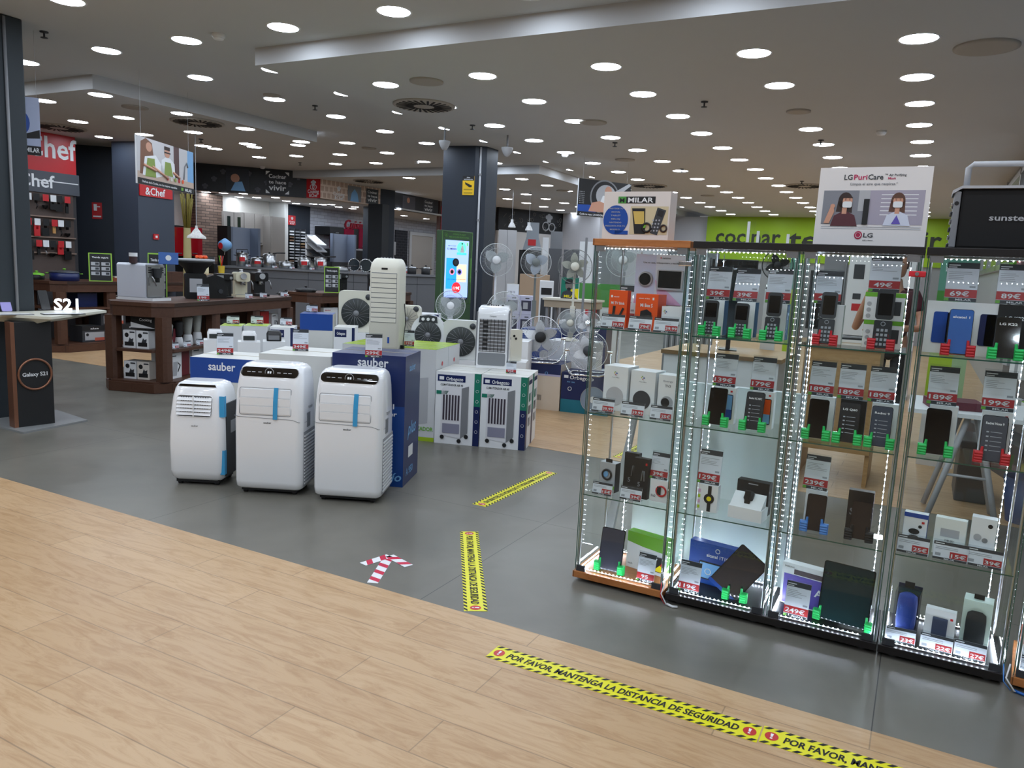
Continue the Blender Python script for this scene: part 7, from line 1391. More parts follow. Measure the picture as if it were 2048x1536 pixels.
def onc(px, dv=.16):
    for i in range(2):
        p, q = cpts[i], cpts[i+1]; r = ray(px, 540); den = r.x*(q-p).y-r.y*(q-p).x; s_ = (p.x*r.y-p.y*r.x)/den*-1
        s_ = -((p.x*r.y-p.y*r.x)/((q.x-p.x)*r.y-(q.y-p.y)*r.x))
        if 0 <= s_ <= 1:
            o = p+(q-p)*s_; d = (q-p).xy.normalized(); n = Vector((-d.y, d.x)); n = n if n.dot(p.xy) > 0 else -n
            return Vector((o.x+n.x*dv, o.y+n.y*dv, CZ))
    return Vector((o.x, o.y, CZ)) if False else Vector((cpts[2].x, cpts[2].y, CZ))
for px, r_, h_, kw, lab in [(477, .1, .2, dict(high=True, label=RED), 'tall pressure cooker with a raised black handle, leftmost on the counter'), (508, .12, .13, dict(label=RED), 'wide steel casserole second from the left on the counter'), (532, .11, .2, dict(long=True), 'tall steel pressure cooker with a thick black handle, third on the counter'), (566, .13, .09, dict(), 'low steel casserole in the middle of the counter'), (602, .11, .17, dict(label=RED, long=True), 'steel pressure cooker with a red label right of the middle'), (635, .105, .18, dict(label=RED, long=True), 'steel pressure cooker before the sample stand'), (676, .13, .05, dict(long=True), 'low frying pan with a long black handle above the green board')]:
    pot(onc(px), r_*1.12, h_*1.22, STEEL, lab, rz=face(onc(px)), **kw)
for px, lab in [(806, 'dark lidded pot left on the far counter'), (834, 'dark lidded pot in the middle of the far counter'), (862, 'dark lidded pot right on the far counter')]: pot(onc(px), .09, .13, MBLACK, lab, lid=STEEL, rz=face(onc(px)))
def lids(t):
    m = MB().ring((0, 0, .13), .12, .008, 24, CHROME, None, 'Y', 6); m.disc(0, .13, .115, -.002, mat('dark_glass_lid', (50, 56, 60), .1), 24); m.tube([(-.09, -.01, .12), (-.07, -.01, .02), (-.09, 0, 0)], .006, 6, CHROME); m.obj('lid_disc', t)
p = onc(722, .3); mini('pan_lid', 'round glass pan lid standing upright at the right of the counter', 'lid', p, face(p), lids); p = onc(697, .33); mini('pan_lid', 'smaller round glass pan lid standing left of the larger one', 'lid', p, face(p)+.4, lids)
for px in (495, 548, 583, 623): price_card(onc(px, .03), .09, .05, '59€', 'wide', {495: 'tiny price card left on the cookware counter', 548: 'tiny price card before the middle casserole', 583: 'tiny price card right of the low casserole', 623: 'tiny price card before the last pressure cooker'}[px], rz=face(onc(px)), group='price cards on the cookware counter')
for px, lab in ((790, 'white card standing left on the far counter'), (800, 'red and white card on the far counter'), (836, 'white card over the dark pots on the far counter')): price_card(onc(px, .4), .11, .17, '99€', 'tall', lab, rz=face(onc(px)), group='price cards on the cookware counter')
t = thing('knife_block', 'dark knife block standing on the counter before the near black column', 'knife block', onc(748, .3), face(onc(748))); MB().box(-.06, .06, 0, .1, 0, .16, LGREY).obj('block', t)
for k in range(4): MB().box(-.05+k*.028, -.034+k*.028, .02, .05, .16, .28, BLACK).obj('knife_handle', t)
low = [(505, 628, 12.4), (538, 610, 12.6)]
for i, (px, py, D) in enumerate([(572, 594, 14.4), (604, 600, 14.4)]):
    p = atd(px, py, D); t = thing('display_stand', 'low grey stand under the lidded pan %s of the counter front' % ['left', 'right'][i], 'stand', (p.x, p.y, 0), face(p)); MB().box(-.13, .13, -.1, .16, 0, p.z-.002, CG2).obj('body', t); pot((p.x, p.y, p.z), .13, .07, STEEL, 'lidded steel pan on the low stand, %s one' % ['left', 'right'][i], rz=face(p), long=True)
# kitchen worktop things on the far left: flowers, jug, pendant lamp, balloon
p = atd(430, 548, 15.0)
k_ = thing('kitchen_island', 'cream topped kitchen island near the stone pillar', 'kitchen island', (p.x, p.y, 0), face(p)); MB().box(-.75, .25, 0, .6, .0, p.z-.03, DGREY).obj('body', k_); MB().box(-.8, .3, -.05, .65, p.z-.03, p.z, mat('cream_worktop', (206, 180, 146), .4)).obj('worktop', k_)
q = atd(410, 545, 15.0); t = thing('glass_jar', 'pale yellow jar on the kitchen island', 'jar', (q.x, q.y, p.z), 0); MB().lathe([(.06, 0), (.065, .02), (.065, .16), (.04, .2), (.04, .22)], mat('pale_yellow_jar', (232, 226, 190), .3), 14).obj('body', t)
q = atd(422, 540, 15.2); t = thing('knife_block', 'steel knife block on the kitchen island', 'knife block', (q.x, q.y, p.z), .4); MB().box(-.06, .06, 0, .12, 0, .18, BLACK).obj('block', t)
for k in range(5): MB().box(-.05+k*.022, -.036+k*.022, .02, .05, .18, .3, STEEL).obj('knife_handle', t)
q = atd(443, 545, 15.1); t = thing('utensil_jar', 'bright jar holding kitchen tools and a colourful balloon stick', 'jar', (q.x, q.y, p.z), 0); MB().lathe([(.05, 0), (.06, .15)], mat('multicolour_jar', (206, 180, 60), .4), 12).obj('body', t)
for k in range(5): MB().tube([(0, 0, .1), (.04*cos(k*1.3), .04*sin(k*1.3), .33)], .008, 5, [RED, BLACK, CREAM, GREEN, ORANGE][k]).obj('tool', t)
q2 = atd(450, 490, 15.1); t = thing('foil_balloon', 'small colourful foil balloon above the kitchen island', 'balloon', (q2.x, q2.y, q2.z), 0)
MB().lathe([(.001, -.12), (.07, -.1), (.12, 0), (.07, .1), (.001, .12)], mat('balloon_blue', (110, 160, 206), .3), 14, None, 'Y', caps=False).obj('envelope', t); MB().disc(.02, -.02, .06, -.12, RED, 10).obj('print_patch', t); MB().tube([(0, 0, -.1), (-.02, 0, p.z-q2.z+.35)], .003, 4, PAPER).obj('stick', t)
pl = atd(393, 470, 12.0); t = thing('pendant_lamp', 'patterned white pendant lamp hanging before the red cabinets', 'lamp', (pl.x, pl.y, pl.z), 0)
MB().lathe([(.13, -.05), (.125, -.02), (.07, .02), (.045, .06), (.02, .09), (.015, .13)], mat('patterned_shade', (206, 204, 200), .4, var=.5, scale=40), 24, caps=False).obj('lamp_shade', t); MB().cyl((0, 0, .13), (0, 0, ZH-pl.z), .004, n=6, m=LGREY).obj('cord', t)
fv = atd(374, 456, 13.2); t = thing('dried_flower_vase', 'tall bundle of dried olive stalks standing by the red cabinets', 'vase', (fv.x, fv.y, 0), 0); MB().lathe([(.1, 0), (.08, .6), (.05, fv.z)], mat('pale_stalk', (170, 158, 110), .6), 12).obj('vase', t)
m = MB()
for k in range(16): a = k*2.4; m.tube([(.03*cos(a), .03*sin(a), fv.z-.1), (.07*cos(a), .07*sin(a), fv.z+.3), (.09*cos(a), .09*sin(a), fv.z+.45+.06*(k % 3))], .008, 4, mat('olive_stalk', (120, 108, 40), .7))
m.obj('stalks', t)
for i, (px, py, D) in enumerate([(1024, 447, 17.5), (1058, 453, 17.5)]):
    p = atd(px, py, D); t = thing('pendant_lamp', 'white bell pendant lamp before the doodle wall, %s of two' % ['left', 'right'][i], 'lamp', (p.x, p.y, p.z), 0, 'white bell pendant lamps')
    MB().lathe([(.085, -.09), (.085, -.07), (.05, .0), (.03, .03), (.03, .09)], WHITE, 20, caps=False).obj('lamp_shade', t); MB().cyl((0, 0, .09), (0, 0, ZL-p.z), .004, n=6, m=LGREY).obj('cord', t)
# ------------------------------------------------------------------ middle background
def stander(name, lab, cat, px0, px1, pyt, D, d, m, draw=None, pyb=None, z0=0.0, group=None, D2=None):
    a, b = atd(px0, pyt, D), atd(px1, pyt, D2 or D); r = math.atan2(b.y-a.y, b.x-a.x); W = (b-a).xy.length; h_ = (a.z+b.z)/2-z0
    t = thing(name, lab, cat, (a.x, a.y, z0), r, group); mb = MB().box(0, W, 0, d, 0, h_, m); 
    if draw: draw(mb, W, h_, -.004)
    mb.obj('body', t, bevel=.004); return t, W, h_
def fridge(lab, px0, px1, pyt, D, m, two=False, **kw):
    t, W, h_ = stander('fridge', lab, 'fridge', px0, px1, pyt, D, .65, m, **kw)
    for z0_, z1_ in ((.05, h_*.4), (h_*.41, h_-.01)): 
        dd = MB().box(.004, W-.004, -.045, -.003, z0_, z1_, m).obj('door', t); MB().box(W*.9, W*.93, -.08, -.046, z0_+.15*(z1_-z0_), z1_-.15*(z1_-z0_), STEEL if m is not STEEL else GREY).obj('handle', dd)
    return t
DST = mat('dark_steel', (96, 98, 102), .35, .7)
fridge('dark steel fridge behind the middle pedestal fan', 1098, 1124, 497, 17.0, DST); fridge('dark steel french door fridge behind the ivory pedestal fan', 1128, 1176, 500, 17.2, DST)
stander('oven_cabinet', 'white oven cabinet between the two front pedestal fans', 'oven', 1080, 1108, 562, 14.5, .5, PAPER, lambda mb, W, h, y: (mb.rect(W*.12, W*.88, h*.2, h*.75, y, DGREY), mb.rect(W*.12, W*.88, h*.8, h*.9, y, MBLACK)))
stander('kitchen_worktop', 'wood topped dark kitchen unit under the doodle wall', 'kitchen unit', 1040, 1100, 549, 16.3, .6, mat('beech_unit', (176, 150, 124), .5))
stander('wall_unit', 'tall pale kitchen unit left under the doodle wall', 'cabinet', 998, 1034, 460, 18.6, .35, mat('pale_unit', (206, 206, 208), .4), lambda mb, W, h, y: mb.rect(W*.48, W*.5, .1, h, y, GREY))
stander('tall_unit', 'tall mid grey kitchen unit right under the doodle wall', 'cabinet', 1102, 1126, 463, 18.6, .4, GREY); stander('white_unit', 'narrow white kitchen unit beside the mid grey one', 'cabinet', 1086, 1098, 475, 18.0, .3, PAPER)
ph = atd(1064, 500, 18.0); t = thing('range_hood', 'grey range hood with a red sticker under the doodle wall', 'range hood', (ph.x, ph.y, ph.z), face(ph)); MB().prism([(-.22, 0), (.22, 0), (.14, .3), (.14, 2.55-ph.z), (-.14, 2.55-ph.z), (-.14, .3)], 0, .35, mat('hood_grey', (150, 158, 166), .4), 'Y').obj('hood', t); MB().rect(-.1, .08, .1, .24, -.01, RED).obj('sticker', t); MB().box(-.3, .22, .1, .35, -ph.z, -1.0, BLACK).box(-.3, .22, .3, .34, -1.0, 0, MBLACK).obj('splash_panel', t)
for k in range(6):
    r_, c = divmod(k, 2); p = atd(1013+c*27, 602, 11.6); w_ = .2
    def p_mw(mb, w2, h2, y): mb.rect(w2*.1, w2*.85, h2*.2, h2*.75, y, mat('microwave_print', (60, 60, 78), .4)); mb.rect(w2*.25, w2*.6, h2*.3, h2*.65, y*2, LGREY); mb.rect(w2*.4, w2*.7, h2*.84, h2*.9, y, DGREY)
    z = .28*r_+.002
    carton('microwave_box', 'pale lilac microwave box in the stack behind the fans, %s row, %s' % (['lowest', 'middle', 'top'][r_], ['left', 'right'][c]), (p.x, p.y, z+.25), face(p)-.1, .2, .3, .278, mat('lilac_white_box', (200, 200, 222), .5), None, p_mw, 'microwave boxes')
p = atd(1026, 602, 11.9); t = thing('display_stand', 'low grey plinth under the microwave boxes', 'stand', (p.x, p.y, 0), face(p)-.1); MB().box(-.22, .32, -.35, .5, 0, .25, CG2).obj('body', t)
p = atd(1015, 553, 11.7); carton('small_oven', 'small white appliance on top of the microwave boxes', (p.x, p.y, 1.095), face(p), .18, .25, .16, WHITE, None, lambda mb, w_, h_, y: [mb.rect(w_*(.15+.12*k), w_*(.2+.12*k), h_*.15, h_*.35, y, GREY) for k in range(5)], cat='appliance')
# cream pallet table with portrait board
a = atd(1085, 596, 11.1); b = atd(1187, 600, 10.8); r = math.atan2(b.y-a.y, b.x-a.x); W = (b-a).xy.length; z = (a.z+b.z)/2
t = thing('pallet_table', 'low cream pallet topped table behind the ivory pedestal fan', 'table', (a.x, a.y, 0), r); MB().box(0, W, 0, .45, z-.03, z, mat('cream_top', (222, 216, 200), .4)).obj('tabletop', t); MB().box(.02, W-.02, .02, .42, z-.13, z-.03, mat('pallet_wood', (176, 160, 138), .6)).obj('slatted_frame', t)
for fx in (.04, W-.08):
    for fy in (.04, .36): MB().box(fx, fx+.04, fy, fy+.04, 0, z-.13, GREY).obj('leg', t)
def d_man(mb, W, h, y): mb.rect(0, W, 0, h, y, TEAL); mb.poly([(W*.6, 0), (W, 0), (W, h*.5), (W*.55, h*.45)], y*2, YELLOW); mb.poly([(0, 0), (W*.1, h*.3), (W*.4, h*.42), (W*.75, h*.3), (W*.95, 0)], y*3, DGREY); mb.disc(W*.45, h*.6, W*.2, y*4, mat('portrait_grey', (120, 112, 106), .5), 16, rz=h*.2); mb.poly([(W*.2, h*.7), (W*.3, h*.92), (W*.6, h*.94), (W*.75, h*.7)], y*5, MBLACK); mb.disc(W*.46, h*.46, W*.12, y*5, MBLACK, 12, rz=h*.07); mb.text('MILAR', W*.55, h*.06, W*.7, y*6, YELLOW, wide=h*.12, align='F')
a2, b2 = atd(1121, 596, 11.1), atd(1156, 598, 11.0); h_ = (598-556)/1539*11.0; r2 = math.atan2(b2.y-a2.y, b2.x-a2.x)
m = MB().box(0, (b2-a2).xy.length, 0, .02, 0, h_, PAPER); d_man(m, (b2-a2).xy.length, h_, -.001); tag(m.obj('portrait_board', loc=(a2.x, a2.y, z), rot=(0, 0, r2)), 'green and yellow portrait board of a man in a cap on the pallet table', 'board')
stander('sloping_panel', 'tall narrow grey post left of the oak display case', 'post', 1171, 1176, 475, 8.7, .03, GREY)
stander('fridge_board', 'white and green advertising panel left behind the oak display case', 'display board', 1160, 1255, 485, 11.9, .06, mat('white_board2', (220, 224, 226), .4), lambda mb, W, h, y: (mb.rect(W*.3, W, h*.55, h*.98, y, GREY), mb.rect(0, W, h*.5, h*.68, y*2, mat('leaf_green', (70, 140, 60), .5)), mb.rect(W*.2, W*.5, h*.35, h*.48, y*2, RED)))
stander('shelf_unit', 'grey shelving with striped stock behind the second display case', 'shelving', 1340, 1440, 505, 9.6, .5, mat('grey_stock', (120, 126, 130), .5), lambda mb, W, h, y: [mb.rect(W*(.04+.06*k), W*(.065+.06*k), .2, h*.97, y, DGREY if k % 2 else LGREY) for k in range(15)])
def tv(lab, px0, px1, pyt, D, zb, name='monitor'):
    a, b = atd(px0, pyt, D), atd(px1, pyt, D); W = (b-a).xy.length; h_ = a.z-zb; t = thing(name, lab, 'monitor', (a.x, a.y, zb), math.atan2(b.y-a.y, b.x-a.x)); MB().box(0, W, 0, .03, .08, h_, BLACK).obj('screen_body', t, bevel=.004); MB().rect(.01, W-.01, .09, h_-.01, -.002, GLOSSB).obj('screen', t); MB().box(W*.45, W*.55, .03, .05, 0, h_*.5, BLACK).box(W*.3, W*.7, -.06, .12, 0, .008, BLACK).obj('foot', t)
def desk(lab, x0, x1, y0, y1, z, top, side, legs=True):
    t = thing('counter_desk', lab, 'desk', (x0, y0, 0)); MB().box(0, x1-x0, 0, y1-y0, z-.03, z, top).obj('desktop', t); MB().box(.02, x1-x0-.02, .02, .05, .25, z-.03, side).obj('front_panel', t)
    for fx in (.02, x1-x0-.05): MB().box(fx, fx+.03, .05, y1-y0-.04, 0, z-.03, side).obj('side_panel', t)
LOAK = wood('light_oak_desk', (176, 140, 92), (168, 132, 86), .4, 5, 9)
tv('large black monitor behind the second display case', 1425, 1518, 517, 6.3, .93); desk('light oak counter desk behind the second display case', -1.75, -.86, 5.75, 6.5, .93, LOAK, mat('white_melamine', (206, 208, 208), .5))
tv('black monitor on the oak counter behind the third case', 1622, 1690, 540, 6.5, 1.05); desk('light oak counter desk before the person in maroon', -.78, -.22, 6.1, 6.8, 1.05, LOAK, LOAK)
p = atd(1542, 560, 6.6); stander('white_unit', 'narrow white plinth under the black desk fan', 'plinth', 1530, 1560, 580, 6.6, .3, WHITE2); zf = atd(1545, 580, 6.6).z
fan('desk', (p.x+.02, p.y+.12, zf+.001), face(p), .12, .2, 'black desk fan seen through the second and third display cases', MBLACK, mat('black_wire', (30, 32, 32), .4), MBLACK, 4, name='desk_fan')
fridge('white fridge with a black energy label behind the third case', 1702, 1756, 500, 11.6, WHITE2, draw=lambda mb, W, h, y: (mb.rect(W*.2, W*.6, h*.8, h*.9, -.048, DGREY), mb.rect(W*.25, W*.55, h*.66, h*.7, -.048, DGREY), mb.rect(W*.25, W*.6, h*.58, h*.63, -.048, RED)))
fridge('grey fridge with sale labels behind the third case', 1652, 1700, 500, 11.7, mat('fridge_grey', (130, 132, 136), .4), draw=lambda mb, W, h, y: (mb.rect(W*.3, W*.6, h*.72, h*.84, -.048, PAPER), mb.rect(W*.3, W*.7, h*.62, h*.68, -.048, RED)))
fridge('white fridge behind the gap of the third and fourth cases', 1806, 1850, 505, 11.4, WHITE2)
def d_eff(mb, W, h, y): mb.rect(0, W, h*.72, h, y, mat('eff_teal', (90, 150, 130), .5)); mb.rect(0, W*.6, h*.6, h*.84, y*2, mat('eff_green', (60, 136, 40), .5)); mb.rect(W*.0, W*.62, h*.3, h*.6, y*2, LIME); mb.rect(W*.62, W, h*.3, h*.6, y*2, mat('eff_pale', (170, 200, 150), .5)); mb.text('la compra EFICIENTE', W*.55, h*.93, W*.8, y*3, PAPER, wide=h*.03, align='F')
stander('efficiency_banner', 'green and teal banner reading la compra eficiente behind the fourth case', 'banner', 1884, 1962, 513, 7.3, .04, PAPER, d_eff)
stander('green_banner', 'narrow green banner between the second and third display cases', 'banner', 1583, 1602, 505, 8.0, .04, PAPER, lambda mb, W, h, y: (mb.rect(0, W, h*.8, h, y, mat('eff_teal', (90, 150, 130), .5)), mb.rect(0, W, h*.35, h*.8, y, LIME)))
# accessories rack on the right wall
rk = thing('accessory_rack', 'grey wire rack of hanging accessories at the right wall', 'rack', (.92, 7.4, 0), radians(-75)); MB().box(-.9, .35, 0, .03, 0, 2.05, mat('rack_grey', (118, 112, 108), .6)).box(-.9, .35, -.25, 0, 0, .3, DGREY).obj('back_board', rk)
for r_ in range(4): MB().tube([(-.9, -.04, .6+r_*.4), (.35, -.04, .6+r_*.4)], .006, 4, STEEL).obj('rail', rk)
rm = rk.matrix_basis.copy() if False else Matrix.Translation((.92, 7.4, 0)) @ Matrix.Rotation(radians(-75), 4, 'Z')
for r_ in range(4):
    for c in range(7):
        h_ = random.uniform(.14, .26); q = rm @ Vector((-.82+c*.17, -.06, .6+r_*.4-h_)); mm = random.choice([MBLACK, PAPER, DGREY, GREEN, mat('dusty_pink', (150, 110, 112), .6), LGREY, YELLOW])
        tag(MB().box(-.05, .05, -.02, .012, 0, h_, mm).box(-.045, .045, -.022, -.02, h_*.7, h_*.95, random.choice([PAPER, RED, MBLACK])).obj('blister_pack', loc=q, rot=(0, 0, radians(-75))), 'accessory blister pack in the %s row of the right wall rack' % ['lowest', 'second', 'third', 'top'][r_], 'accessory', 'accessory packs on the right wall rack')
# trestle table and bin
tt = thing('trestle_table', 'white trestle table seen low through the fourth display case', 'table', (-.02, 5.35, 0)); MB().box(0, .85, 0, .7, .72, .745, WHITE2).obj('tabletop', tt)
for fy in (.06, .6):
    for s_ in (-1, 1): MB().tube([(.36+s_*.03, fy, .72), (.36+s_*.2, fy, .01)], .018, 6, LGREY).obj('leg', tt)
MB().tube([(.25, .06, .35), (.47, .06, .35)], .01, 6, LGREY).obj('crossbar', tt)
tag(MB().box(0, .3, 0, .22, 0, .05, mat('maroon_folder', (96, 34, 50), .5)).obj('folder_stack', loc=(.1, 5.45, .746), rot=(0, 0, .2)), 'maroon folders lying on the white trestle table', 'folders')
bn = thing('waste_bin', 'translucent blue waste bin under the trestle table', 'bin', (.72, 5.9, 0)); MB().lathe([(.1, 0.001), (.14, .3), (.135, .3), (.095, .01)], mat('blue_bin', (50, 80, 130), .4), 20, caps=False).obj('bucket', bn)
cp = thing('computer_tower', 'grey computer tower on the floor behind the fourth display case', 'computer', (.33, 6.2, 0)); MB().box(0, .2, 0, .45, .002, .44, DGREY).obj('case', cp, bevel=.01)
# ------------------------------------------------------------------ Galaxy stand
SG = at(47, 868); SA = at(175, 843); SBk = at(122, 826); D_ = SG+(SBk-SA); 
gs = thing('phone_stand_table', 'black phone demo pedestal with a copper ring and cream top', 'display stand', (0, 0, 0))
MB().prism([(SG.x, SG.y), (SA.x, SA.y), (SBk.x-.1, SBk.y+.02), (-6.88, D_.y), (-6.88, SG.y)], .0, .015, mat('satin_base', (150, 152, 152), .35, .3), 'Z').obj('base_plate', gs)
cA, cB = at(38, 855, .015), at(110, 846, .015); dv = (cB-cA).xy.normalized(); nv = Vector((-dv.y, dv.x)); nv = nv if nv.dot(cA.xy) > 0 else -nv; W = (cB-cA).xy.length
M = Matrix(((dv.x, nv.x, 0, cA.x), (dv.y, nv.y, 0, cA.y), (0, 0, 1, .015), (0, 0, 0, 1)))
MB().box(0, W, 0, .18, 0, .86, MBLACK, M).obj('column', gs); MB().box(-.03, 0, .0, .1, 0, .86, BRONZE, M).obj('copper_trim', gs)
m = MB().ring((W*.5, -.006, .43), .125, .0095, 36, BRONZE, M, 'Y', 6); m.obj('copper_ring', gs); m = MB(); m.text('Galaxy S21', W*.5, .415, .19, -.002, PAPER, M, wide=.032, align='F'); m.obj('lettering', gs)
tA, tB = at(103, 634, .925), at(213, 621, .925); tC = at(190, 618, .925); tD = tA+(tC-tB); e = (tA-tB); 
F1 = tA; F2 = tB; F3 = tC; F4 = Vector((-6.86, tA.y-.3, 0)); F5 = Vector((-6.88, tC.y-.0, 0)); ctr = Vector((cA.x, cA.y, 0))+Vector((dv.x*W/2+nv.x*.12, dv.y*W/2+nv.y*.12, 0))
pl_ = [F1, F2, F3, F5, F4]; n5 = len(pl_); vs = [(q.x, q.y, .925) for q in pl_]+[(q.x, q.y, .905) for q in pl_]+[(ctr.x+(q.x-ctr.x)*.45, ctr.y+(q.y-ctr.y)*.45, .862) for q in pl_]
fs = [tuple(range(n5)), tuple(range(3*n5-1, 2*n5-1, -1))]+[(k*n5+i, k*n5+(i+1) % n5, (k+1)*n5+(i+1) % n5, (k+1)*n5+i) for k in (0, 1) for i in range(n5)]
MB().add(vs, fs, mat('cream_top2', (214, 212, 196), .4)).obj('tabletop', gs)
LILAC = mat('lilac_phone', (168, 160, 226), .35)
def upright(px, py, w_, h_, m, lab, off=0.0):
    q = at(px, py, .925); M = Matrix.Rotation(-.35, 4, 'X'); tag(MB().prism(rrect(-w_/2, w_/2, 0, h_, .01), -.008, 0, m, 'Y', M).box(-.03, .03, 0, .07, 0, .004, WHITE).obj('smartphone', loc=(q.x, q.y, .926), rot=(0, 0, face(q)+off)), lab, 'phone')
upright(14, 623, .085, .17, LILAC, 'lilac demo phone standing on the cream topped pedestal', .5); upright(92, 620, .08, .18, BLACK, 'black demo phone leaning on the cream topped pedestal', .5)
q = at(133, 622, .925); m = MB(); m.text('S21', 0, 0, .19, 0, mat('lit_white_letters', (240, 246, 255), .4, emit=2.2), wide=.105, align='F'); v0 = list(m.v); n0 = len(v0); vs, fs = v0, list(m.f)
m.v += [(x, .03, z) for x, y, z in v0]; m.f += [tuple(i+n0 for i in f) for f in fs]; m.k += [0]*len(fs); m.sm += [False]*len(fs)
for zz in range(6): pass
m.box(-.09, .09, 0, .03, -.006, 0, WHITE); tag(m.obj('lit_letters', loc=(q.x, q.y, .932), rot=(0, 0, face(q))), 'glowing white S21 letters on the cream topped pedestal', 'letters')
for i, (px, py) in enumerate([(22, 630), (128, 629)]): q = at(px, py, .925); tag(MB().box(-.16, .16, -.03, .07, 0, .006, DGREY if i else GREY).rect(-.15, .15, -.02, .06, 0, PAPER, Matrix(((1, 0, 0, 0), (0, 0, 1, 0), (0, 1, 0, .0065), (0, 0, 0, 1)))).obj('spec_plate', loc=(q.x, q.y, .9255), rot=(0, 0, face(q)+.3)), 'flat white spec plate on the pedestal top, %s' % ['left', 'under the glowing letters'][i], 'spec plate')
# ------------------------------------------------------------------ person
def skin_obj(name, verts, edges, m, parent, sub=2):
    me = bpy.data.meshes.new(name); me.from_pydata([v[0] for v in verts], edges, []); me.materials.append(m); o = bpy.data.objects.new(name, me); COL.objects.link(o); o.parent = parent
    md = o.modifiers.new('skin', 'SKIN'); md.use_smooth_shade = True
    sv = me.skin_vertices[0] if me.skin_vertices else None
    if sv is None:
        b = bmesh.new(); b.from_mesh(me); b.verts.layers.skin.verify(); b.to_mesh(me); b.free(); sv = me.skin_vertices[0]
    for i, v in enumerate(verts): sv.data[i].radius = (v[1], v[2] if len(v) > 2 else v[1])
    sv.data[0].use_root = True
    s2 = o.modifiers.new('sub', 'SUBSURF'); s2.levels = sub; s2.render_levels = sub; return o
PSK = mat('human_skin', (184, 136, 110), .5); MAR = mat('maroon_cloth', (70, 24, 34), .8, var=.1); TRS = mat('dark_trousers', (22, 24, 30), .8); BHAIR = mat('brown_hair', (62, 34, 26), .6, var=.2, scale=30)
pp = at(1758, 872); P = thing('person', 'person in a maroon shirt and dark trousers holding a phone up behind the oak counter', 'person', (pp.x, pp.y, 0), face(pp))
bv = [((0, 0, .95), .13, .1), ((0, 0, 1.12), .125, .09), ((0, 0, 1.32), .15, .1), ((0, .0, 1.44), .07, .06), ((0, -.01, 1.52), .052), ((0, -.02, 1.58), .05),
      ((-.17, 0, 1.40), .055), ((-.27, -.06, 1.2), .042), ((-.33, -.14, 1.06), .036), ((-.29, -.24, 1.22), .033), ((-.24, -.32, 1.4), .024), ((-.23, -.34, 1.45), .03, .018),
      ((.17, 0, 1.40), .055), ((.24, -.06, 1.2), .042), ((.24, -.14, 1.1), .036), ((.05, -.3, 1.1), .032), ((-.12, -.42, 1.1), .024), ((-.18, -.46, 1.1), .018, .03),
      ((-.1, 0, .86), .09), ((-.11, -.01, .5), .058), ((-.11, .02, .12), .04), ((-.11, -.12, .05), .035, .03), ((.1, 0, .86), .09), ((.11, -.01, .5), .058), ((.11, .02, .12), .04), ((.11, -.12, .05), .035, .03)]
be = [(0, 1), (1, 2), (2, 3), (3, 4), (4, 5), (2, 6), (6, 7), (7, 8), (8, 9), (9, 10), (10, 11), (2, 12), (12, 13), (13, 14), (14, 15), (15, 16), (16, 17), (0, 18), (18, 19), (19, 20), (20, 21), (0, 22), (22, 23), (23, 24), (24, 25)]
skin_obj('body', bv, be, PSK, P)
skin_obj('shirt', [((0, 0, .9), .15, .12), ((0, 0, 1.12), .15, .11), ((0, 0, 1.32), .17, .118), ((0, 0, 1.43), .085, .075), ((-.17, 0, 1.41), .075), ((-.255, -.05, 1.24), .062), ((.17, 0, 1.41), .075), ((.23, -.05, 1.24), .062)], [(0, 1), (1, 2), (2, 3), (2, 4), (4, 5), (2, 6), (6, 7)], MAR, P)
skin_obj('trousers', [((0, 0, .93), .14, .115), ((-.1, 0, .84), .105), ((-.11, -.01, .5), .075), ((-.11, .02, .1), .06), ((.1, 0, .84), .105), ((.11, -.01, .5), .075), ((.11, .02, .1), .06)], [(0, 1), (1, 2), (2, 3), (0, 4), (4, 5), (5, 6)], TRS, P)
for s_ in (-1, 1): loft(MB(), [(.0, s_*.11-.045, s_*.11+.045, -.2, .07, .04), (.03, s_*.11-.048, s_*.11+.048, -.2, .07, .04), (.07, s_*.11-.04, s_*.11+.04, -.13, .06, .035), (.1, s_*.11-.035, s_*.11+.035, -.04, .055, .03)], mat('dark_shoe', (40, 40, 44), .5)).obj('shoe', P)
hd = MB(); n = 20
for (z, rx, ry, yo) in []: pass
hd.lathe([(.03, -.115), (.055, -.1), (.068, -.06), (.076, 0), (.078, .04), (.068, .08), (.04, .105), (.001, .115)], PSK, 20, Matrix.Translation((0, -.03, 1.69)) @ Matrix.Diagonal((1, 1.18, 1, 1)), caps=False)
hd.lathe([(.001, -.028), (.012, -.02), (.016, 0), (.008, .02), (.001, .03)], PSK, 10, Matrix.Translation((0, -.128, 1.675)), caps=False)
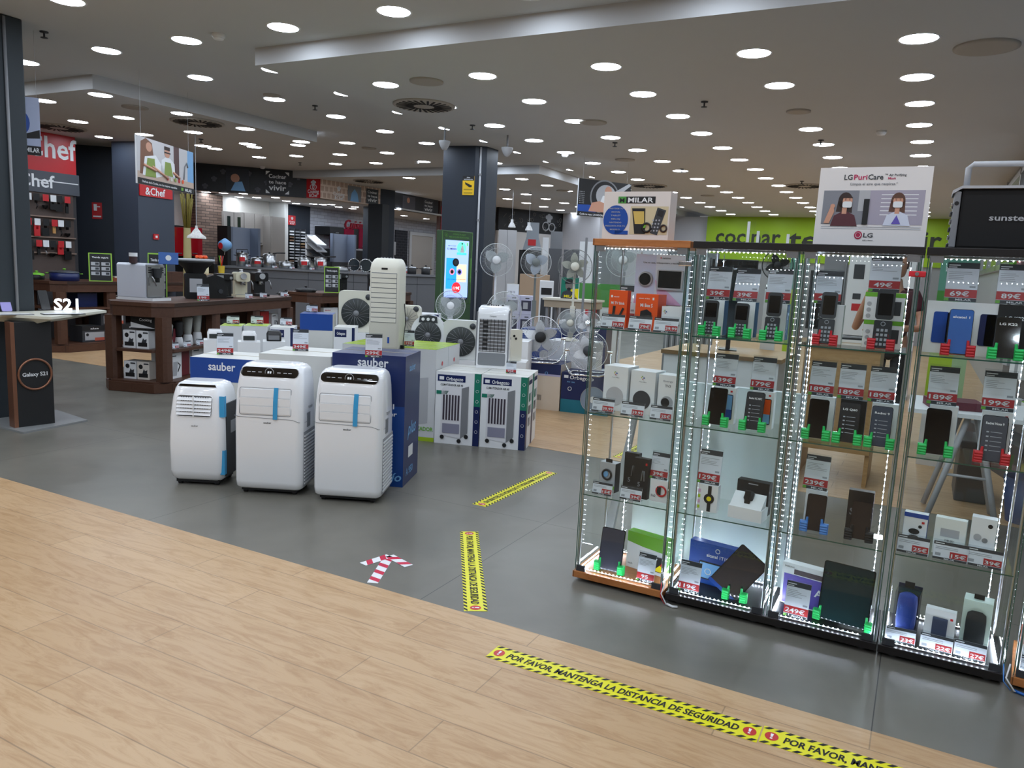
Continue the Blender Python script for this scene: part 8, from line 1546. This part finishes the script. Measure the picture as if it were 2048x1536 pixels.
for s_ in (-1, 1): hd.cyl((s_*.03, -.108, 1.70), (s_*.03, -.122, 1.70), .011, .006, 10, PAPER).cyl((s_*.03, -.121, 1.70), (s_*.03, -.124, 1.70), .005, .004, 8, HAIR).lathe([(.001, -.01), (.018, 0), (.001, .012)], PSK, 8, Matrix.Translation((s_*.078, -.02, 1.69)), 'X', caps=False).box(s_*.03-.014, s_*.03+.014, -.122, -.118, 1.718, 1.722, BHAIR)
hd.box(-.022, .022, -.12, -.112, 1.632, 1.638, mat('lip', (150, 84, 78), .5)); hd.obj('head', P)
MB().lathe([(.082, -.04), (.088, .02), (.082, .07), (.05, .11), (.001, .125)], BHAIR, 20, Matrix.Translation((0, -.01, 1.70)) @ Matrix.Diagonal((1, 1.12, 1, 1)), caps=False).obj('hair', P)
def fingers(base, dr, up, nm):
    for k, L in enumerate((.062, .075, .07, .055)):
        o = Vector(base)+Vector(up)*(k-1.5)*.02; d = Vector(dr).normalized()
        skin_obj(nm, [(tuple(o), .009), (tuple(o+d*L*.5), .0085), (tuple(o+d*L*.85+Vector((.012, -.012, 0))), .0075), (tuple(o+d*L+Vector((.028, -.012, 0))), .007)], [(0, 1), (1, 2), (2, 3)], PSK, P, 1)
    skin_obj('thumb', [(tuple(Vector(base)-Vector(up)*.03), .011), (tuple(Vector(base)-Vector(up)*.05+Vector((.03, -.02, 0))), .009), (tuple(Vector(base)-Vector(up)*.045+Vector((.05, -.04, 0))), .008)], [(0, 1), (1, 2)], PSK, P, 1)
fingers((-.225, -.355, 1.48), (.2, -.3, .4), (0, 0, .9), 'finger'); fingers((-.2, -.475, 1.085), (-.8, -.5, -.15), (.3, -.5, 0), 'finger')
tag(MB().prism(rrect(-.08, .08, 0, .075, .01), -.009, 0, MBLACK, 'Y').obj('smartphone', loc=P.matrix_basis @ Vector((-.13, -.39, 1.47)) if False else (Matrix.Translation((pp.x, pp.y, 0)) @ Matrix.Rotation(face(pp), 4, 'Z')) @ Vector((-.13, -.385, 1.46)), rot=(0, 0, face(pp))), 'dark phone held up sideways by the person in maroon', 'phone')
tag(MB().box(0, .26, 0, .2, 0, .02, PAPER, Matrix.Rotation(.2, 4, 'Z')).box(.02, .24, .02, .18, .02, .035, MBLACK, Matrix.Rotation(.2, 4, 'Z')).obj('card_reader', loc=(-.6, 6.35, 1.051)), 'white and black till device on the oak counter behind the third case', 'till device')
